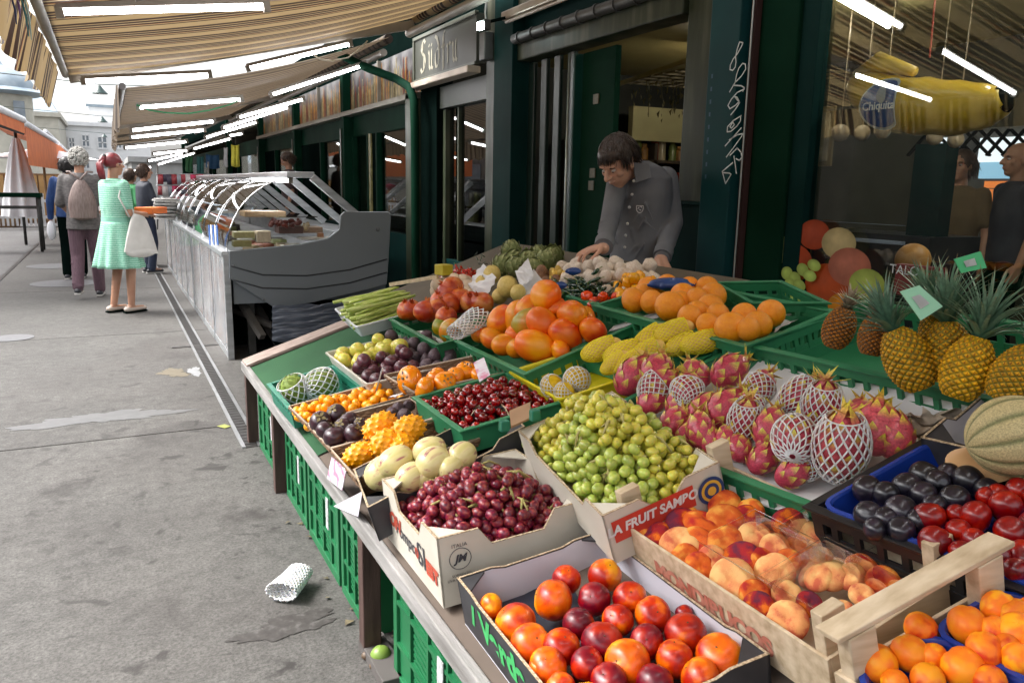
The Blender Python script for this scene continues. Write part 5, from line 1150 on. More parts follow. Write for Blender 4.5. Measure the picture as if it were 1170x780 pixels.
m=MB(); p=onz(165,306); m.ell(p+Vector((.10,.1,.22)),(.08,.1,.2)); m.build('handbag',mat('brown leather',(.22,.06,.03),.4,9),smooth=True,label='brown leather bag on the ground beside the green skirt',cat='bag')
# seller bending behind the near counter
sc_loc=Vector((2.45,9.6,.12))
rE,*_=person(0,0,'brown-haired seller bending behind the glass counters',1.62,math.radians(-80),mat('dark brown top',(.05,.03,.03),.8,8),BLK,hf(_M['brown hair'],bob),12,sleeve=.5,loc=onX(330,190,2.45)+Vector((0,0,-1.42)),headtilt=-.7)
# two figures added inside, standing in for dim reflections in the display window
rF,*_=person(0,0,'curly-haired person in an ochre top seen through the shop window',1.62,math.radians(-100),mat('ochre top',(.12,.08,.035),.8,8),BLK,hf(_M['brown hair'],bob),13,sleeve=.5,loc=Vector((5.5,onX(1093,240,5.5).y,.12)))
rH,*_=person(0,0,'bald person in a dark top at the bright rear window',1.66,math.radians(-60),DARK,BLK,hf(SKIN,lambda m,T,R,k: m.ell(T(0,-.02,.03),Vector((.07,.085,.08))*k,R)),14,sleeve=.35,loc=Vector((5.6,onX(1158,240,5.6).y,.12)))
# ------------------------------------------------------------------ stall tables
WOODG=mat('weathered grey board',[(0,(.16,.15,.14)),(.5,(.26,.25,.24)),(1,(.36,.34,.33))],.75,5,stretch=(6,.6,6),bump=.3,bscale=60)
WOODB=mat('brown leg wood',[(0,(.045,.022,.018)),(1,(.09,.05,.04))],.65,8,stretch=(4,4,.6),bump=.2)
WOODP=mat('pinkish board',[(0,(.26,.19,.16)),(1,(.42,.33,.29))],.75,7,bump=.2,stretch=(1,6,6))
FELT=mat('green mat',[(0,(.016,.075,.028)),(1,(.028,.11,.042))],.95,3,bump=.4,bscale=400)
XE=.618; SL=.33
def tz(x): return .445+SL*(x-XE)
tb=thing('market_table','long sloping market table with dark wooden legs and weathered grey edge','table',(1.3,2.6,0))
Y0,Y1=-.35,4.46
m=MB(); m.hexa([Vector(q) for q in ((XE,Y0,tz(XE)-.035),(2.0,Y0,tz(2.0)-.035),(2.0,Y1,tz(2.0)-.035),(XE,Y1,tz(XE)-.035),(XE,Y0,tz(XE)),(2.0,Y0,tz(2.0)),(2.0,Y1,tz(2.0)),(XE,Y1,tz(XE)))]); m.build('table_top',mat('table board',(.12,.09,.07),.8,6),tb)
m=MB(); m.bb(XE-.028,XE-.002,Y0,Y1,tz(XE)-.045,tz(XE)+.006); m.build('edge_board',WOODG,tb,bevel=.004)
for (x,y) in ((.628,4.40),(.628,3.60),(.628,2.16),(.628,.7),(1.9,4.38),(1.9,2.2),(1.9,.4)):
    m=MB(); m.bb(x-.028,x+.028,y-.026,y+.026,0,tz(x)-.037); m.build('leg',WOODB,tb,bevel=.003)
m=MB(); m.bb(.70,.73,3.56,3.64,0,.4); m.build('leg',WOODB,tb,bevel=.003)
m=MB(); m.bb(.66,1.88,2.14,2.18,.28,.34); m.bb(.66,1.88,4.37,4.41,.3,.36); m.build('cross_rail',WOODB,tb,bevel=.003)
m=MB(); m.bb(.60,.68,1.95,2.2,0,.035); m.build('foot_board',mat('dirty foot board',(.09,.08,.075),.8,9),tb,bevel=.003)
a,b_=onz(262,400,.447,SL,XE),onz(400,366,.447,SL,XE)
o=MB(); o.hexa([Vector(q) for q in ((XE-.02,4.30,tz(XE-.02)+.005),(1.7,4.32,tz(1.7)+.005),(1.7,4.46,tz(1.7)+.005),(XE-.02,4.46,tz(XE-.02)+.005),(XE-.02,4.30,tz(XE-.02)+.022),(1.7,4.32,tz(1.7)+.022),(1.7,4.46,tz(1.7)+.022),(XE-.02,4.46,tz(XE-.02)+.022))]); o.build('end_board',WOODP,tb,bevel=.003)
m=MB(); m.grid(lambda u,v:(XE-.005+u*1.25,2.75+v*1.535,tz(XE-.005+u*1.25)+.006+.003*math.sin(u*7+v*5)),20,30); m.build('green_mat',FELT,smooth=True,label='flat dark green felt mat covering the far end of the table',cat='mat')
# green standing crates under the table
GC=mat('green crate plastic',[(0,(.010,.115,.042)),(1,(.018,.165,.062))],.42,4,bump=.05,spec=.4)
GC2=mat('bright green crate plastic',[(0,(.022,.17,.075)),(1,(.03,.22,.095))],.42,4,bump=.05)
TC=mat('teal crate plastic',[(0,(.008,.14,.085)),(1,(.014,.19,.12))],.42,4,bump=.05)
LAB=mat('paper label',[(0,(.35,.36,.36)),(1,(.6,.6,.62))],.6,60,contrast=2)
def stand_crate(y0,y1,label,lab=True,x0=.645,h=.395,d=.30,gap=0):
    r=thing('plastic_crate',label,'crate',(x0+d/2,(y0+y1)/2,0),None)
    m=MB(); w_=y1-y0
    m.bb(x0,x0+.02,y0,y1,0,.035); m.bb(x0,x0+.02,y0,y1,h-.035,h); m.bb(x0,x0+.02,y0,y0+.03,.035,h-.035); m.bb(x0,x0+.02,y1-.03,y1,.035,h-.035)
    m.bb(x0+.008,x0+d,y0,y0+.008,0,h); m.bb(x0+.008,x0+d,y1-.008,y1,0,h); m.bb(x0+.02,x0+d,y0+.008,y1-.008,0,.01); m.bb(x0+.02,x0+d,y0+.008,y1-.008,h-.01,h); m.build('shell',GC,r,bevel=.002)
    m=MB(); n=4
    for k in range(1,n): y=y0+w_*k/n; m.bb(x0+.002,x0+.018,y-.006,y+.006,.035,h-.035)
    for z in (.13,.26): m.bb(x0+.001,x0+.019,y0+.03,y1-.03,z-.006,z+.006)
    m.build('rib',GC,r)
    m=MB()
    for i in range(n):
        ya=y0+w_*i/n+.012; yb=y0+w_*(i+1)/n-.012
        if i%3==0: m.bb(x0+.010,x0+.014,ya,yb,.035,h-.035)
        else:
            for k in range(16):
                z=.045+k*.0195
                m.hexa([Vector(q) for q in ((x0+.009,ya,z),(x0+.013,ya,z),(x0+.013,yb,z+.012),(x0+.009,yb,z+.012),(x0+.009,ya,z+.011),(x0+.013,ya,z+.011),(x0+.013,yb,z+.023),(x0+.009,yb,z+.023))])
    m.build('slatted_panel',GC,r)
    if lab:
        m=MB(); m.bb(x0-.003,x0+.0,y0+w_*.28,y0+w_*.35,.16,.28); m.build('paper_label',LAB,r)
    return r
stand_crate(3.70,4.28,'green plastic crate standing between the two farthest table legs')
stand_crate(3.12,3.54,'green plastic crate standing nearer than the double table leg, third from the near leg')
stand_crate(2.60,3.08,'green plastic crate with narrow white label, second beyond the single table leg')
stand_crate(2.24,2.565,'green plastic crate directly beyond the single dark table leg',lab=False)
stand_crate(1.46,2.00,'green plastic crate with white label just nearer than the single dark leg',x0=.65)
stand_crate(.90,1.42,'nearest green plastic crate under the stall at the picture\'s lower edge',x0=.65)
m=MB(); m.bb(1.0,1.35,2.2,2.9,0,.3); m.build('storage_crate',TC,label='dark teal crate pushed deep under the table behind the leg',cat='crate',bevel=.01)
# litter on ground: foam sleeve, green grape/apple, leaves
def net_mesh(fn,nu,turns,v0,v1,r,seg=3,steps=18,both=True):
    m=MB()
    for s in ((1,-1) if both else (1,)):
        for k in range(nu):
            pts=[fn(k/nu+s*turns*(i/steps),v0+(v1-v0)*i/steps) for i in range(steps+1)]; m.tube(pts,r,seg=seg,cap=False)
    return m
FOAM=mat('white foam net',[(0,(.62,.62,.62)),(1,(.78,.78,.78))],.8,20,sss=.15); FOAMY=mat('yellow foam net',[(0,(.80,.66,.01)),(1,(.90,.76,.03))],.7,20); FOAMG=mat('pale green foam net',(.45,.58,.35),.7,20)
c=onz(333,668,.03); ax=Vector((.6,.75,0)).normalized(); sx=ax.cross(UP)
def slf(u,v): a=2*PI*u; q=.052*(1-.25*v); return c+ax*(.15*(v-.5))+sx*(q*1.1*math.cos(a))+UP*(.62*q*math.sin(a)+.012+.02*(v>.6)*(v-.6))
net_mesh(slf,16,.5,0,1,.0042,4,20).build('foam_sleeve',FOAM,smooth=True,label='empty white foam net sleeve lying on the pavement',cat='foam net')
GGR=mat('green grape skin',[(0,(.30,.40,.11)),(.5,(.42,.49,.14)),(1,(.53,.54,.18))],.28,1.5,rand=True,objv=.22,sss=.3,coat=.2,bump=.03)
GGY=mat('yellow grape skin',[(0,(.42,.46,.12)),(.5,(.55,.51,.13)),(1,(.62,.52,.16))],.28,1.5,rand=True,objv=.2,sss=.3,coat=.2,bump=.03)
rr=random.Random(77)
p=onz(435,748,.03); m=MB(); m.ell(p,(.032,.03,.03)); m.build('windfall_apple',mat('apple green',(.18,.28,.05),.4,8),smooth=True,label='small green apple fallen behind the near table leg',cat='apple')
gm=MB(); gm.ell((0,0,0),(.011,.011,.012),nu=10,nv=7); gme=(gm.mesh('dropped_grape',mat('dropped grape',(.12,.08,.05),.5,9)),)
for k in range(14): inst('dropped_grape',gme,Vector((.62+rr.uniform(-.02,.12),rr.uniform(1.65,2.15),.012)),rq(rr),rr.uniform(.7,1.3),'shrivelled dark grape dropped on the ground by the table leg','grape','dropped grapes by the table leg')
m=MB()
for k in range(60):
    b_=Vector((rr.uniform(.58,.8),rr.uniform(1.4,3.3),.004)); a=rr.uniform(0,6.28); s=rr.uniform(.008,.02); m.poly([b_+Vector((s*math.cos(a),s*math.sin(a),rr.random()*.006)),b_+Vector((s*math.cos(a+2),s*math.sin(a+2),0)),b_+Vector((s*math.cos(a+4),s*math.sin(a+4),rr.random()*.01))])
m.build('leaf_litter',mat('leaf litter',[(0,(.05,.04,.025)),(1,(.16,.13,.07))],.9,30),label='scattered leaf scraps along the foot of the crates',cat='litter',kind='stuff')
m=MB(); p=onz(258,488,.0); m.poly([p+Vector((.03,.0,.004)),p+Vector((0,.05,.006)),p+Vector((-.05,.01,.012)),p+Vector((-.01,-.03,.004))]); m.build('fallen_leaf',mat('yellow leaf',(.28,.30,.08),.7,9),label='single yellowish leaf on the pavement by the far table leg',cat='leaf')
# ------------------------------------------------------------------ crates & boxes on the table
def plastic(fr,depth,mt,label,th=.010,posts=9,parent=None):
    r=thing('plastic_crate',label,'crate',tuple(fr.P(fr.Lu/2,fr.Lv/2,-depth)))
    m=MB(); U,V_=fr.Lu,fr.Lv; o=.010
    m.cell(fr,-o,U+o,-o,th,-.007,0); m.cell(fr,-o,U+o,V_-th,V_+o,-.007,0); m.cell(fr,-o,th,th,V_-th,-.007,0); m.cell(fr,U-th,U+o,th,V_-th,-.007,0)
    m.build('rim',mt,r,bevel=.002)
    m=MB()
    for (a0,a1,b0,b1) in ((0,U,0,th),(0,U,V_-th,V_),(0,th,th,V_-th),(U-th,U,th,V_-th)):
        m.cell(fr,a0,a1,b0,b1,-.035,-.008); m.cell(fr,a0,a1,b0,b1,-depth,-depth+.04)
        lng=(a1-a0)>(b1-b0); Ln=U if lng else V_; n=max(4,int(Ln/.045))
        for k in range(n+1):
            c=Ln*k/n; w_=.022 if k in (0,n) else .007
            if lng: m.cell(fr,max(0,c-w_),min(U,c+w_),b0+.001,b1-.001,-depth+.04,-.035)
            else: m.cell(fr,a0+.001,a1-.001,max(th,c-w_),min(V_-th,c+w_),-depth+.04,-.035)
        # solid thin inner web below the hand slots
        if lng: m.cell(fr,a0+U*.0,a1-U*.0,b0+.003,b1-.003,-depth+.04,-.062)
        else: m.cell(fr,a0+.003,a1-.003,b0,b1,-depth+.04,-.062)
    m.build('wall',mt,r)
    m=MB(); m.cell(fr,0,U,0,V_,-depth-.006,-depth); m.build('base',mt,r)
    return r
def cardboard(fr,depth,mo,mi,label,low=.0,corner=.09,ends='u',th=.005,cat='box',handle=True):
    """long walls lowered in the middle, end walls with corner gussets"""
    r=thing('cardboard_box',label,cat,tuple(fr.P(fr.Lu/2,fr.Lv/2,-depth))); U,V_=fr.Lu,fr.Lv
    def wall(along,pos,inn,hi):
        m=MB(); 
        segs=[(0,.10,0),(.10,.2,0),(.2,.8,-hi),(.8,.9,0),(.9,1,0)]
        Ln=U if along=='u' else V_
        pr=[(0,0),(corner,0),(corner+.03,-hi),(Ln-corner-.03,-hi),(Ln-corner,0),(Ln,0)]
        def pt(t_,o_,h): return fr.P(t_,pos+o_,h) if along=='u' else fr.P(pos+o_,t_,h)
        for (t0,h0),(t1,h1) in zip(pr[:-1],pr[1:]):
            m.hexa([pt(t0,0,-depth),pt(t1,0,-depth),pt(t1,inn,-depth),pt(t0,inn,-depth),pt(t0,0,h0),pt(t1,0,h1),pt(t1,inn,h1),pt(t0,inn,h0)])
        m.build('side_wall',mo,r)
        m=MB(); e=.0012*(1 if inn>0 else -1)
        for (t0,h0),(t1,h1) in zip(pr[:-1],pr[1:]): m.poly([pt(t0,inn+e,-depth+.002),pt(t1,inn+e,-depth+.002),pt(t1,inn+e,h1-.002),pt(t0,inn+e,h0-.002)])
        m.build('wall_lining',mi,r)
        m=MB(); 
        for (t0,h0),(t1,h1) in zip(pr[:-1],pr[1:]): m.hexa([pt(t0,-.0006,h0),pt(t1,-.0006,h1),pt(t1,inn,h1),pt(t0,inn,h0),pt(t0,-.0006,h0+.0016),pt(t1,-.0006,h1+.0016),pt(t1,inn,h1+.0016),pt(t0,inn,h0+.0016)])
        m.build('cut_edge',mat('corrugated edge',[(0,(.28,.20,.12)),(1,(.55,.44,.30))],.8,200,contrast=2),r)
    wall('u',0,th,low); wall('u',V_,-th,low); wall('v',0,th,low); wall('v',U,-th,low)
    m=MB(); m.cell(fr,0,U,0,V_,-depth-.004,-depth); m.build('base',mi,r)
    # corner gussets (triangular shelves)
    c=corner*.8
    for (a,b,sa,sb_) in ((0,0,1,1),(U,0,-1,1),(U,V_,-1,-1),(0,V_,1,-1)):
        m=MB(); P=[fr.P(a+sa*.004,b+sb_*.004,-.002),fr.P(a+sa*c,b+sb_*.004,-.002),fr.P(a+sa*.004,b+sb_*c,-.002)]; m.poly(P); m.poly([p-fr.n*.004 for p in P][::-1])
        for i in range(3): m.poly([P[i],P[(i+1)%3],P[(i+1)%3]-fr.n*.004,P[i]-fr.n*.004])
        m.build('corner_gusset',mo,r)
    return r
def wicker(fr,depth,mt,label,cat='basket'):
    r=thing('wicker_basket',label,cat,tuple(fr.P(fr.Lu/2,fr.Lv/2,-depth))); U,V_=fr.Lu,fr.Lv
    m=MB(); n=8; t_=.012
    # flared woven walls: horizontal strands over posts
    def ring(h,sh): return [fr.P(sh,sh,h),fr.P(U-sh,sh,h),fr.P(U-sh,V_-sh,h),fr.P(sh,V_-sh,h)]
    for k in range(9):
        f=k/8; h=-depth*f; sh=.022*f; P=ring(h,sh)
        for i in range(4):
            a,b_=P[i],P[(i+1)%4]; nn=max(6,int((b_-a).length/.02)); out=(a+b_)/2-fr.P(U/2,V_/2,h); out.normalize()
            m.tube([a.lerp(b_,j/nn)+out*(.0022*((-1)**(j+k))) for j in range(nn+1)],.0052,seg=4)
    m.build('woven_wall',mt,r,smooth=True)
    m=MB()
    A=ring(0.004,0); B=ring(-depth,.022)
    for i in range(4):
        for j in range(9): m.tube([A[i].lerp(A[(i+1)%4],j/9),B[i].lerp(B[(i+1)%4],j/9)],.0035,seg=4)
    m.build('stake',mt,r)
    m=MB(); P=ring(.006,0); m.tube(P+[P[0]],.0042,seg=6); m.build('rim',mat('pale rim',(.42,.33,.24),.5,30),r,smooth=True)
    m=MB(); m.cell(fr,.02,U-.02,.02,V_-.02,-depth-.003,-depth); m.build('base',mt,r)
    return r
def paper(fr,h,mt,label,seed,name='paper_sheet',cat='paper',amp=.008,ex=.0,a=(0,1),b=(0,1),n=26,hf_=None):
    rr_=random.Random(seed); ph=[rr_.uniform(0,6) for _ in range(6)]
    def fn(u,v):
        uu=(a[0]+(a[1]-a[0])*u); vv=(b[0]+(b[1]-b[0])*v)
        z=h+amp*(math.sin(u*9+ph[0]+v*4)+.7*math.sin(v*13+ph[1]-u*5)+.5*abs(math.sin(u*21+v*17+ph[2])))+(hf_(uu,vv) if hf_ else 0)
        return fr.P(uu*fr.Lu,vv*fr.Lv,z)
    m=MB(); m.grid(fn,n,n); return m.build(name,mt,smooth=True,label=label,cat=cat)
def tray(fr,depth,mt,label,name='plastic_tray',cat='tray',flare=.02,rad=.03,rim=.008):
    r=thing(name,label,cat,tuple(fr.P(fr.Lu/2,fr.Lv/2,-depth))); U,V_=fr.Lu,fr.Lv
    def ring(sh,h,rd):
        P=[]; 
        for (cx_,cy_,a0) in ((U-sh-rd,V_-sh-rd,0),(sh+rd,V_-sh-rd,PI/2),(sh+rd,sh+rd,PI),(U-sh-rd,sh+rd,1.5*PI)):
            for k in range(5): a=a0+PI/2*k/4; P.append(fr.P(cx_+rd*math.cos(a),cy_+rd*math.sin(a),h))
        return P
    def band(name_,rs,cap=False):
        m=MB(); I=[[m.av(p) for p in q] for q in rs]; n=len(I[0])
        for i in range(len(I)-1):
            for k in range(n): m.af([I[i][k],I[i][(k+1)%n],I[i+1][(k+1)%n],I[i+1][k]])
        if cap: m.af(I[-1])
        return m.build(name_,mt,r,smooth=50)
    band('rim',[ring(-rim,-.006,rad+rim),ring(-rim,0,rad+rim),ring(0,.001,rad),ring(.003,-.004,rad)])
    band('tray_wall',[ring(.003,-.004,rad),ring(flare,-depth,rad),ring(flare+.01,-depth-.001,rad)],True)
    band('outer_wall',[ring(-.001,-.002,rad),ring(flare-.003,-depth-.003,rad),ring(flare+.01,-depth-.003,rad)],True)
    return r
BLACKC=mat('black printed card',[(0,(.022,.022,.026)),(1,(.045,.045,.052))],.55,12); WHITEC=mat('white card lining',[(0,(.58,.58,.66)),(1,(.68,.68,.75))],.6,3); BROWNC=mat('brown card',[(0,(.26,.15,.08)),(1,(.36,.22,.12))],.8,10)
CREAMC=mat('cream printed card',[(0,(.52,.48,.40)),(1,(.62,.58,.50))],.65,6); PAPERW=mat('white paper',[(0,(.62,.62,.63)),(1,(.76,.76,.78))],.8,5)
BLUEP=mat('blue punnet plastic',[(0,(.008,.03,.22)),(1,(.012,.05,.34))],.22,4,coat=.4); BLKP=mat('black crate plastic',(.014,.014,.016),.35,8,spec=.5)
CRW=mat('pale poplar wood',[(0,(.42,.31,.19)),(.5,(.58,.46,.31)),(1,(.70,.58,.42))],.7,3,stretch=(2,14,14),bump=.15,bscale=100)
YELP=mat('yellow crate plastic',[(0,(.62,.52,.01)),(1,(.75,.64,.02))],.4,4); WICK=mat('brown wicker',[(0,(.10,.05,.025)),(1,(.27,.16,.085))],.7,30,bump=.2)
# label frames (rim) ------------- pixel corners of rims, far->near along the street (u) and towards the shop (v)
FRA=Fr((307,438),(331,465),(412,441),z=.555,sl2=.2)          # netted fruit, teal
FRA.set(FRA.o,FRA.u*FRA.Lu,FRA.v*FRA.Lv)
plastic(FRA,.085,TC,'small teal crate with two netted green fruits at the green mat')
FB1=Fr((331,466),(352,486),(470,453),z=.565,sl2=.2); wicker(FB1,.05,WICK,'brown wicker basket of orange kumquats')
FB2=Fr((353,487),(378,514),(503,480),z=.565,sl2=.2); wicker(FB2,.05,WICK,'brown wicker basket of dark mangosteens and figs')
FB3=Fr((379,515),(408,548),(548,503),z=.565,sl2=.2); wicker(FB3,.06,WICK,'brown wicker basket of spiky orange melons at the stall edge')
FC=Fr((474,453),(527,491),(645,457),z=.575,sl2=.2); plastic(FC,.075,GC2,'low green crate heaped with dark red cherries')
FPZ=Fr((440,430),(474,450),(592,424),z=.565,sl2=.2); wicker(FPZ,.05,WICK,'wicker basket of orange persimmons behind the cherries')
FQ=Fr((373,402),(420,438),(545,408),z=.565,sl2=.2); tray(FQ,.05,mat('worn white tray',[(0,(.42,.40,.32)),(1,(.62,.60,.56))],.55,5),'worn white tray of yellow and purple plums','plastic_tray','tray',flare=.012,rad=.012)
FAS=Fr((383,352),(408,373),(482,353),z=.60,sl2=.15); tray(FAS,.055,mat('white enamel',[(0,(.55,.57,.62)),(1,(.68,.70,.75))],.3,5,coat=.3),'white tray of green asparagus beside the grey counter end',flare=.02,rad=.02)
FPO=Fr((446,364),(500,393),(604,365),z=.585,sl2=.2); plastic(FPO,.09,GC,'green crate of reddish pomegranates behind the plum tray')
FM=Fr((505,381),(600,426),(742,362),z=.60); plastic(FM,.12,GC2,'green crate heaped with large orange mamey fruits')
FO=Fr((680,348),(850,394),(962,356),z=.60,sl=.36,sl2=.26); plastic(FO,.10,GC2,'green crate of shiny oranges before the seller')
FW=Fr((818,322),(860,345),(945,345),z=.60,sl=.36); plastic(FW,.09,GC2,'empty looking green crate with newspaper against the shop window')
FL=Fr((655,398),(760,430),(845,385),z=.585); plastic(FL,.07,GC2,'green crate of yellow netted papayas')
FY=Fr((583,424),(640,455),(735,424),z=.575); tray(FY,.075,YELP,'bright yellow plastic tray with passion fruits in white nets',flare=.012,rad=.01)
FN=Fr((945,352),(858,394),(1137,455),z=.60,sl=.36)     # pineapple crate: u away, v along near
FPI=Fr((858,394),(1137,455),(1290,385),z=.60,sl=.36); plastic(FPI,.12,GC2,'big green crate of pineapples against the shop window')
FD=Fr((700,500),(940,580),(1137,463),z=.585); 
a=onz(832,400,.585,SL); b_=onz(1137,463,.585,SL); c=onz(940,580,.585,SL); FD.set(c,a-b_,b_-c); plastic(FD,.13,GC2,'long green crate of pink dragon fruits in white nets')
paper(FD,-.055,PAPERW,'crumpled white paper lining the dragon fruit crate',4,amp=.006,hf_=lambda u,v:.05*max(0,v-.8)/.2+.04*max(0,.12-u)/.12)
FPE=Fr((432,548),(0,0),(0,0)) if False else None
def boxfr(A,B,C_,z,sl): return Fr(A,B,C_,z=z,sl=sl)
FPB=Fr((404,536),(420,580),(600,487),z=.60,sl=.3); cardboard(FPB,.10,BLACKC,BLACKC,'black cardboard box of cream striped pepino melons',low=.02)
FG=Fr((592,492),(688,590),(822,528),z=.63,sl=.33); cardboard(FG,.12,CREAMC,CREAMC,'white and red printed box overflowing with green grapes',low=.03)
FR_=Fr((436,547),(499,616),(676,570),z=.64,sl=.10); cardboard(FR_,.17,CREAMC,CREAMC,'cream printed cardboard box overflowing with red grapes',low=.045,corner=.10)
FNC=Fr((522,660),(652,826),(930,757),z=.565,sl=.18); 
A_=onz(522,660,.565,.18); B_=onz(690,605,.565,.18); D_=onz(664,835,.565,.18); FNC.set(D_,A_-D_,B_-A_)
cardboard(FNC,.115,BLACKC,WHITEC,'black cardboard box of ripe nectarines in the nearest row',low=.008,corner=.08)
# wooden crate of flat peaches
FPC=Fr((704,592),(945,752),(1100,650),z=.585,sl=.30)
def wooden(fr,depth,label,near_slat=True):
    r=thing('wooden_crate',label,'crate',tuple(fr.P(fr.Lu/2,fr.Lv/2,-depth))); U,V_=fr.Lu,fr.Lv; t_=.007
    for (a0,a1,b0,b1) in ((0,U,0,t_),(0,U,V_-t_,V_),(0,t_,t_,V_-t_),(U-t_,U,t_,V_-t_)):
        m=MB(); m.cell(fr,a0,a1,b0,b1,-depth,-.004); m.build('side_board',CRW,r,bevel=.0015)
    for (a,b) in ((t_,t_),(U-t_-.024,t_),(U-t_-.024,V_-t_-.05),(t_,V_-t_-.05)):
        m=MB(); m.cell(fr,a,a+.024,b,b+.05,-depth,.072); m.build('corner_post',CRW,r,bevel=.002)
    m=MB(); m.cell(fr,0,U,0,V_,-depth-.008,-depth); m.build('base',CRW,r)
    return r
wooden(FPC,.10,'pale wooden crate of flat peaches with tall corner posts')
# end board crate with apricots: wooden top slat nearest
FAP=Fr((952,752),(1010,830),(1225,690),z=.60,sl=.33)
A_=onz(952,765,.60,.33); B_=onz(1130,664,.60,.33); FAP.set(A_+Vector((.02,-.42,.0)),Vector((-.02,.42,0)),B_-A_)
r=wooden(FAP,.09,'second pale wooden crate with blue punnets of apricots')
m=MB(); U,V_=FAP.Lu,FAP.Lv; m.cell(FAP,U-.03,U+.012,-.01,V_+.02,.073,.083); m.build('top_slat',CRW,r,bevel=.002)
paper(FNC,-.085,mat('black fruit tray',(.012,.016,.03),.35,10,coat=.3),'dark blue black moulded tray under the nectarines',8,'fruit_tray','tray',amp=.003,a=(.02,.98),b=(.03,.97))
# black plastic crate with blue punnets of plums
FBL=Fr((1062,500),(925,577),(1300,720),z=.60,sl=.36)
A_=onz(925,577,.60,.36); B_=onz(1062,500,.60,.36); FBL.set(A_,Vector((.06,-.62,0.012)),B_-A_)
plastic(FBL,.11,BLKP,'black plastic crate holding blue punnets of plums')
f=FBL.sub(.03,.47,.04,.96,.004); FP1=f; tray(FP1,.045,BLUEP,'far blue punnet filled with dusky black plums','fruit_punnet','punnet',flare=.012,rad=.03)
f=FBL.sub(.50,.98,.04,.96,.004); FP2=f; tray(FP2,.045,BLUEP,'near blue punnet filled with shiny red plums','fruit_punnet','punnet',flare=.012,rad=.03)
FA1=FAP.sub(.50,.93,.03,.50,.0); tray(FA1,.05,BLUEP,'blue punnet of apricots nearest the flat peaches','fruit_punnet','punnet',flare=.012,rad=.03)
FA2=FAP.sub(.50,.93,.52,.98,.004); tray(FA2,.05,BLUEP,'blue punnet of apricots at the shop side of its crate','fruit_punnet','punnet',flare=.012,rad=.03)
FA3=FAP.sub(.04,.47,.03,.50,.0); tray(FA3,.05,BLUEP,'blue punnet in the lower picture corner','fruit_punnet','punnet',flare=.012,rad=.03)
# melon box
FME=Fr((1050,500),(1190,570),(1300,470),z=.60,sl=.36)
A_=onz(1052,500,.62,.36); FME.set(A_+Vector((.07,-.5,.02)),Vector((-.07,.5,-.02)),Vector((.42,.05,.15))); cardboard(FME,.12,BLACKC,WHITEC,'black and white box of ribbed melons beside the pineapples',low=.02)
# prints on the boxes -----------------------------------------------------------
REDI=mat('red ink',[(0,(.40,.05,.03)),(1,(.55,.10,.05))],.6,20); GRNI=mat('green ink',(.05,.42,.12),.6,10); DKI=mat('dark ink',(.05,.05,.06),.6,10); BLI=mat('navy ink',(.02,.05,.16),.5,8); YLI=mat('yellow ink',(.65,.40,.05),.5,8); WHI=mat('white ink',(.7,.7,.7),.6,8)
def outer(fr,side,off=.0015):
    """returns (origin fn(t,h), right dir) for text on an outer wall. side 'a0': wall v=0 (street), 'u0': near end wall"""
    if side=='v0': return (lambda t_,h: fr.P(t_,-off,h), -fr.u)
    if side=='u0': return (lambda t_,h: fr.P(-off,t_,h), fr.v)
P,rt=outer(FNC,'v0'); 
green=[(.86,'/',.07),(.74,'V',.085),(.665,'e',.085),(.585,'r',.085),(.51,'d',.085),(.44,'e',.085)]
for t_,ch,s in green: text_on('lettering',ch,P(FNC.Lu*t_,-.055),rt,FNC.n,s,GRNI,bpy.data.objects[[o.name for o in COL.objects if o.get('label')=='black cardboard box of ripe nectarines in the nearest row'][0]],bold=.004)
def bylabel(l): return [o for o in COL.objects if o.get('label')==l][0]
gb=bylabel('cream printed cardboard box overflowing with red grapes'); P,rt=outer(FR_,'v0',.002)
U=FR_.Lu
text_on('lettering','DON',P(U*.84,-.09),rt,FR_.n,.055,REDI,gb,bold=.003,shear=.3)
text_on('lettering','Pompon',P(U*.56,-.10),rt,FR_.n,.052,DKI,gb,bold=.0008,shear=.3)
text_on('lettering','SI',P(U*.30,-.10),rt,FR_.n,.085,DKI,gb,bold=.0006)
text_on('lettering','o',P(U*.38,-.10),rt,FR_.n,.05,REDI,gb,bold=.003)
m=MB()
for k in range(9): q=P(U*.10+.006*(k%3),-.085-.012*(k//3)); m.box(q-FR_.v*.001,(.012,.014,.016),Euler((.3*k,.2,.5*k)).to_matrix())
text_on('lettering','EST',P(U*.13,-.11),rt,FR_.n,.05,REDI,gb,bold=.004)
# near end wall flap with stamp
P,rt=outer(FR_,'u0',.0025); W_=FR_.Lv
m=MB(); c=P(.05,-.06); 
m.tube([c+rt*.026*math.cos(t_)+FR_.n*.026*math.sin(t_) for t_ in [2*PI*i/28 for i in range(29)]],.0009,seg=4); m.build('stamp_ring',DKI,gb)
text_on('lettering','ITALIA',c+FR_.n*.033,rt,FR_.n,.013,DKI,gb); text_on('lettering','JM',c,rt,FR_.n,.026,DKI,gb,bold=.001,shear=.3); text_on('lettering','SORRENTO',c-FR_.n*.040,rt,FR_.n,.009,DKI,gb); text_on('lettering','UVA DA TAVOLA',c-FR_.n*.050,rt,FR_.n,.009,DKI,gb)
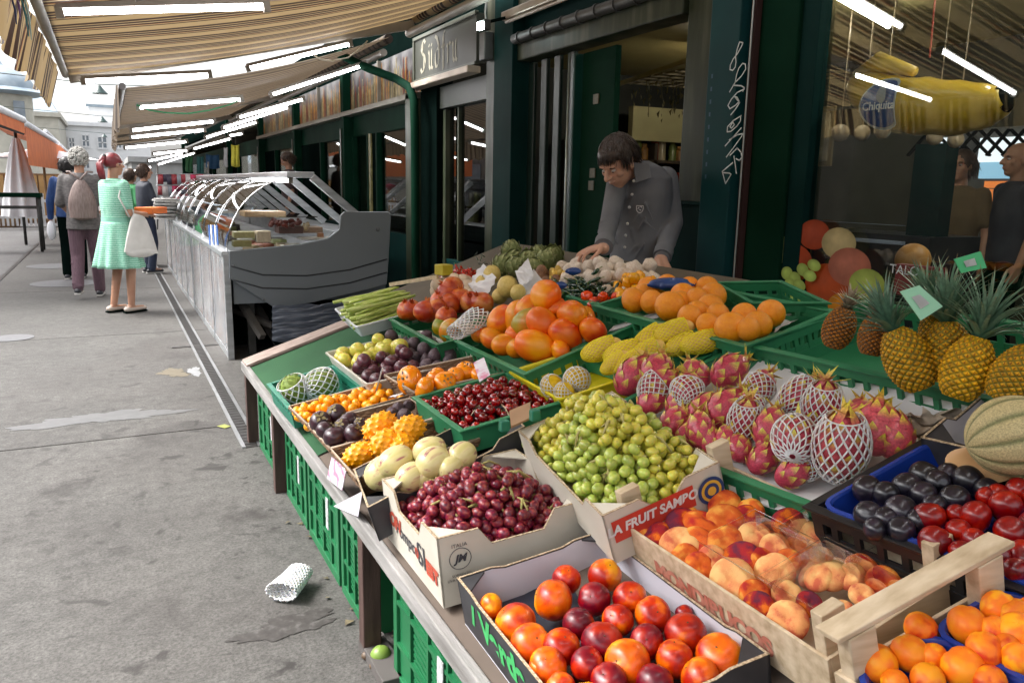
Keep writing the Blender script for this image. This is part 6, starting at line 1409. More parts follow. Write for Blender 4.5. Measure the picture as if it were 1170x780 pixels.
# green grape box: red band with white letters, emblem
gg=bylabel('white and red printed box overflowing with green grapes'); P,rt=outer(FG,'u0',.002); W_=FG.Lv
m=MB(); m.poly([P(.015,-.075),P(W_*.74,-.075),P(W_*.74,-.022),P(.015,-.022)]); m.build('red_band',mat('red band',(.55,.045,.025),.5,8),gg)
P2,_=outer(FG,'u0',.004); text_on('lettering','LA FRUIT SAMBO',P2(W_*.38,-.045),rt,FG.n,.030,WHI,gb if False else gg,bold=.0012,shear=.2)
for rr_,mt_,k in ((.034,BLI,0),(.026,YLI,1),(.019,BLI,2),(.011,YLI,3)):
    P3,_=outer(FG,'u0',.004+.001*k); c=P3(W_*.88,-.055); m=MB(); i0=m.av(c); I=[m.av(c+rt*rr_*math.cos(2*PI*j/24)+FG.n*rr_*math.sin(2*PI*j/24)) for j in range(24)]
    for j in range(24): m.af([i0,I[j],I[(j+1)%24]])
    m.build('printed_emblem',mt_,gg)
# peach crate: red letters on outer street side
pc=bylabel('pale wooden crate of flat peaches with tall corner posts'); P,rt=outer(FPC,'v0',.002)
text_on('lettering','MONDIRUCOS',P(FPC.Lu*.50,-.066),rt,FPC.n,.05,mat('faded red ink',[(0,(.42,.10,.06)),(1,(.55,.25,.18))],.7,25),pc,bold=.003)
# ------------------------------------------------------------------ fruit shapes
def sph(name,mt,sz=1,d=.10,dw=.38,d2=.05,crease=0,nu=22,nv=16,lump=0,pear=0,seed=0,ribs=0,ribd=0,stem=None,stemmt=None,xs=1):
    rr_=random.Random(seed); ph=[rr_.uniform(0,6) for _ in range(4)]; m=MB()
    def fn(u,v):
        th=PI*v; f=2*PI*u; R=1-d*math.exp(-(th/dw)**2)-d2*math.exp(-((PI-th)/.35)**2)
        if crease: R*=1-crease*math.exp(-((((f+PI)%(2*PI))-PI)/.22)**2)*math.sin(th)
        if ribs: R*=1-ribd*abs(math.cos(f*ribs/2))**6*math.sin(th)**.5
        if lump: R*=1+lump*(math.sin(3*th+ph[0]+2*math.sin(f+ph[1]))*.5+math.sin(2*f+ph[2])*math.sin(th)*.5)
        if pear: R*=1+pear*math.cos(th)
        return Vector((R*math.sin(th)*math.cos(f)*xs,R*math.sin(th)*math.sin(f),R*math.cos(th)*sz))
    m.grid(fn,nu,nv,cu=True); mats=[mt]
    if stem:
        m.mi=1; z=(1-d)*sz*.98; m.tube([(0,0,z-.05),(.01,.0,z+stem*.6),(.04,0,z+stem)],[.05,.04,.055],seg=6); mats.append(stemmt)
    return m.mesh(name,mats)
STEM=mat('stem brown',(.10,.065,.03),.8,20); STEMG=mat('stem green',(.22,.25,.07),.7,20)
def two(name,c1,c2,c3=None,scale=1.1,rough=.35,coat=.25,bump=.03,contrast=1.3,objv=.12,sss=.06,speck=.18,detail=2,bs=90,grad=.5):
    """blushed fruit skin: one side redder than the other, soft noise border, fine lenticels"""
    if name in _M: return _M[name]
    m,t,b=nt(name); L=t.links; vec=coords(t,True); tc=N(t,'ShaderNodeTexCoord')
    nz=N(t,'ShaderNodeTexNoise'); nz.inputs['Scale'].default_value=scale; nz.inputs['Detail'].default_value=detail; L.new(vec,nz.inputs['Vector'])
    sx=N(t,'ShaderNodeSeparateXYZ'); L.new(tc.outputs['Object'],sx.inputs[0])
    def ma(op,a,b_,c_=None):
        q=N(t,'ShaderNodeMath',operation=op)
        for i,s_ in enumerate((a,b_,c_)):
            if s_ is None: continue
            if isinstance(s_,(int,float)): q.inputs[i].default_value=s_
            else: L.new(s_,q.inputs[i])
        return q.outputs[0]
    g=ma('MULTIPLY_ADD',sx.outputs[0],.5*grad,.5); n_=ma('MULTIPLY_ADD',nz.outputs['Fac'],contrast*1.6,-.8*contrast); fac=ma('ADD',g,n_)
    fn_=N(t,'ShaderNodeTexNoise'); fn_.inputs['Scale'].default_value=18; fn_.inputs['Detail'].default_value=3; L.new(vec,fn_.inputs['Vector'])
    fac=ma('MULTIPLY_ADD',fn_.outputs['Fac'],speck,fac); fac=ma('SUBTRACT',fac,speck*.5)
    cr=N(t,'ShaderNodeValToRGB'); cr.color_ramp.interpolation='EASE'; e=cr.color_ramp.elements; c3=c3 or c2; c2b=c2
    e[0].position=.12; e[0].color=c4(c1); e[1].position=.88; e[1].color=c4(c3); q=e.new(.5); q.color=c4(c2b)
    L.new(fac,cr.inputs[0]); oi=N(t,'ShaderNodeObjectInfo'); mr2=N(t,'ShaderNodeMapRange'); mr2.inputs[3].default_value=1-objv; mr2.inputs[4].default_value=1+objv; L.new(oi.outputs['Random'],mr2.inputs[0])
    hs=N(t,'ShaderNodeHueSaturation'); hs.inputs['Saturation'].default_value=1.12; L.new(mr2.outputs[0],hs.inputs['Value']); L.new(cr.outputs[0],hs.inputs['Color']); L.new(hs.outputs[0],b.inputs['Base Color'])
    b.inputs['Roughness'].default_value=rough; b.inputs['Coat Weight'].default_value=coat; b.inputs['Coat Roughness'].default_value=.15
    if sss: b.inputs['Subsurface Weight'].default_value=sss; b.inputs['Subsurface Scale'].default_value=.006
    if bump:
        n2=N(t,'ShaderNodeTexNoise'); n2.inputs['Scale'].default_value=bs; L.new(vec,n2.inputs['Vector'])
        bp=N(t,'ShaderNodeBump'); bp.inputs['Strength'].default_value=bump; bp.inputs['Distance'].default_value=.01; L.new(n2.outputs['Fac'],bp.inputs['Height']); L.new(bp.outputs[0],b.inputs['Normal'])
    _M[name]=m; return m
NEC=[two('nectarine red skin',(.26,.010,.012),(.52,.035,.012),(.80,.17,.02),1.0),two('nectarine orange skin',(.42,.02,.01),(.76,.13,.012),(.90,.38,.03),.9),two('nectarine dark skin',(.10,.008,.018),(.20,.012,.02),(.42,.035,.02),1.0)]
NECM=[(sph('nectarine',q,sz=.97,d=.10,crease=.07,lump=.02,seed=i,stem=.03,stemmt=STEM),) for i,q in enumerate(NEC)]; NECD=['red orange nectarine','bright orange nectarine','dark red nectarine']
PEA=[two('flat peach blush skin',(.40,.05,.05),(.68,.18,.08),(.88,.46,.15),1.2,rough=.85,coat=0,bump=.14,sss=.08,contrast=1.05,speck=.22,detail=2),two('flat peach pale skin',(.62,.18,.12),(.82,.40,.20),(.90,.58,.28),1.0,rough=.85,coat=0,bump=.14,sss=.08,contrast=1.5,speck=.34,detail=3),two('flat peach dusky skin',(.13,.025,.05),(.36,.045,.05),(.70,.20,.06),1.2,rough=.85,coat=0,bump=.14,sss=.08,contrast=1.5,speck=.34,detail=3)]
PEAM=[(sph('peach',q,sz=.60,d=.42,dw=.42,d2=.18,crease=.07,nu=26,nv=18,seed=i),) for i,q in enumerate(PEA)]; PEAD=['blushed flat peach','pale flat peach','dusky purple flat peach']
APR=[two('apricot skin',(.88,.30,.04),(.85,.20,.03),(.95,.42,.06),1.0,rough=.55,coat=.05,bump=.05),two('apricot blush skin',(.60,.05,.02),(.85,.20,.03),(.92,.35,.05),1.0,rough=.55,coat=.05,bump=.05)]
APRM=[(sph('apricot',q,sz=.97,d=.12,crease=.09,lump=.02,seed=i),) for i,q in enumerate(APR)]; APRD=['orange apricot','red cheeked apricot']
PLR=two('red plum skin',(.10,.006,.010),(.22,.012,.015),(.42,.035,.025),1.5,rough=.3,coat=.35,bump=.02,contrast=.6,speck=.1); PLB=two('black plum skin',(.004,.004,.008),(.008,.007,.014),(.026,.018,.034),1.6,rough=.3,coat=.35,bump=.02,contrast=.6)
PLRM=(sph('plum',PLR,sz=.95,d=.12,crease=.04),); PLBM=(sph('plum',PLB,sz=1.0,d=.1,crease=.03),)
ORM=(sph('orange',mat('orange peel',[(0,(.88,.26,.005)),(1,(.95,.36,.012))],.38,6,bump=.35,bscale=160,rand=True,coat=.15,objv=.08),sz=.94,d=.04,dw=.2,d2=.03),)
TGM=(sph('tangerine',mat('tangerine peel',[(0,(.78,.22,.005)),(1,(.92,.36,.01))],.45,6,bump=.3,bscale=120,rand=True,objv=.15),sz=.8,d=.10,dw=.35,ribs=8,ribd=.05,stem=.2,stemmt=STEMG),)
PERM=(sph('persimmon',mat('persimmon skin',[(0,(.80,.20,.02)),(1,(.92,.36,.05))],.25,3,rand=True,coat=.4,objv=.1),sz=.78,d=.12,ribs=4,ribd=.03,nu=26),)
def calyx(name,mt,n=4,r=.55,z=.68,up=.12,w=.8):
    m=MB()
    for k in range(n):
        a=2*PI*k/n; c=Vector((math.cos(a),math.sin(a),0)); s=Vector((-math.sin(a),math.cos(a),0)); q=[Vector((0,0,z)),c*r*.5+s*r*.35*w+Vector((0,0,z+.05)),c*r+Vector((0,0,z+up)),c*r*.5-s*r*.35*w+Vector((0,0,z+.05))]
        m.poly(q); m.poly([x-Vector((0,0,.03)) for x in q][::-1])
    m.tube([(0,0,z-.05),(0,0,z+.18)],.09,seg=7); return m.mesh(name,mt,smooth=False)
CAL=mat('dry calyx',[(0,(.12,.09,.04)),(1,(.28,.22,.10))],.8,10)
PERM=(PERM[0],[('calyx',calyx('calyx',CAL,4,.5,.62))],'flesh')
MGM=(sph('mangosteen',mat('mangosteen rind',[(0,(.018,.007,.012)),(1,(.05,.018,.025))],.35,4,bump=.1,bscale=20,rand=True,coat=.3),sz=.88,d=.06,lump=.03),[('calyx',calyx('calyx',CAL,4,.62,.84,.06))],'rind')
KUM=(sph('kumquat',mat('kumquat peel',[(0,(.85,.28,.005)),(1,(.98,.46,.015))],.3,5,bump=.2,bscale=60,rand=True,coat=.3,objv=.12),sz=1.25,d=.03,nu=12,nv=9),)
CHM=(sph('cherry',two('cherry skin',(.10,.003,.006),(.22,.006,.01),(.42,.02,.02),1.5,rough=.14,coat=.7,bump=0,objv=.25),sz=.92,d=.16,crease=.04,nu=14,nv=10,stem=.0,stemmt=STEMG),)
def cherrystem():
    m=MB(); m.tube([(0,0,.78),(.1,.0,1.3),(.35,.1,2.0),(.7,.15,2.6)],[.05,.035,.035,.06],seg=4); return m.mesh('stem',STEMG)
CHS=(CHM[0],[('stem',cherrystem())],'fruit')
MAM=[two('mamey orange skin',(.62,.26,.006),(.78,.24,.006),(.72,.09,.010),.9,rough=.42,coat=.12,bump=.02,contrast=.7),two('mamey red skin',(.62,.04,.010),(.76,.15,.008),(.80,.30,.01),.8,rough=.42,coat=.12,bump=.02,contrast=.8),two('mamey green skin',(.16,.20,.025),(.36,.27,.02),(.66,.18,.015),.8,rough=.42,coat=.12,bump=.02,contrast=.8)]
MAMM=[(sph('mamey',q,sz=1.32,d=.03,dw=.15,pear=-.07,lump=.03,seed=i,nu=28,nv=20),) for i,q in enumerate(MAM)]; MAMD=['glossy orange mango','red cheeked mango','green sided mango']
POM=[two('pomegranate skin',(.34,.04,.025),(.50,.10,.04),(.60,.24,.10),1.4,rough=.4,coat=.2,bump=.12,bs=30)]
def pomcrown():
    m=MB()
    for k in range(6):
        a=2*PI*k/6; c=Vector((math.cos(a),math.sin(a),0)); s=Vector((-math.sin(a),math.cos(a),0)); q=[c*.16+s*.10+Vector((0,0,.92)),c*.16-s*.1+Vector((0,0,.92)),c*.26+Vector((0,0,1.24))]; m.poly(q); m.poly([x*.99 for x in q][::-1])
    m.tube([(0,0,.85),(0,0,1.0)],[.2,.17],seg=8,cap=False); return m.mesh('crown',POM[0],smooth=False)
POMM=(sph('pomegranate',POM[0],sz=.93,d=.02,lump=.035,seed=4,nu=24),[('crown',pomcrown())],'rind')
GPL=(sph('plum',mat('yellow plum skin',[(0,(.42,.44,.09)),(.6,(.62,.56,.16)),(1,(.66,.42,.18))],.35,2,rand=True,coat=.2,objv=.1,bump=.02),sz=1.0,d=.08,crease=.04),)
PPL=(sph('plum',mat('purple plum skin',[(0,(.045,.015,.022)),(.6,(.09,.028,.04)),(1,(.16,.06,.06))],.38,2.5,rand=True,coat=.2,objv=.25,bump=.03),sz=1.18,d=.06,crease=.04,nu=18,nv=12),)
FIGM=(sph('fig',mat('fig skin',[(0,(.035,.022,.028)),(.6,(.07,.045,.055)),(1,(.13,.09,.09))],.6,4,rand=True,objv=.25,bump=.08,stretch=(3,3,.5)),sz=1.12,d=-.25,dw=.3,d2=0,pear=-.10,nu=18,nv=12,ribs=10,ribd=.02),)
PEPM=(sph('pepino',mat('pepino skin',[(0,(.60,.54,.26)),(.6,(.68,.60,.34)),(.74,(.56,.42,.26)),(.84,(.30,.10,.14)),(1,(.58,.50,.28))],.35,.9,rand=True,coat=.25,stretch=(2.6,2.6,.25)),sz=1.28,d=.05,crease=.0,nu=26,lump=.02,stem=.1,stemmt=STEMG),)
def kiwano():
    m=MB(); rr_=random.Random(3)
    def R(v): return 1
    n=64; spk=[]
    for i in range(n):
        z=1-2*(i+.5)/n; f=i*2.39996; spk.append(Vector((math.sqrt(1-z*z)*math.cos(f),math.sqrt(1-z*z)*math.sin(f),z)))
    def fn(u,v):
        th=PI*v; f=2*PI*u; d=Vector((math.sin(th)*math.cos(f),math.sin(th)*math.sin(f),math.cos(th))); k=max(d.dot(s) for s in spk); ang=math.acos(min(1,k)); b=.13*math.exp(-(ang/.075)**2)*.6+.07*math.exp(-(ang/.13)**2); return Vector((d.x,d.y,d.z*1.45))*(1+b*1.1)
    m.grid(fn,90,64,cu=True,cf=lambda u,v:(.90,.36,.01))
    for s in spk:
        b_=Vector((s.x,s.y,s.z*1.45)); tip=b_*1.19; m.tube([b_*1.06,tip],[.045,.006],seg=5,cols=[(.85,.35,.02),(.16,.09,.03)])
    return m.mesh('kiwano',cmat('horned melon skin',.4,8,.14,.2,.1,40))
KIWM=(kiwano(),)
def scalefruit(name,n,base_r,mtb,mts,sz,colb,colt,lenf,widf,lift,stop=.97,start=.12,body=.93,seed=0,top=0,toplen=1.8,cmid=None,thick=.0):
    rr_=random.Random(seed); m=MB()
    m.grid(lambda u,v:Vector((body*math.sin(PI*v)*math.cos(2*PI*u),body*math.sin(PI*v)*math.sin(2*PI*u),body*sz*math.cos(PI*v))),20,14,cu=True,cf=lambda u,v:colb)
    for i in range(n):
        t_=start+(stop-start)*(i+.5)/n; th=PI*(1-t_); f=i*2.39996+rr_.uniform(-.15,.15)
        d=Vector((math.sin(th)*math.cos(f),math.sin(th)*math.sin(f),math.cos(th)*sz)); upd=Vector((-math.cos(th)*math.cos(f)*1,-math.cos(th)*math.sin(f)*1,math.sin(th)*sz)).normalized(); upd=(upd*1) 
        side=Vector((-math.sin(f),math.cos(f),0)); nn=side.cross(upd)*-1
        nn=Vector((math.sin(th)*math.cos(f),math.sin(th)*math.sin(f),math.cos(th)/sz)).normalized()
        L_=lenf*rr_.uniform(.8,1.2)*(toplen if t_>1-top else 1); W=widf*rr_.uniform(.85,1.15)*max(.35,math.sin(th)**.5)
        base=d*body; rows=[]
        nr=5
        for k in range(nr+1):
            q=k/nr; wd=W*(1-q**1.7)**.8*(.85+.3*math.sin(PI*min(1,q*1.3))); c=base+upd*(L_*q)+nn*(.015+lift*q**2+(.06 if t_<1-top else .1)*q)-nn*(.5*(L_*q)**2*.55*(1 if t_<1-top else .1))
            cc=colb if q<.35 else None; k2=max(0,(q-.25)/.6); k2=min(1,k2); col=tuple(colb[j]*(1-k2)+colt[j]*k2 for j in range(3))
            rows.append([m.av(c-side*wd/2-nn*wd*.06,col),m.av(c+nn*.012,tuple(x*.97 for x in col)),m.av(c+side*wd/2-nn*wd*.06,col)])
        for a,b_ in zip(rows[:-1],rows[1:]):
            for j in range(2): m.af([a[j],a[j+1],b_[j+1],b_[j]]) 
            for j in range(2): m.af([b_[j],b_[j+1],a[j+1],a[j]][0:0] or [a[j],b_[j],b_[j+1],a[j+1]]) if False else None
    return m.mesh(name,mts)
DRC=cmat('dragon fruit skin',.42,9,.28,.15,.06,40)
DRM=[(scalefruit('dragon_fruit',36,1,None,DRC,1.36,(.47,.10,.135),(.64,.62,.15),.70,.62,.06,seed=i,top=.2,toplen=1.9,body=.95),) for i in range(3)]
DRM2=(scalefruit('dragon_fruit',40,1,None,DRC,1.3,(.56,.14,.165),(.74,.66,.14),.62,.55,.07,seed=9,top=.25,toplen=1.7,body=.93),)
ARC=cmat('artichoke leaf',.6,10,.25,0,.1,60)
ARM=(scalefruit('artichoke',54,1,None,ARC,.95,(.17,.20,.08),(.40,.42,.22),.50,.56,.13,seed=2,start=.1,stop=1.0),)
CHE=(scalefruit('netted_fruit',60,1,None,ARC,1.15,(.20,.27,.07),(.33,.38,.13),.26,.30,.02,seed=5,start=.05,stop=1),)
def ellnet(sz,v0,v1,mt,nu=17,turns=.33,r=.044,grow=1.06,flare=.0,steps=16):
    def fn(u,v):
        th=PI*(1-v); a=2*PI*u; f=1+flare*max(0,(v-.72)/.28); s=max(math.sin(th),.25 if v>.5 and flare else 0); return Vector((grow*s*f*math.cos(a),grow*s*f*math.sin(a),grow*sz*math.cos(th)))
    m=net_mesh(fn,nu,turns,v0,v1,r,3,steps); 
    m.tube([fn(k/24,v1) for k in range(25)],r*.9,seg=3); return m.mesh('foam_net',mt)
NETW=ellnet(1.36,.06,.80,FOAM,flare=.35); NETH=ellnet(1.36,.05,.55,FOAM,nu=15,flare=.0,grow=1.12)
NETF=ellnet(1.36,.04,.96,FOAM,nu=16,grow=1.08)
# pineapple
def pine_body(seed,ca,cb,cc):
    m=MB(); H=1.28; NA=13
    def R(t_): return max(.0,math.sin(PI*min(.985,.06+.90*t_)))**.42*(1-.10*t_)
    def fn(u,v):
        # diamond eyes: two spiral families
        a=u*NA+v*9.5; b_=u*NA-v*9.5; fa=abs((a%1)-.5)*2; fb=abs((b_%1)-.5)*2; e=max(fa,fb); bump=.12*(1-e**2.6); cen=.05*math.exp(-((1-fa)**2*0+(fa**2+fb**2))/.05)
        r=R(v)*(.86+bump+cen); return Vector((r*math.cos(2*PI*u),r*math.sin(2*PI*u),-H+2*H*v))
    def cf(u,v):
        a=u*NA+v*9.5; b_=u*NA-v*9.5; fa=abs((a%1)-.5)*2; fb=abs((b_%1)-.5)*2; e=max(fa,fb); c0=math.exp(-(fa**2+fb**2)/.06)
        k=min(1,max(0,(e-.52)/.26)); col=[ca[j]*(1-k)+cb[j]*k for j in range(3)]; return tuple(col[j]*(1-c0*.75)+cc[j]*c0*.75 for j in range(3))
    m.grid(fn,156,84,cu=True,cf=cf)
    # small dry bracts at each eye
    rr_=random.Random(seed)
    for i in range(NA):
        for j in range(19):
            v=(j+.5)/19; u=(i+(.5 if j%2 else 0))/NA
            if not .05<v<.95: continue
            p=fn(u,v); n_=Vector((p.x,p.y,0)).normalized(); s=Vector((-n_.y,n_.x,0)); q=[p+n_*.01-s*.035,p+n_*.01+s*.035,p+n_*.07+Vector((0,0,.15))+s*rr_.uniform(-.03,.03)]; m.af([m.av(x,cc) for x in q]); 
    return m.mesh('pineapple_body',cmat('pineapple rind',.6,4,.38,.05,.15,50))
def pine_crown(seed,n=58,L_=1.5,c1=(.055,.13,.085),c2=(.16,.26,.20)):
    m=MB(); rr_=random.Random(seed)
    for i in range(n):
        t_=i/n; f=i*2.39996; el=.42+1.0*t_**.8+rr_.uniform(-.08,.08); l=L_*(.55+.6*math.sin(PI*min(1,t_*.75+.15)))*rr_.uniform(.7,1.2); f+=rr_.uniform(-.3,.3); d=Vector((math.cos(f),math.sin(f),0)); s=Vector((-math.sin(f),math.cos(f),0))
        p=Vector((d.x*.16*(1-t_*.6),d.y*.16*(1-t_*.6),1.18+.30*t_)); rows=[]; a=el+.25; K=7
        for k in range(K+1):
            q=k/K; w_=.135*(1-q)**.75*(1-.25*t_)+.004; 
            col=tuple(c1[j]*(1-q)+c2[j]*q for j in range(3)) if q<.9 else (.3,.22,.12)
            up_=Vector((0,0,1))*math.cos(a)-d*math.sin(a)
            rows.append([m.av(p-s*w_+up_*w_*.35,col),m.av(p,tuple(x*1.25 for x in col)),m.av(p+s*w_+up_*w_*.35,col)])
            p=p+(d*math.cos(a)+Vector((0,0,1))*math.sin(a))*(l/K); a-=.11*(1.4-t_)+rr_.uniform(-.02,.02)
        for a_,b_ in zip(rows[:-1],rows[1:]):
            for j in range(2): m.af([a_[j],a_[j+1],b_[j+1],b_[j]])
    return m.mesh('pineapple_crown',cmat('pineapple leaf',.5,5,.25,.1,.05,20))
YL=[((.74,.38,.025),(.22,.18,.04),(.30,.13,.03)),((.48,.19,.045),(.10,.06,.03),(.15,.07,.03)),((.82,.44,.03),(.30,.22,.04),(.4,.18,.04))]
PB=[pine_body(i,*YL[i]) for i in range(3)]; PC=[pine_crown(1,70,2.1),pine_crown(2,46,1.35,(.13,.12,.08),(.40,.34,.27)),pine_crown(3,84,2.5,(.05,.12,.075),(.20,.30,.22))]
def melon(ribs,name,c1,c2):
    m=MB()
    def fn(u,v):
        th=PI*v; f=2*PI*u; R=(1-.05*abs(math.cos(f*ribs/2))**8*math.sin(th))*(1-.06*math.exp(-(th/.3)**2)); return Vector((R*math.sin(th)*math.cos(f),R*math.sin(th)*math.sin(f),R*math.cos(th)*1.05))
    def cf(u,v):
        k=abs(math.cos(PI*u*ribs))**14; return tuple(c2[j]*(1-k)+c1[j]*k for j in range(3))
    m.grid(fn,140,30,cu=True,cf=cf); return m.mesh(name,cmat('melon rind',.65,26,.30,0,.15,30))
def melon_old(ribs,name,c1,c2):
    me=sph(name,mat(name+' rind',[(0,c1),(.45,c2),(.55,tuple(min(1,x*1.5) for x in c2)),(1,c2)],.7,14,bump=.10,bscale=40,rand=True,detail=6,contrast=1.2),sz=.95,d=.05,ribs=ribs,ribd=.075,nu=70,nv=26); return me
MELM=(melon(10,'melon',(.16,.17,.08),(.50,.43,.25)),)
# leaf & bunch helpers
print('meshes ready')
# ------------------------------------------------------------------ hero fruit by eye: (px,py,radius px[,variant])
def put(key,name,kinds,pts,fr,h,desc,cont,cat,group,rs=1.0,var=None,tilt=.5,seed=1,orient=None,hs=None,rot=None,clamp=0,tc=(-.1,1.2)):
    rr_=random.Random(seed); outl=[]
    for i,p in enumerate(pts):
        px,py,rp=p[:3]; v=p[3] if len(p)>3 else (rr_.randrange(len(kinds)) if var is None else var)
        hh=(p[4] if len(p)>4 else h)
        d=ray(px,py); o=fr.o+fr.n*hh; t_=(o-CAM).dot(fr.n)/d.dot(fr.n); P=CAM+d*t_; r=rp*depth(P)/FPX*rs
        if clamp:
            nrm=fr.u.cross(fr.v); w_=P-fr.o; w_=w_-fr.n*w_.dot(fr.n); den=1-fr.u.dot(fr.v)**2; a_=(w_.dot(fr.u)-fr.u.dot(fr.v)*w_.dot(fr.v))/den; b__=w_.dot(fr.v)-fr.u.dot(fr.v)*a_; k_=r*clamp+.006; a_=min(max(a_,k_),fr.Lu-k_); b__=min(max(b__,k_),fr.Lv-k_); P=fr.P(a_,b__,(P-fr.o).dot(fr.n))
        if rot: q=rot(i,P,rr_)
        else:
            toc=(CAM-P).normalized(); axis=(fr.n*.8+toc*rr_.uniform(*tc)+Vector((rr_.gauss(0,tilt),rr_.gauss(0,tilt),rr_.gauss(0,tilt)))).normalized(); q=look(axis,rr_.uniform(0,6.28))
        o_=inst(name,kinds[v],P,q,(r*rr_.uniform(.95,1.06),r*rr_.uniform(.95,1.06),r*rr_.uniform(.94,1.04)),None,cat,group); reg(key,o_,P,desc[v] if isinstance(desc,list) else desc,cont,rp); outl.append((o_,P,r,q))
    return outl
put('nect','nectarine',NECM,[(556,694,14,1),(571,718,24,1),(594,740,23,1),(632,685,22,1),(647,662,17,0),(679,684,19,2),(691,657,19,1),(706,708,18,0),(661,712,19,2),(618,764,22,1),(641,739,22,0),(720,683,19,0),(717,757,26,1),(688,733,23,2),(671,759,20,2),(739,733,20,2),(746,702,21,0),(783,724,24,0),(789,697,10,2),(771,752,22,0),(822,750,26,1),(748,779,22,2),(696,779,22,2),(806,779,22,1),(640,786,18,0),(584,776,16,0),(670,800,20,1),(720,805,22,0)],FNC,-.028,NECD,'in black cardboard box','nectarine','nectarines in the black cardboard box',rs=1.02,clamp=1.02,seed=3)
put('peach','peach',PEAM,[(731,600,19,0),(753,596,15,0),(768,578,17,0),(738,618,18,2),(782,600,20,2),(772,628,24,1),(795,622,20,0),(804,600,22,0),(828,577,18,0),(829,596,21,0),(829,621,20,0),(858,584,15,0),(862,612,18,1),(853,590,14,2),(903,597,20,2),(920,608,13,0),(920,613,19,1),(815,640,17,1),(792,652,17,0),(830,668,25,1),(848,640,21,2),(885,655,21,1),(863,680,17,0),(864,695,17,2),(899,679,16,1),(898,710,23,1),(938,635,12,1),(951,658,17,1),(984,646,16,0),(971,658,16,1),(1009,666,19,0),(1012,690,13,1),(1046,674,14,1),(935,660,16,1),(960,700,15,1),(990,700,14,1),(885,625,16,1),(925,690,15,2),(870,640,15,0),(760,650,16,0),(900,640,14,0),(1040,690,14,0),(985,680,14,1),(840,655,14,2)],FPC,-.032,PEAD,'in pale wooden crate','peach','flat peaches in the wooden crate',rs=1.08,clamp=1.0,tc=(.3,1.5),seed=5,tilt=.35)
put('apr','apricot',APRM,[(1003,757,25,1),(1040,746,23,0),(1066,750,17,0),(1052,717,20,1),(1101,763,26,0),(1060,776,20,1),(1022,779,17,0),(1130,778,20,1)],FA1,-.002,APRD,'in nearer blue punnet','apricot','apricots in the blue punnets',rs=.94,seed=7)
put('apr2','apricot',APRM,[(1105,713,23,0),(1141,694,21,0),(1160,701,20,0),(1136,720,18,1),(1162,722,24,0),(1125,742,22,1),(1163,752,20,0),(1150,740,18,1),(1180,700,20,0),(1185,735,22,0)],FA2,.004,APRD,'in shopward blue punnet','apricot','apricots in the blue punnets',rs=.94,seed=8)
put('plb','plum',[PLBM],[(991,559,18),(1029,584,20),(992,588,18),(1071,551,17),(1056,543,18),(1106,549,19),(1091,570,18),(1012,565,17),(1036,556,18),(1055,565,17),(1068,579,16),(1030,605,17),(1000,604,15),(1083,541,14),(1128,560,16),(1012,593,16),(1050,595,16)],FP1,.002,'dusky black plum','in blue punnet','plum','black plums in the blue punnet',rs=.92,tilt=.9,var=0,seed=2)
put('plr','plum',[PLRM],[(1062,590,19),(1068,618,20),(1093,587,12),(1115,590,20),(1128,568,13),(1113,618,17),(1150,579,20),(1137,634,20),(1155,607,20),(1098,630,14),(1162,560,16),(1170,634,19),(1140,565,14),(1160,650,16),(1095,605,15),(1183,600,20),(1185,570,18)],FP2,.006,'shiny red plum','in near blue punnet','plum','red plums in the blue punnet',rs=.93,tilt=.9,var=0,seed=4)
put('orange','orange',[ORM],[(835,374,18),(866,371,16),(881,358,16),(766,350,17),(724,343,14),(745,345,14),(788,362,14),(803,372,13),(797,343,14),(815,338,15),(780,337,14),(741,328,12),(762,325,12),(778,345,13),(812,350,14),(850,360,14),(820,358,13),(797,356,13),(856,376,14),(735,335,11),(787,327,11),(808,327,12)],FO,.018,'shiny orange','in green crate before the seller','orange','oranges in the green crate',rs=1.03,clamp=.8,seed=6)
for (px,py,rp,v,h) in ((868,374,0,0,0),): pass
put('mamey','mamey',MAMM,[(623,337,20,1,.135),(613,396,22,1,.01),(574,365,19,0,.055),(592,362,19,0,.06),(602,370,20,2,.06),(653,360,19,0,.07),(621,370,19,1,.065),(647,383,20,1,.02),(677,377,17,1,.02),(549,381,12,0,.01),(564,387,14,0,.01),(578,393,15,0,.01),(590,398,14,0,.0),(668,362,14,1,.04),(607,352,18,1,.09),(635,352,16,1,.08),(592,381,14,1,.03),(640,400,13,1,-.01)],FM,.03,MAMD,'in green crate','mango','large orange mangoes in the green crate',rs=.86,clamp=.8,seed=8,rot=lambda i,P,rr_:look(Vector((rr_.gauss(0,1),rr_.gauss(0,1),rr_.gauss(0,.5))),rr_.uniform(0,6)))
put('pom','pomegranate',[POMM],[(478,334,13),(461,352,12),(487,356,14),(499,354,13),(501,331,15,0,.06),(513,348,13),(525,343,15),(538,345,12),(552,346,13),(470,354,12),(510,362,12),(507,327,14,0,.08)],FPO,.03,'red brown pomegranate','in the green crate','pomegranate','pomegranates in the green crate',rs=1.05,clamp=.8,var=0,seed=9)
put('pers','persimmon',[PERM],[(468,434,16),(497,430,12),(509,437,13),(485,444,13),(533,424,13),(520,430,11),(548,428,10)],FPZ,.012,'orange persimmon','in wicker basket','persimmon','persimmons in the wicker basket',rs=1.05,var=0,seed=3)
put('mang','mangosteen',[MGM],[(366,482,13),(384,473,12),(383,499,14),(399,482,12),(405,496,12),(412,485,9),(392,488,11),(372,492,11)],FB2,.022,'dark purple mangosteen','in wicker basket','mangosteen','mangosteens in the wicker basket',rs=1.02,var=0,seed=5)
put('fig','fig',[FIGM],[(455,467,8),(462,474,8),(467,463,7),(448,471,7)],FB2,.015,'small dark fig','in corner of mangosteen basket','fig','figs beside the mangosteens',var=0,seed=2)
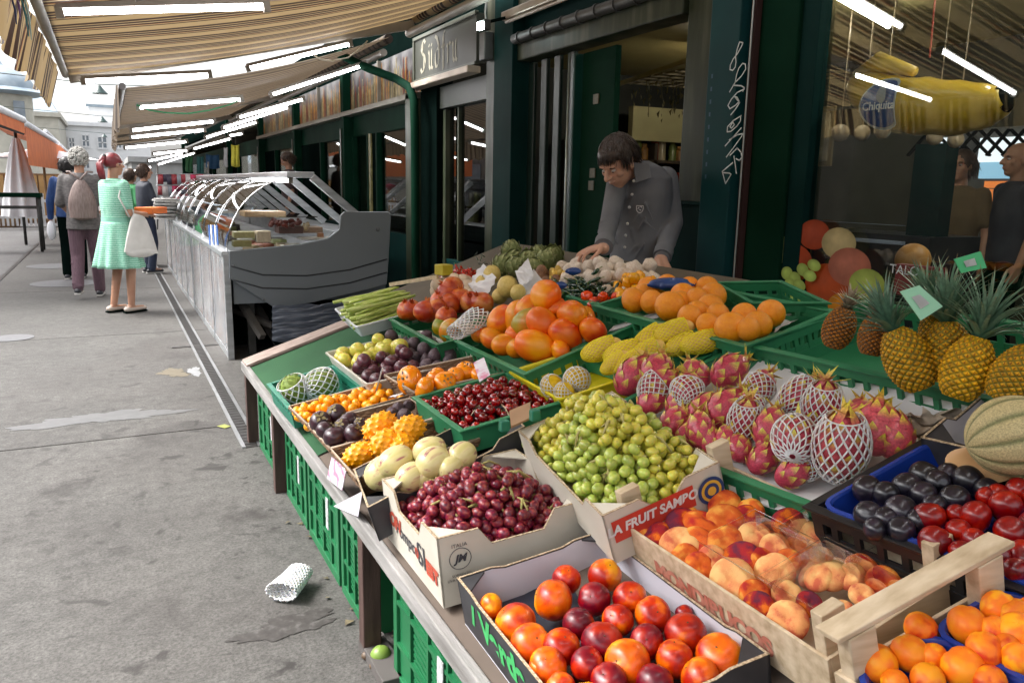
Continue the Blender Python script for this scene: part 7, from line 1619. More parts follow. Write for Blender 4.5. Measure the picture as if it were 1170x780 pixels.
def kr(i,P,rr_): return look((Vector((.75,.25,.3)),Vector((.9,.1,.2)),Vector((.85,.3,.15)),Vector((.8,-.1,.3)),Vector((.6,.6,.2)))[i%5],rr_.uniform(0,6))
put('kiw','horned_melon',[KIWM],[(434,487,16,0,.05),(467,490,16,0,.05),(442,506,17,0,.03),(411,519,15,0,.01),(460,509,15,0,.02)],FB3,.03,'spiky orange horned melon','in wicker basket','melon','horned melons in the wicker basket',rs=.88,var=0,seed=5,rot=kr)
put('pep','pepino',[PEPM],[(438,540,22,0,.0),(452,527,20,0,.03),(491,515,18,0,.03),(495,528,20,0,.03),(528,520,17,0,.02),(486,543,18,0,.0),(515,535,15,0,.01),(470,545,18)],FPB,.01,'cream striped pepino melon','in black box','pepino','pepino melons in the black box',rs=.9,var=0,seed=6,rot=lambda i,P,rr_: look(Vector((.8,.5*rr_.uniform(-1,1),.25)),rr_.uniform(0,6)))
pin=[(959,372,21,1,1),(999,380,21,1,1),(1037,408,32,0,0),(1083,400,30,0,2),(1105,418,32,2,2),(1160,425,30,0,0),(1072,385,26,0,2)]
for i,(px,py,rp,bv,cv) in enumerate(pin):
    k=(PB[bv],[('crown',PC[cv])],'body'); h=.09 if i<2 else .10
    def prt(i_,P,rr_,bv=bv,i=i):
        dx=[(.12,-.22,1),(.25,.05,1),(-.25,.45,.9),(.05,.2,1),(.25,-.1,1),(.35,-.3,1),(-.15,.3,1)][i]; return look(Vector(dx),1.3*i)
    put('pine','pineapple',[k],[(px,py+2,rp,0,h)],FPI,h,['dark brown pineapple with dry crown' if bv==1 else ('golden yellow pineapple' if bv==2 else 'orange yellow pineapple')][0],'in green crate','pineapple','pineapples in the big green crate',rs=.88,var=0,rot=prt)
# green & white tags on pineapples
for (pts,lab) in ((((1028,333),(1050,326),(1077,350),(1052,366)),'pale green swing tag with white centre hanging on a pineapple'),(((1090,296),(1120,287),(1127,306),(1098,312)),'bright green tag standing in the top of the pineapple crown')):
    q=[atd(x,y,1.62) for x,y in pts]; n_=(q[1]-q[0]).cross(q[2]-q[0]).normalized()*.0015; m=MB(); m.hexa([x-n_ for x in q]+[x+n_ for x in q]); r=thing('fruit_tag',lab,'tag',tuple(q[0])); m.build('card',mat('tag green %d'%pts[0][0],((.30,.62,.42) if pts[0][0]==1028 else (.05,.42,.16)),.5,8),r)
    c=sum(q,Vector())/4; tw=(CAM-c).normalized()*.004; w4=[c+(x-c)*.42+tw for x in q]; m=MB(); m.poly(w4); m.poly(w4[::-1]); m.build('white_print',PAPERW,r)
# melons
put('melon','melon',[MELM],[(1158,498,46,0,.06),(1190,556,30,0,-.03)],FME,.03,'ribbed netted melon','in its box','melon','ribbed melons in their box',rs=1.0,var=0,seed=11,rot=lambda i,P,rr_:look(Vector((.75,-.6,.35)),.4+i))
# cut half melon showing orange flesh
P0=atd(1120,531,1.50); m=MB()
hm=thing('cut_melon','half melon wrapped with its pale orange cut face to the viewer','melon',tuple(P0))
fd=(CAM-P0).normalized(); fd=(fd*.7+RC@Vector((.25,.45,.1))).normalized(); q=look(fd); R0=.062
m.grid(lambda u,v:P0+q@Vector((R0*1.0*math.sin(PI/2*v)*math.cos(2*PI*u),R0*math.sin(PI/2*v)*math.sin(2*PI*u)*.62,-R0*.8*math.cos(PI/2*v))),28,8,cu=True); m.build('rind',MELM[0].materials[0],hm,smooth=True)
m=MB(); m.poly([P0+q@Vector((R0*1.0*math.cos(2*PI*k/28),R0*.62*math.sin(2*PI*k/28),.001)) for k in range(28)]); m.build('cut_face',mat('melon flesh',[(0,(.72,.42,.20)),(1,(.80,.52,.28))],.25,3,coat=.4),hm)
# white lining card behind melons
# dragon fruits
dr=[(722,430,19,0,'',.03),(750,425,18,1,'',.05),(752,440,17,2,'H',.03),(785,445,17,0,'H',.03),(833,424,18,1,'',.03),(795,428,16,2,'',.02),(868,442,17,0,'H',.04),(858,465,16,1,'H',.03),(828,468,20,2,'',.03),(801,492,17,0,'',.02),(852,481,19,0,'W',.03),(880,490,19,1,'',.03),(912,452,19,2,'W',.05),(940,465,23,0,'W',.05),(909,502,25,1,'F',.04),(961,510,31,3,'W',.045),(1001,490,26,3,'',.045),(1022,498,24,3,'',.03),(985,478,20,3,'',.03),(906,540,17,0,'',-.01),(873,524,17,1,'',-.01),(830,503,15,2,'',.0),(812,505,13,0,'',.0),(775,462,15,1,'',.0),(940,490,18,0,'',.0),(770,482,16,1,'',.0),(845,512,15,2,'',-.01),(745,458,15,0,'',.0),(803,468,17,1,'',.01),(925,527,16,2,'H',-.005),(880,508,17,0,'',.0),(785,500,14,2,'',-.01)]
for i,(px,py,rp,v,net,h) in enumerate(dr):
    base=(DRM2 if v==3 else DRM[v])[0]; nets={'':None,'H':NETH,'W':NETW,'F':NETF}[net]
    k=(base,[('foam_net',nets)],'fruit_body') if nets else (base,)
    def drt(i_,P,rr_,i=i):
        rq_=random.Random(50+i); toc=(CAM-P).normalized(); a=Vector((.5+rq_.uniform(-.3,.4),.3+rq_.uniform(-.6,.5),.45+rq_.uniform(-.2,.4))); 
        if i in (15,13,10): a=Vector((.15,.1,.8))+toc*.35
        if i in (14,): a=Vector((.6,.5,.2))
        return look(a,rq_.uniform(0,6))
    put('dragon','dragon_fruit',[k],[(px,py,rp,0,h)],FD,h,('netted dragon fruit' if net else 'pink dragon fruit'),'in green crate','dragon fruit','dragon fruits in the green crate',rs=1.0,var=0,rot=drt)
# torn paper ball near right of dragon crate
P0=FD.P(FD.Lu*.08,FD.Lv*.86,.0); 
m=MB(); rr=random.Random(6); m.grid(lambda u,v:atd(1075,488,1.75)+RC@Vector(((u-.5)*.15,(v-.5)*.07+.012*math.sin(u*17)*math.cos(v*9),.02*math.sin(u*9+v*14)+.012*math.sin(v*31+u*13))),24,16)
m.build('paper_wad',mat('crumpled beige paper',[(0,(.42,.32,.22)),(1,(.66,.60,.52))],.8,5),smooth=True,label='crumpled beige and white paper at the shop end of the dragon fruit crate',cat='paper')
# papayas in yellow nets
PAPM=(sph('papaya',mat('papaya skin',[(0,(.72,.50,.18)),(1,(.82,.62,.28))],.5,2,rand=True,bump=.04),sz=2.1,d=.02,pear=-.12,nu=18,nv=14),[('foam_net',ellnet(2.15,.06,.66,FOAMY,nu=17,turns=.5,r=.05,grow=1.08))],'fruit_body')
def prr(i,P,rr_): return look(RC@Vector((.85,.42+rr_.uniform(-.2,.2),.1)),rr_.uniform(0,6))
put('papaya','papaya',[PAPM],[(690,398,12),(717,402,13),(745,385,12,0,.05),(772,378,12,0,.06),(741,402,12,0,.03),(805,390,12,0,.04),(820,383,11,0,.03),(705,413,10),(722,412,10),(783,392,11,0,.03)],FL,.03,'long yellow netted papaya','in green crate','papaya','papayas in yellow nets',var=0,rot=prr,seed=3)
# passion fruits in white nets within yellow tray
PASM=(sph('passion_fruit',mat('passion skin',[(0,(.55,.36,.04)),(1,(.75,.52,.06))],.4,3,rand=True),sz=1.0,d=.04,nu=18,nv=12),[('foam_net',ellnet(1.0,.05,.72,FOAM,flare=.5,nu=14))],'fruit_body')
put('passion','passion_fruit',[PASM],[(631,441,13),(659,434,15),(645,448,12)],FY,.0,'yellow passion fruit in white net','in yellow tray','passion fruit','passion fruits in the yellow tray',var=0,seed=1)
# netted green fruits in teal crate, and one by the mangoes
CHEM=(CHE[0],[('foam_net',ellnet(1.15,.05,.7,FOAM,nu=13,grow=1.1,r=.05))],'fruit_body')
put('cher','cherimoya',[CHEM],[(337,446,18),(368,439,18)],FRA,-.02,'knobbly green fruit in white net','in small teal crate','cherimoya','netted fruits in the teal crate',var=0,seed=4,rot=lambda i,P,rr_:look(Vector((-.5,-.2,.9)) if i==0 else Vector((1,.3,.2)),i))
GMM=(sph('green_mango',MAM[2],sz=1.2,d=.04,nu=20),)
put('gm','mango',[GMM],[(516,378,14),(505,372,11)],FPO,.0,'yellow green mango','beside the white net','mango','green mangoes beside the net',var=0,seed=1)
P0=onz(534,371,.67,SL); ax=Vector((.85,.5,.25)).normalized(); sx=ax.cross(UP).normalized(); ux=sx.cross(ax)
net_mesh(lambda u,v:P0+ax*(.17*(v-.5))+(sx*math.cos(2*PI*u)*.06+ux*math.sin(2*PI*u)*.042)*(1-.35*(1-v)),14,.4,0,1,.0032,4,14).build('foam_sleeve',FOAM,smooth=True,label='empty white foam net lying between pomegranates and mangoes',cat='foam net')
# ------------------------------------------------------------------ heaps of small produce (dropped into their crates)
def heap(key,name,kinds,fr,r,n,h0,mound,label,cat,group,seed,rotf=None,vary=.1,reg_=False,fac=1.0,margin=.8,K=12,var=None,thin=None,desc=None,cont=None):
    rr_=random.Random(seed); pts=deposit(fr.Lu,fr.Lv,r,n,h0,mound,K,rr_,margin,fac); out=[]
    for (a,b,h) in pts:
        P=fr.P(a,b,h); k=kinds[rr_.randrange(len(kinds))] if var is None else kinds[var(a/fr.Lu,b/fr.Lv,rr_)]
        q=rotf(P,rr_) if rotf else rq(rr_); o=inst(name,k,P,q,r*rr_.uniform(1-vary,1+vary),label,cat,group); out.append((o,P))
    return out
heap('kum','kumquat',[KUM],FB1,.0165,105,-.045,lambda a,b:.035*math.sin(PI*a)*math.sin(PI*b),'bright orange kumquat heaped in the brown wicker basket','kumquat','kumquats in the wicker basket',1)
heap('cherry','cherry',[CHM,CHM,CHS],FC,.0155,230,-.06,lambda a,b:.05*math.sin(PI*a)*math.sin(PI*b),'dark red cherry in the heap filling the low green crate','cherry','cherries in the low green crate',2)
# plums tray: yellow far-left, purple middle, figs near-right
def tv(a,b,rr_): # a along street (0 near..1 far) b toward shop
    return 0 if (a>.52 and b<.62) else (1 if b<.55 else 2)
YP,PP=[],[]
rr=random.Random(8); pts=deposit(FQ.Lu,FQ.Lv,.030,64,-.045,lambda a,b:.03*math.sin(PI*a)*math.sin(PI*b),12,rr,.8,.92)
for (a,b,h) in pts:
    P=FQ.P(a,b,h)
    k=0 if (a>.50*FQ.Lu and b<.66*FQ.Lv) else (1 if b<.60*FQ.Lv else 2)
    nm=('yellow_plum','purple_plum','fig')[k]; kd=(GPL,PPL,FIGM)[k]
    inst(nm,kd,P,rq(rr),(.031,.028,.028)[k]*rr.uniform(.92,1.08),('pale yellow green plum at the far end of the worn white tray','dark purple plum in the middle of the worn white tray','dusky blue black fig at the shop end of the worn white tray')[k],('plum','plum','fig')[k],('yellow plums in the white tray','purple plums in the white tray','figs in the white tray')[k])
# asparagus: spears individually
def spear():
    m=MB(); m.tube([(0,0,-1),(.01,0,-.3),(0,.01,.3),(.0,0,.7),(0,0,.9),(0,0,1)],[.048,.052,.05,.058,.04,.006],seg=7)
    for i in range(9): z=.4+i*.065; a=i*2.4; p=Vector((.05*math.cos(a),.05*math.sin(a),z)); s=Vector((-math.sin(a),math.cos(a),0)); m.poly([p-s*.025,p+s*.025,p*1.02+Vector((0,0,.09))])
    return m.mesh('asparagus',mat('asparagus skin',[(0,(.28,.38,.09)),(.6,(.42,.48,.16)),(1,(.56,.56,.28))],.5,5,rand=True,objv=.2,stretch=(4,4,1)))
ASP=(spear(),)
for i in range(46):
    P=FAS.P(FAS.Lu*(.5+rr.uniform(-.36,.36)),FAS.Lv*(.5+rr.uniform(-.10,.10)),-.03+i*.0020); d=FAS.v+FAS.u*rr.uniform(-.18,.25)+FAS.n*rr.uniform(-.03,.08); inst('asparagus_spear',ASP,P,look(d,rr.uniform(0,6)),FAS.Lv*.46*rr.uniform(.9,1.1),'pale green asparagus spear bundled on the white tray','asparagus','asparagus spears on the white tray')
# grapes: bunches are things; each berry a part
def grapes(fr,n,r,h0,mound,seeds,mts,label,group,cat,seed,name,stretchz=1.24,off=(0,1,0,1)):
    mt=mts[0]; rr_=random.Random(seed); g=fr.sub(off[0],off[1],off[2],off[3]); pts=deposit(g.Lu,g.Lv,r,n,h0,mound,11,rr_,.6,.93); gm_=MB(); 
    gm_.ell((0,0,0),(1,1,stretchz),None,14,10); gm_.mi=1; gm_.tube([(0,0,stretchz*.97),(0,0,stretchz*1.05)],.09,seg=5); mes_=[gm_.mesh('grape',[q_,STEMG]) for q_ in mts]; me=mes_[0]
    cent=[(rr_.random() if False else s[0],s[1]) for s in seeds]; groups=[[] for _ in cent]
    for (a,b,h) in pts:
        k=min(range(len(cent)),key=lambda i:(a/g.Lu-cent[i][0])**2+((b/g.Lv-cent[i][1])*g.Lv/g.Lu)**2); groups[k].append((a,b,h))
    for gi,gp in enumerate(groups):
        if not gp: continue
        gp.sort(key=lambda t:-t[2]); vis=gp[:97]; me=mes_[gi%len(mes_)]; ax_=Vector((rr_.gauss(0,1),rr_.gauss(0,1),.3))
        c=Vector((sum(t[0] for t in gp)/len(gp),sum(t[1] for t in gp)/len(gp),0)); base=g.P(c.x,c.y,h0)
        root=thing(name,label,cat,tuple(base),group); reg(group,root,g.P(c.x,c.y,0),label,seeds[gi][2] if len(seeds[gi])>2 else '',60)
        for (a,b,h) in vis:
            o=bpy.data.objects.new('grape',me); COL.objects.link(o); o.parent=root; P=g.P(a,b,h); o.location=P-base; o.rotation_mode='QUATERNION'; o.rotation_quaternion=look(ax_+Vector((rr_.gauss(0,.7),rr_.gauss(0,.7),rr_.gauss(0,.7)))); s_=r*rr_.uniform(.92,1.1); o.scale=(s_,s_,s_)
        if len(gp)>97:
            mm=MB(); 
            for (a,b,h) in gp[97:]: mm.ell(g.P(a,b,h),r,None,8,6)
            mm.build('hidden_grapes',mt,root,smooth=True,kind='stuff')
        m=MB(); top=[t for t in vis[:30]]; 
        for k in range(10):
            t0=rr_.choice(top); t1=min(vis,key=lambda t:abs(math.hypot(t[0]-t0[0],t[1]-t0[1])-.05)); A_=g.P(t0[0]+r*.9,t0[1],t0[2]+r*.75); B_=g.P(t1[0]+r*.5,t1[1]+r,t1[2]+r*.5); m.tube([A_,A_.lerp(B_,.5)+fr.n*.012,B_],[.0028,.0036,.0024],seg=5)
            m.tube([A_.lerp(B_,.5)+fr.n*.012,A_.lerp(B_,.5)+fr.u*rr_.uniform(-.02,.02)+fr.v*rr_.uniform(-.02,.02)+fr.n*.004],.0015,seg=4)
        m.build('stalk',mat('grape stalk',[(0,(.30,.28,.08)),(1,(.48,.40,.16))],.7,20),root,smooth=True)
RGR=mat('red grape skin',[(0,(.07,.012,.03)),(.4,(.15,.025,.045)),(.7,(.27,.06,.065)),(1,(.38,.14,.11))],.38,1.6,rand=True,objv=.3,sss=.18,coat=.25,bump=.03)
grapes(FR_,540,.0143,-.115,lambda a,b:.12*math.sin(PI*min(1,max(0,a)))**.7*math.sin(PI*min(1,max(0,b)))**.6,[(.2,.3,'at the near street corner of the cream box'),(.2,.75,'at the near shop corner of the cream box'),(.55,.25,'in the middle by the street side of the cream box'),(.55,.75,'in the middle by the shop side of the cream box'),(.85,.3,'at the far street corner of the cream box'),(.85,.75,'at the far shop corner of the cream box')],[RGR],'bunch of dark red grapes','bunches of red grapes in the cream box','grapes',5,'grape_bunch',off=(.03,.99,.03,.98))
grapes(FG,740,.0136,-.08,lambda a,b:.17*math.sin(PI*min(1,max(0,a)))**.7*math.sin(PI*min(1,max(0,b)))**.6,[(.12,.2,'at the near street corner of its box'),(.12,.8,'at the near shop corner of its box'),(.42,.15,'midway on the street side of its box'),(.42,.55,'in the very middle of its box'),(.45,.92,'by the dragon fruit crate'),(.75,.25,'beside the cherries'),(.75,.75,'beside the yellow tray')],[GGR,GGY],'bunch of yellow green grapes','bunches of green grapes in the white and red box','grapes',6,'grape_bunch',off=(.03,1.10,.03,1.07))
for key in ('bunches of red grapes in the cream box','bunches of green grapes in the white and red box'):
    for (o,p,d,c,r) in REG[key]: o['label']=d+' '+c
    del REG[key]
# ------------------------------------------------------------------ back row produce
FBK=[Fr((470,330),(478,352),(560,330),z=.62,sl=.36)]
BOARD=mat('raw board edge',(.30,.24,.17),.8,9)
# back shelf board carrying the rear produce
ZR=.505
r=thing('back_shelf','rear wooden shelf of the stall carrying garlic and vegetables','shelf',(1.9,3.0,.5))
zs_=lambda x:ZR-.03+.36*(x-.58)
m=MB(); m.hexa([Vector(q) for q in ((1.42,2.35,zs_(1.42)-.02),(2.25,2.35,zs_(2.25)-.02),(2.25,4.5,zs_(2.25)-.02),(1.42,4.5,zs_(1.42)-.02),(1.42,2.35,zs_(1.42)),(2.25,2.35,zs_(2.25)),(2.25,4.5,zs_(2.25)),(1.42,4.5,zs_(1.42)))]); m.build('board',mat('shelf board',(.10,.08,.055),.8,6),r)
for y in (2.4,4.45): m=MB(); m.bb(2.17,2.22,y-.03,y+.03,0,zs_(2.2)-.02); m.build('post',WOODB,r)
m=MB(); m.beam(onz(446,325,.62,.36),onz(500,316,.62,.36),.02,.02); m.build('lath',CRW,r)
def bz(px,py,z): return onz(px,py,z)
ZR=.505
def pile(name,kinds,px0,px1,py0,py1,z,n,rpx,label,cat,group,seed,rotf=None,lay=.4,fac_=1.9):
    """heap over a picture-measured patch of the rear shelf (height z)"""
    rr_=random.Random(seed); Z=ZR+z; A_=onz(px0,py1,Z,.36); B_=onz(px1,py1,Z,.36); C_=onz(px0,py0,Z,.36); rw=rpx*depth(onz((px0+px1)/2,(py0+py1)/2,Z,.36))/FPX
    fr=Fr.__new__(Fr); fr.set(A_,B_-A_,C_-A_); n=min(n,int(fac_*fr.Lu*fr.Lv/(4*rw*rw))+3)
    for (a,b,h) in deposit(max(fr.Lu,2.2*rw),max(fr.Lv,2.2*rw),rw,n,0,lambda a,b:lay*rw*4*math.sin(PI*min(1,a))*math.sin(PI*min(1,b)),12,rr_,.8,.9):
        P=fr.P(a,b,h*1.0); inst(name,kinds[rr_.randrange(len(kinds))],P,rotf(P,rr_) if rotf else rq(rr_),rw*rr_.uniform(.88,1.12),label,cat,group)
def garlic():
    m=MB()
    def fn(u,v):
        th=PI*v; f=2*PI*u; R=(1-.10*abs(math.sin(f*4))**.5*math.sin(th)) ; z=math.cos(th); nk=math.exp(-(th/.42)**2); return Vector((R*math.sin(th)*math.cos(f),R*math.sin(th)*math.sin(f),z*.82+nk*.32))
    m.grid(fn,32,16,cu=True); return m.mesh('garlic',mat('garlic skin',[(0,(.50,.40,.33)),(.5,(.66,.58,.50)),(1,(.74,.68,.62))],.6,2.5,rand=True,stretch=(5,5,.8),bump=.05))
GAR=(garlic(),)
pile('garlic_bulb',[GAR],640,764,313,344,.0,56,8.6,'papery white garlic bulb in the heap under the seller\'s hands','garlic','garlic bulbs before the seller',1,lay=.5)
def chili(L_=1.0,w_=.13,bend=.3):
    m=MB(); pts=[(bend*math.sin(t_*1.5)*.6,0,-1+2*t_) for t_ in (0,.1,.3,.55,.8,1)]; m.tube(pts,[.09,.14,.15,.12,.07,.01],seg=8); m.mi=1; m.tube([(0,0,-1.0),(-.02,0,-1.14),(-.08,0,-1.3)],[.05,.03,.04],seg=5); return m
CHG=(chili().mesh('chili',[mat('dark green chili skin',[(0,(.006,.025,.012)),(.7,(.012,.05,.02)),(1,(.05,.13,.03))],.16,3,rand=True,coat=.6,objv=.4),STEMG]),)
CHR_=(chili().mesh('chili',[mat('red chili skin',[(0,(.35,.012,.01)),(1,(.62,.05,.02))],.25,4,rand=True,coat=.4,objv=.2),STEMG]),)
pile('green_chili',[CHG],640,716,330,358,.0,130,4.8,'glossy dark green chili in the heap beside the garlic','chili','dark green chilies beside the garlic',2,lay=.9,fac_=5,rotf=lambda P,r_:look(Vector((r_.gauss(0,1),r_.gauss(0,1),r_.gauss(0,.5))),r_.uniform(0,6)))
for o in COL.objects:
    if o.name.startswith('green_chili'): o.scale=o.scale*3.2
HAB=[(sph('habanero',mat('orange pepper skin',[(0,(.82,.30,.005)),(1,(.95,.50,.02))],.25,3,rand=True,coat=.4,objv=.12),sz=1.15,d=.12,ribs=4,ribd=.16,lump=.06,stem=.3,stemmt=STEMG,nu=18,nv=12),)]
REDP=[(sph('pepper',mat('red pepper skin',[(0,(.60,.02,.01)),(1,(.80,.10,.02))],.2,3,rand=True,coat=.5,objv=.15),sz=1.1,d=.12,ribs=4,ribd=.12,lump=.05,stem=.3,stemmt=STEMG,nu=18,nv=12),)]
pile('orange_pepper',HAB,704,758,332,356,.0,46,6.2,'small wrinkled orange pepper in the heap between chilies and oranges','pepper','small orange peppers',3,lay=.5)
pile('red_pepper',REDP,668,716,356,366,-.02,14,6.5,'small red pepper at the front of the green chilies','pepper','small red peppers',4,lay=.2)
pile('artichoke',[ARM],566,650,302,322,.0,9,12.5,'big green artichoke piled before the door','artichoke','artichokes before the door',5,lay=.15,rotf=lambda P,r_:look(Vector((r_.gauss(0,.6),r_.gauss(0,.6)-.4,1)),r_.uniform(0,6)))
BRN=[(sph('root',mat('brown root skin',[(0,(.13,.07,.045)),(1,(.30,.18,.12))],.7,6,rand=True,objv=.25,bump=.1),sz=1.2,d=.02,lump=.08,nu=14,nv=10),)]
pile('brown_root',BRN,602,642,318,336,.0,30,5.5,'small brown root vegetable heaped behind the pears','root','brown roots behind the pears',6,lay=.3)
pile('red_chili',[CHR_],503,560,310,324,.0,60,3,'thin red chili in the heap at the rear of the stall','chili','red chilies at the rear',7,lay=.4,rotf=lambda P,r_:look(Vector((r_.gauss(0,1),r_.gauss(0,1),r_.gauss(0,.4))),r_.uniform(0,6)))
for o in COL.objects:
    if o.name.startswith('red_chili'): o.scale=o.scale*2.8
SHA=[(sph('shallot',mat('pale shallot skin',[(0,(.55,.42,.30)),(1,(.72,.60,.48))],.5,3,rand=True,stretch=(4,4,1),objv=.15),sz=1.3,d=-.2,dw=.25,nu=14,nv=10),)]
pile('shallot',SHA,495,548,326,346,-.0,24,7,'pale mushroom coloured onion heaped behind the pomegranates','onion','pale onions behind the pomegranates',8,lay=.3)
FEN=[(sph('root',mat('small yellow root',[(0,(.6,.42,.12)),(1,(.8,.6,.25))],.6,6,rand=True,objv=.2),sz=1.8,d=.02,nu=10,nv=8),)]
pile('yellow_pod',FEN,630,652,316,326,.02,20,3.6,'tiny yellow pod heaped on blue paper beside the garlic','pod','yellow pods beside the garlic',9,lay=.3)
pile('leek_head',[(CHG[0],)],546,560,306,310,.0,10,4,'short dark green pod lying behind the wrapped pears','pod','green pods behind the pears',19,lay=.2,rotf=lambda P,r_:look(Vector((r_.gauss(0,1),r_.gauss(0,1),.3)),r_.uniform(0,6)))
# wrapped pears: pale yellow fruits half wrapped in white tissue
PEM=(sph('pear',mat('pear skin',[(0,(.56,.42,.16)),(1,(.68,.55,.24))],.45,4,rand=True,bump=.03),sz=1.12,d=.05,pear=-.14,nu=22,nv=16,stem=.2,stemmt=STEM),)
for i,(px,py,rp,z) in enumerate(((580,326,12,.88),(592,333,9,.86),(562,312,10,.9),(572,337,9,.83),(552,322,9,.87))):
    P=onz(px,py,z-.28,.36); r_=rp*depth(P)/FPX; o=inst('pear',PEM,P,look(Vector((rr.gauss(0,.4),rr.gauss(0,.4)-.4,1)),i),r_,None,'pear','pears in white tissue'); reg('pear',o,P,'pale yellow pear','between white tissues',rp)
def tissue(pts_,z,label,seed,amp=.012):
    A_,B_,C_=[onz(px,py,zz-.295,.36) for (px,py),zz in zip(pts_,z)]; rr_=random.Random(seed); ph=[rr_.uniform(0,6) for _ in range(4)]; n_=(A_-B_).cross(C_-B_).normalized(); m=MB()
    m.grid(lambda u,v:B_+(A_-B_)*u+(C_-B_)*v+n_*amp*(math.sin(u*8+ph[0]+3*v)+.6*abs(math.sin(v*11+ph[1]+u*4))+.4*math.sin(u*23+v*19)),24,20); m.build('tissue_paper',PAPERW,smooth=True,label=label,cat='paper')
tissue(((534,324),(548,341),(568,318)),(.90,.86,.92),'white tissue wrapped round the pears, far side',1)
tissue(((588,308),(594,327),(610,314)),(.95,.90,.92),'white tissue sheet standing upright behind the pears',2,.008)
tissue(((588,336),(600,352),(622,322)),(.86,.82,.88),'white tissue in front of the pears, beside the topmost mango',3,.006)
tissue(((702,372),(690,383),(760,360)),(.87,.84,.87),'white paper edge under the yellow netted papayas',4,.004)
tissue(((896,362),(884,380),(930,356)),(.83,.83,.83),'small newspaper scrap behind the oranges',5,.006)
tissue(((455,452),(440,456),(492,440)),(.83,.82,.83),'white paper scrap between plum tray and persimmons',6,.004)
# blue bag by the seller's hand, small blue wrapper
BLB=mat('blue plastic bag',[(0,(.008,.035,.16)),(1,(.02,.08,.30))],.3,5,coat=.3)
for (px,py,rx,ry,z,lab,sd) in ((767,325,24,7,.92,'blue plastic bag under the seller\'s hand',1),(655,310,8,4,.95,'small blue plastic scrap before the artichokes',2),(641,326,6,4,.9,'small blue wrapper at the edge of the green chilies',3)):
    c=onz(px,py,.64,.36); k=depth(c)/FPX; m=MB(); ph=sd*1.7
    m.grid(lambda u,v:c+(RC@Vector((1,0,0)))*(rx*k*math.sin(PI*v)*math.cos(2*PI*u))*(1+.18*math.sin(7*2*PI*u+ph+v*5))+Vector((0,1,0))*(rx*k*.5*math.sin(PI*v)*math.sin(2*PI*u))+UP*(ry*k*math.cos(PI*v)*(1+.15*math.sin(5*2*PI*u+ph))),36,16,cu=True); m.build('plastic_bag',BLB,smooth=True,label=lab,cat='bag')
m=MB(); p=onz(507,308,.64,.36); m.box(p,(.07,.07,.055),Matrix.Rotation(.3,3,'Z')); m.build('yellow_box',mat('yellow box',(.45,.36,.02),.5,9),bevel=.004,label='small yellow box at the rear corner of the stall',cat='box')
# price tags: pinkish printed papers hanging at the edge
TAGM=mat('pink printed paper',[(0,(.60,.22,.34)),(.4,(.66,.58,.66)),(1,(.72,.68,.74))],.7,26,contrast=2)
def ptag(pts,X,lab,mt=TAGM,dx=0):
    q=[onX(x,y,X) for x,y in pts]; m=MB(); n_=Vector((.0012,0,0)); 
    if len(q)==4: m.hexa([p-n_ for p in q]+[p+n_ for p in q])
    else: m.poly(q); m.poly([p+n_ for p in q][::-1])
    m.build('paper_tag',mt,label=lab,cat='paper tag')
ptag(((379,522),(396,536),(391,560),(374,546)),XE-.035,'pink flowered paper tag hanging over the stall edge')
ptag(((381,578),(414,561),(409,590)),XE-.032,'pale pointed paper flag hanging below the black pepino box',mat('pale pink paper',[(0,(.62,.55,.62)),(1,(.74,.74,.80))],.7,8))
m=MB(); q=[onz(x,y,.66,SL) for x,y in ((541,414),(553,408),(560,428),(548,436))]; m.poly(q); m.poly([p-Vector((0,0,.002)) for p in q][::-1]); m.build('paper_tag',TAGM,label='small pink paper tag on the persimmon basket corner',cat='paper tag')
m=MB(); m.tube([onz(430,446,.62,SL),onz(437,420,.70,SL)],.005,seg=5,flat=.4); m.build('plastic_stick',mat('white stick',(.7,.7,.7),.4),smooth=True,label='white plastic stick leaning on the plum tray corner',cat='stick')
# green corner clips and cardboard leaf near the grapes
m=MB(); q=[onz(x,y,.66,SL) for x,y in ((582,470),(606,460),(606,478),(584,488))]; n_=Vector((0,0,.003)); m.hexa([p-n_ for p in q]+[p+n_ for p in q]); m.build('card_flap',BROWNC,label='brown card flap with green clips beside the cherries',cat='card')
for (px,py) in ((576,486),(611,474)):
    p=onz(px,py,.68,SL); m=MB(); m.box(p,(.026,.022,.03)); m.build('corner_clip',TC,bevel=.003,label='small teal corner clip beside the brown card flap, %s side'%('street' if px<600 else 'shop'),cat='clip')
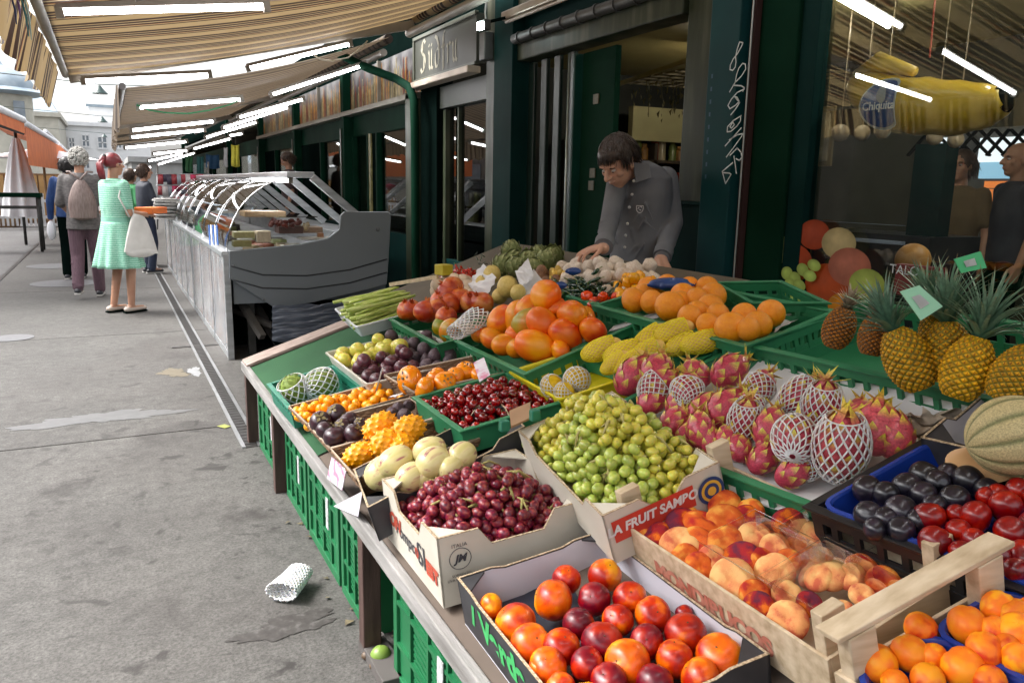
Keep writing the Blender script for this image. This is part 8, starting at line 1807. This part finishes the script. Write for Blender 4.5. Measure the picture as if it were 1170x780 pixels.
# clear punnet lids over the peaches
CLR=glassmat('clear punnet plastic',(.985,.985,.985),.5,.02,.0)
for (a0,a1,b0,b1,lab) in ((.30,.62,.18,.62,'clear plastic punnet over flat peaches in the crate middle'),(.02,.34,.2,.68,'clear plastic punnet over flat peaches at the near crate end'),(.22,.5,.6,.94,'clear plastic punnet over flat peaches by the shop side')):
    fr=FPC.sub(a0,a1,b0,b1,.0); r=thing('clear_punnet',lab,'punnet',tuple(fr.P(fr.Lu/2,fr.Lv/2,-.05)))
    def ring(sh,h): return [fr.P(sh,sh,h),fr.P(fr.Lu-sh,sh,h),fr.P(fr.Lu-sh,fr.Lv-sh,h),fr.P(sh,fr.Lv-sh,h)]
    A_,B_=ring(.0,.018),ring(.018,-.055); m=MB()
    for i in range(4): m.poly([A_[i],A_[(i+1)%4],B_[(i+1)%4],B_[i]])
    m.build('wall',CLR,r); m=MB(); C_=ring(-.006,.019); m.tube(C_+[C_[0]],.0012,seg=4); m.build('rim',CLR,r)
def fillup(name,kinds,fr,r,n,h,label,cat,group,seed,rotf=None,tol=1.7):
    rr_=random.Random(seed); old=[o.location.copy() for o in COL.objects if o.name.startswith(name) and o.parent is None]; done=0
    for _ in range(n*12):
        P=fr.P(rr_.uniform(r,fr.Lu-r),rr_.uniform(r,fr.Lv-r),h); px,py=proj(P)
        if -30<px<1170+r*FPX/depth(P)*1.2 and py<790+r*FPX/depth(P): continue
        if any((P-q).length<tol*r for q in old): continue
        old.append(P); inst(name,kinds[rr_.randrange(len(kinds))],P,rotf(P,rr_) if rotf else rq(rr_),r*rr_.uniform(.94,1.05),label,cat,group); done+=1
        if done>=n: break
fillup('plum',[PLRM],FP2,.034,16,.0,'shiny red plum in the hidden part of the near blue punnet','plum','red plums out at the table end',5)
fillup('apricot',APRM,FA2,.034,8,.0,'orange apricot in the hidden part of the shopward punnet','apricot','apricots out at the table end',6)
fillup('apricot',APRM,FA3,.034,16,-.01,'orange apricot in the punnet nearest the table end','apricot','apricots out at the table end',7)
fillup('melon',[MELM],FME,.082,5,.02,'ribbed netted melon in the hidden part of the melon box','melon','melons out at the table end',8,lambda P,r_:look(Vector((.75,-.6,.35)),r_.uniform(0,6)))
fillup('pineapple',[(PB[0],[('crown',PC[0])],'body')],FPI,.07,4,.06,'orange yellow pineapple in the hidden end of the pineapple crate','pineapple','pineapples out at the table end',9,lambda P,r_:look(Vector((r_.gauss(0,.3),r_.gauss(0,.3),1)),r_.uniform(0,6)))
finish_labels()
print('objects',len(COL.objects),'polys',sum(len(m.polygons) for m in bpy.data.meshes))
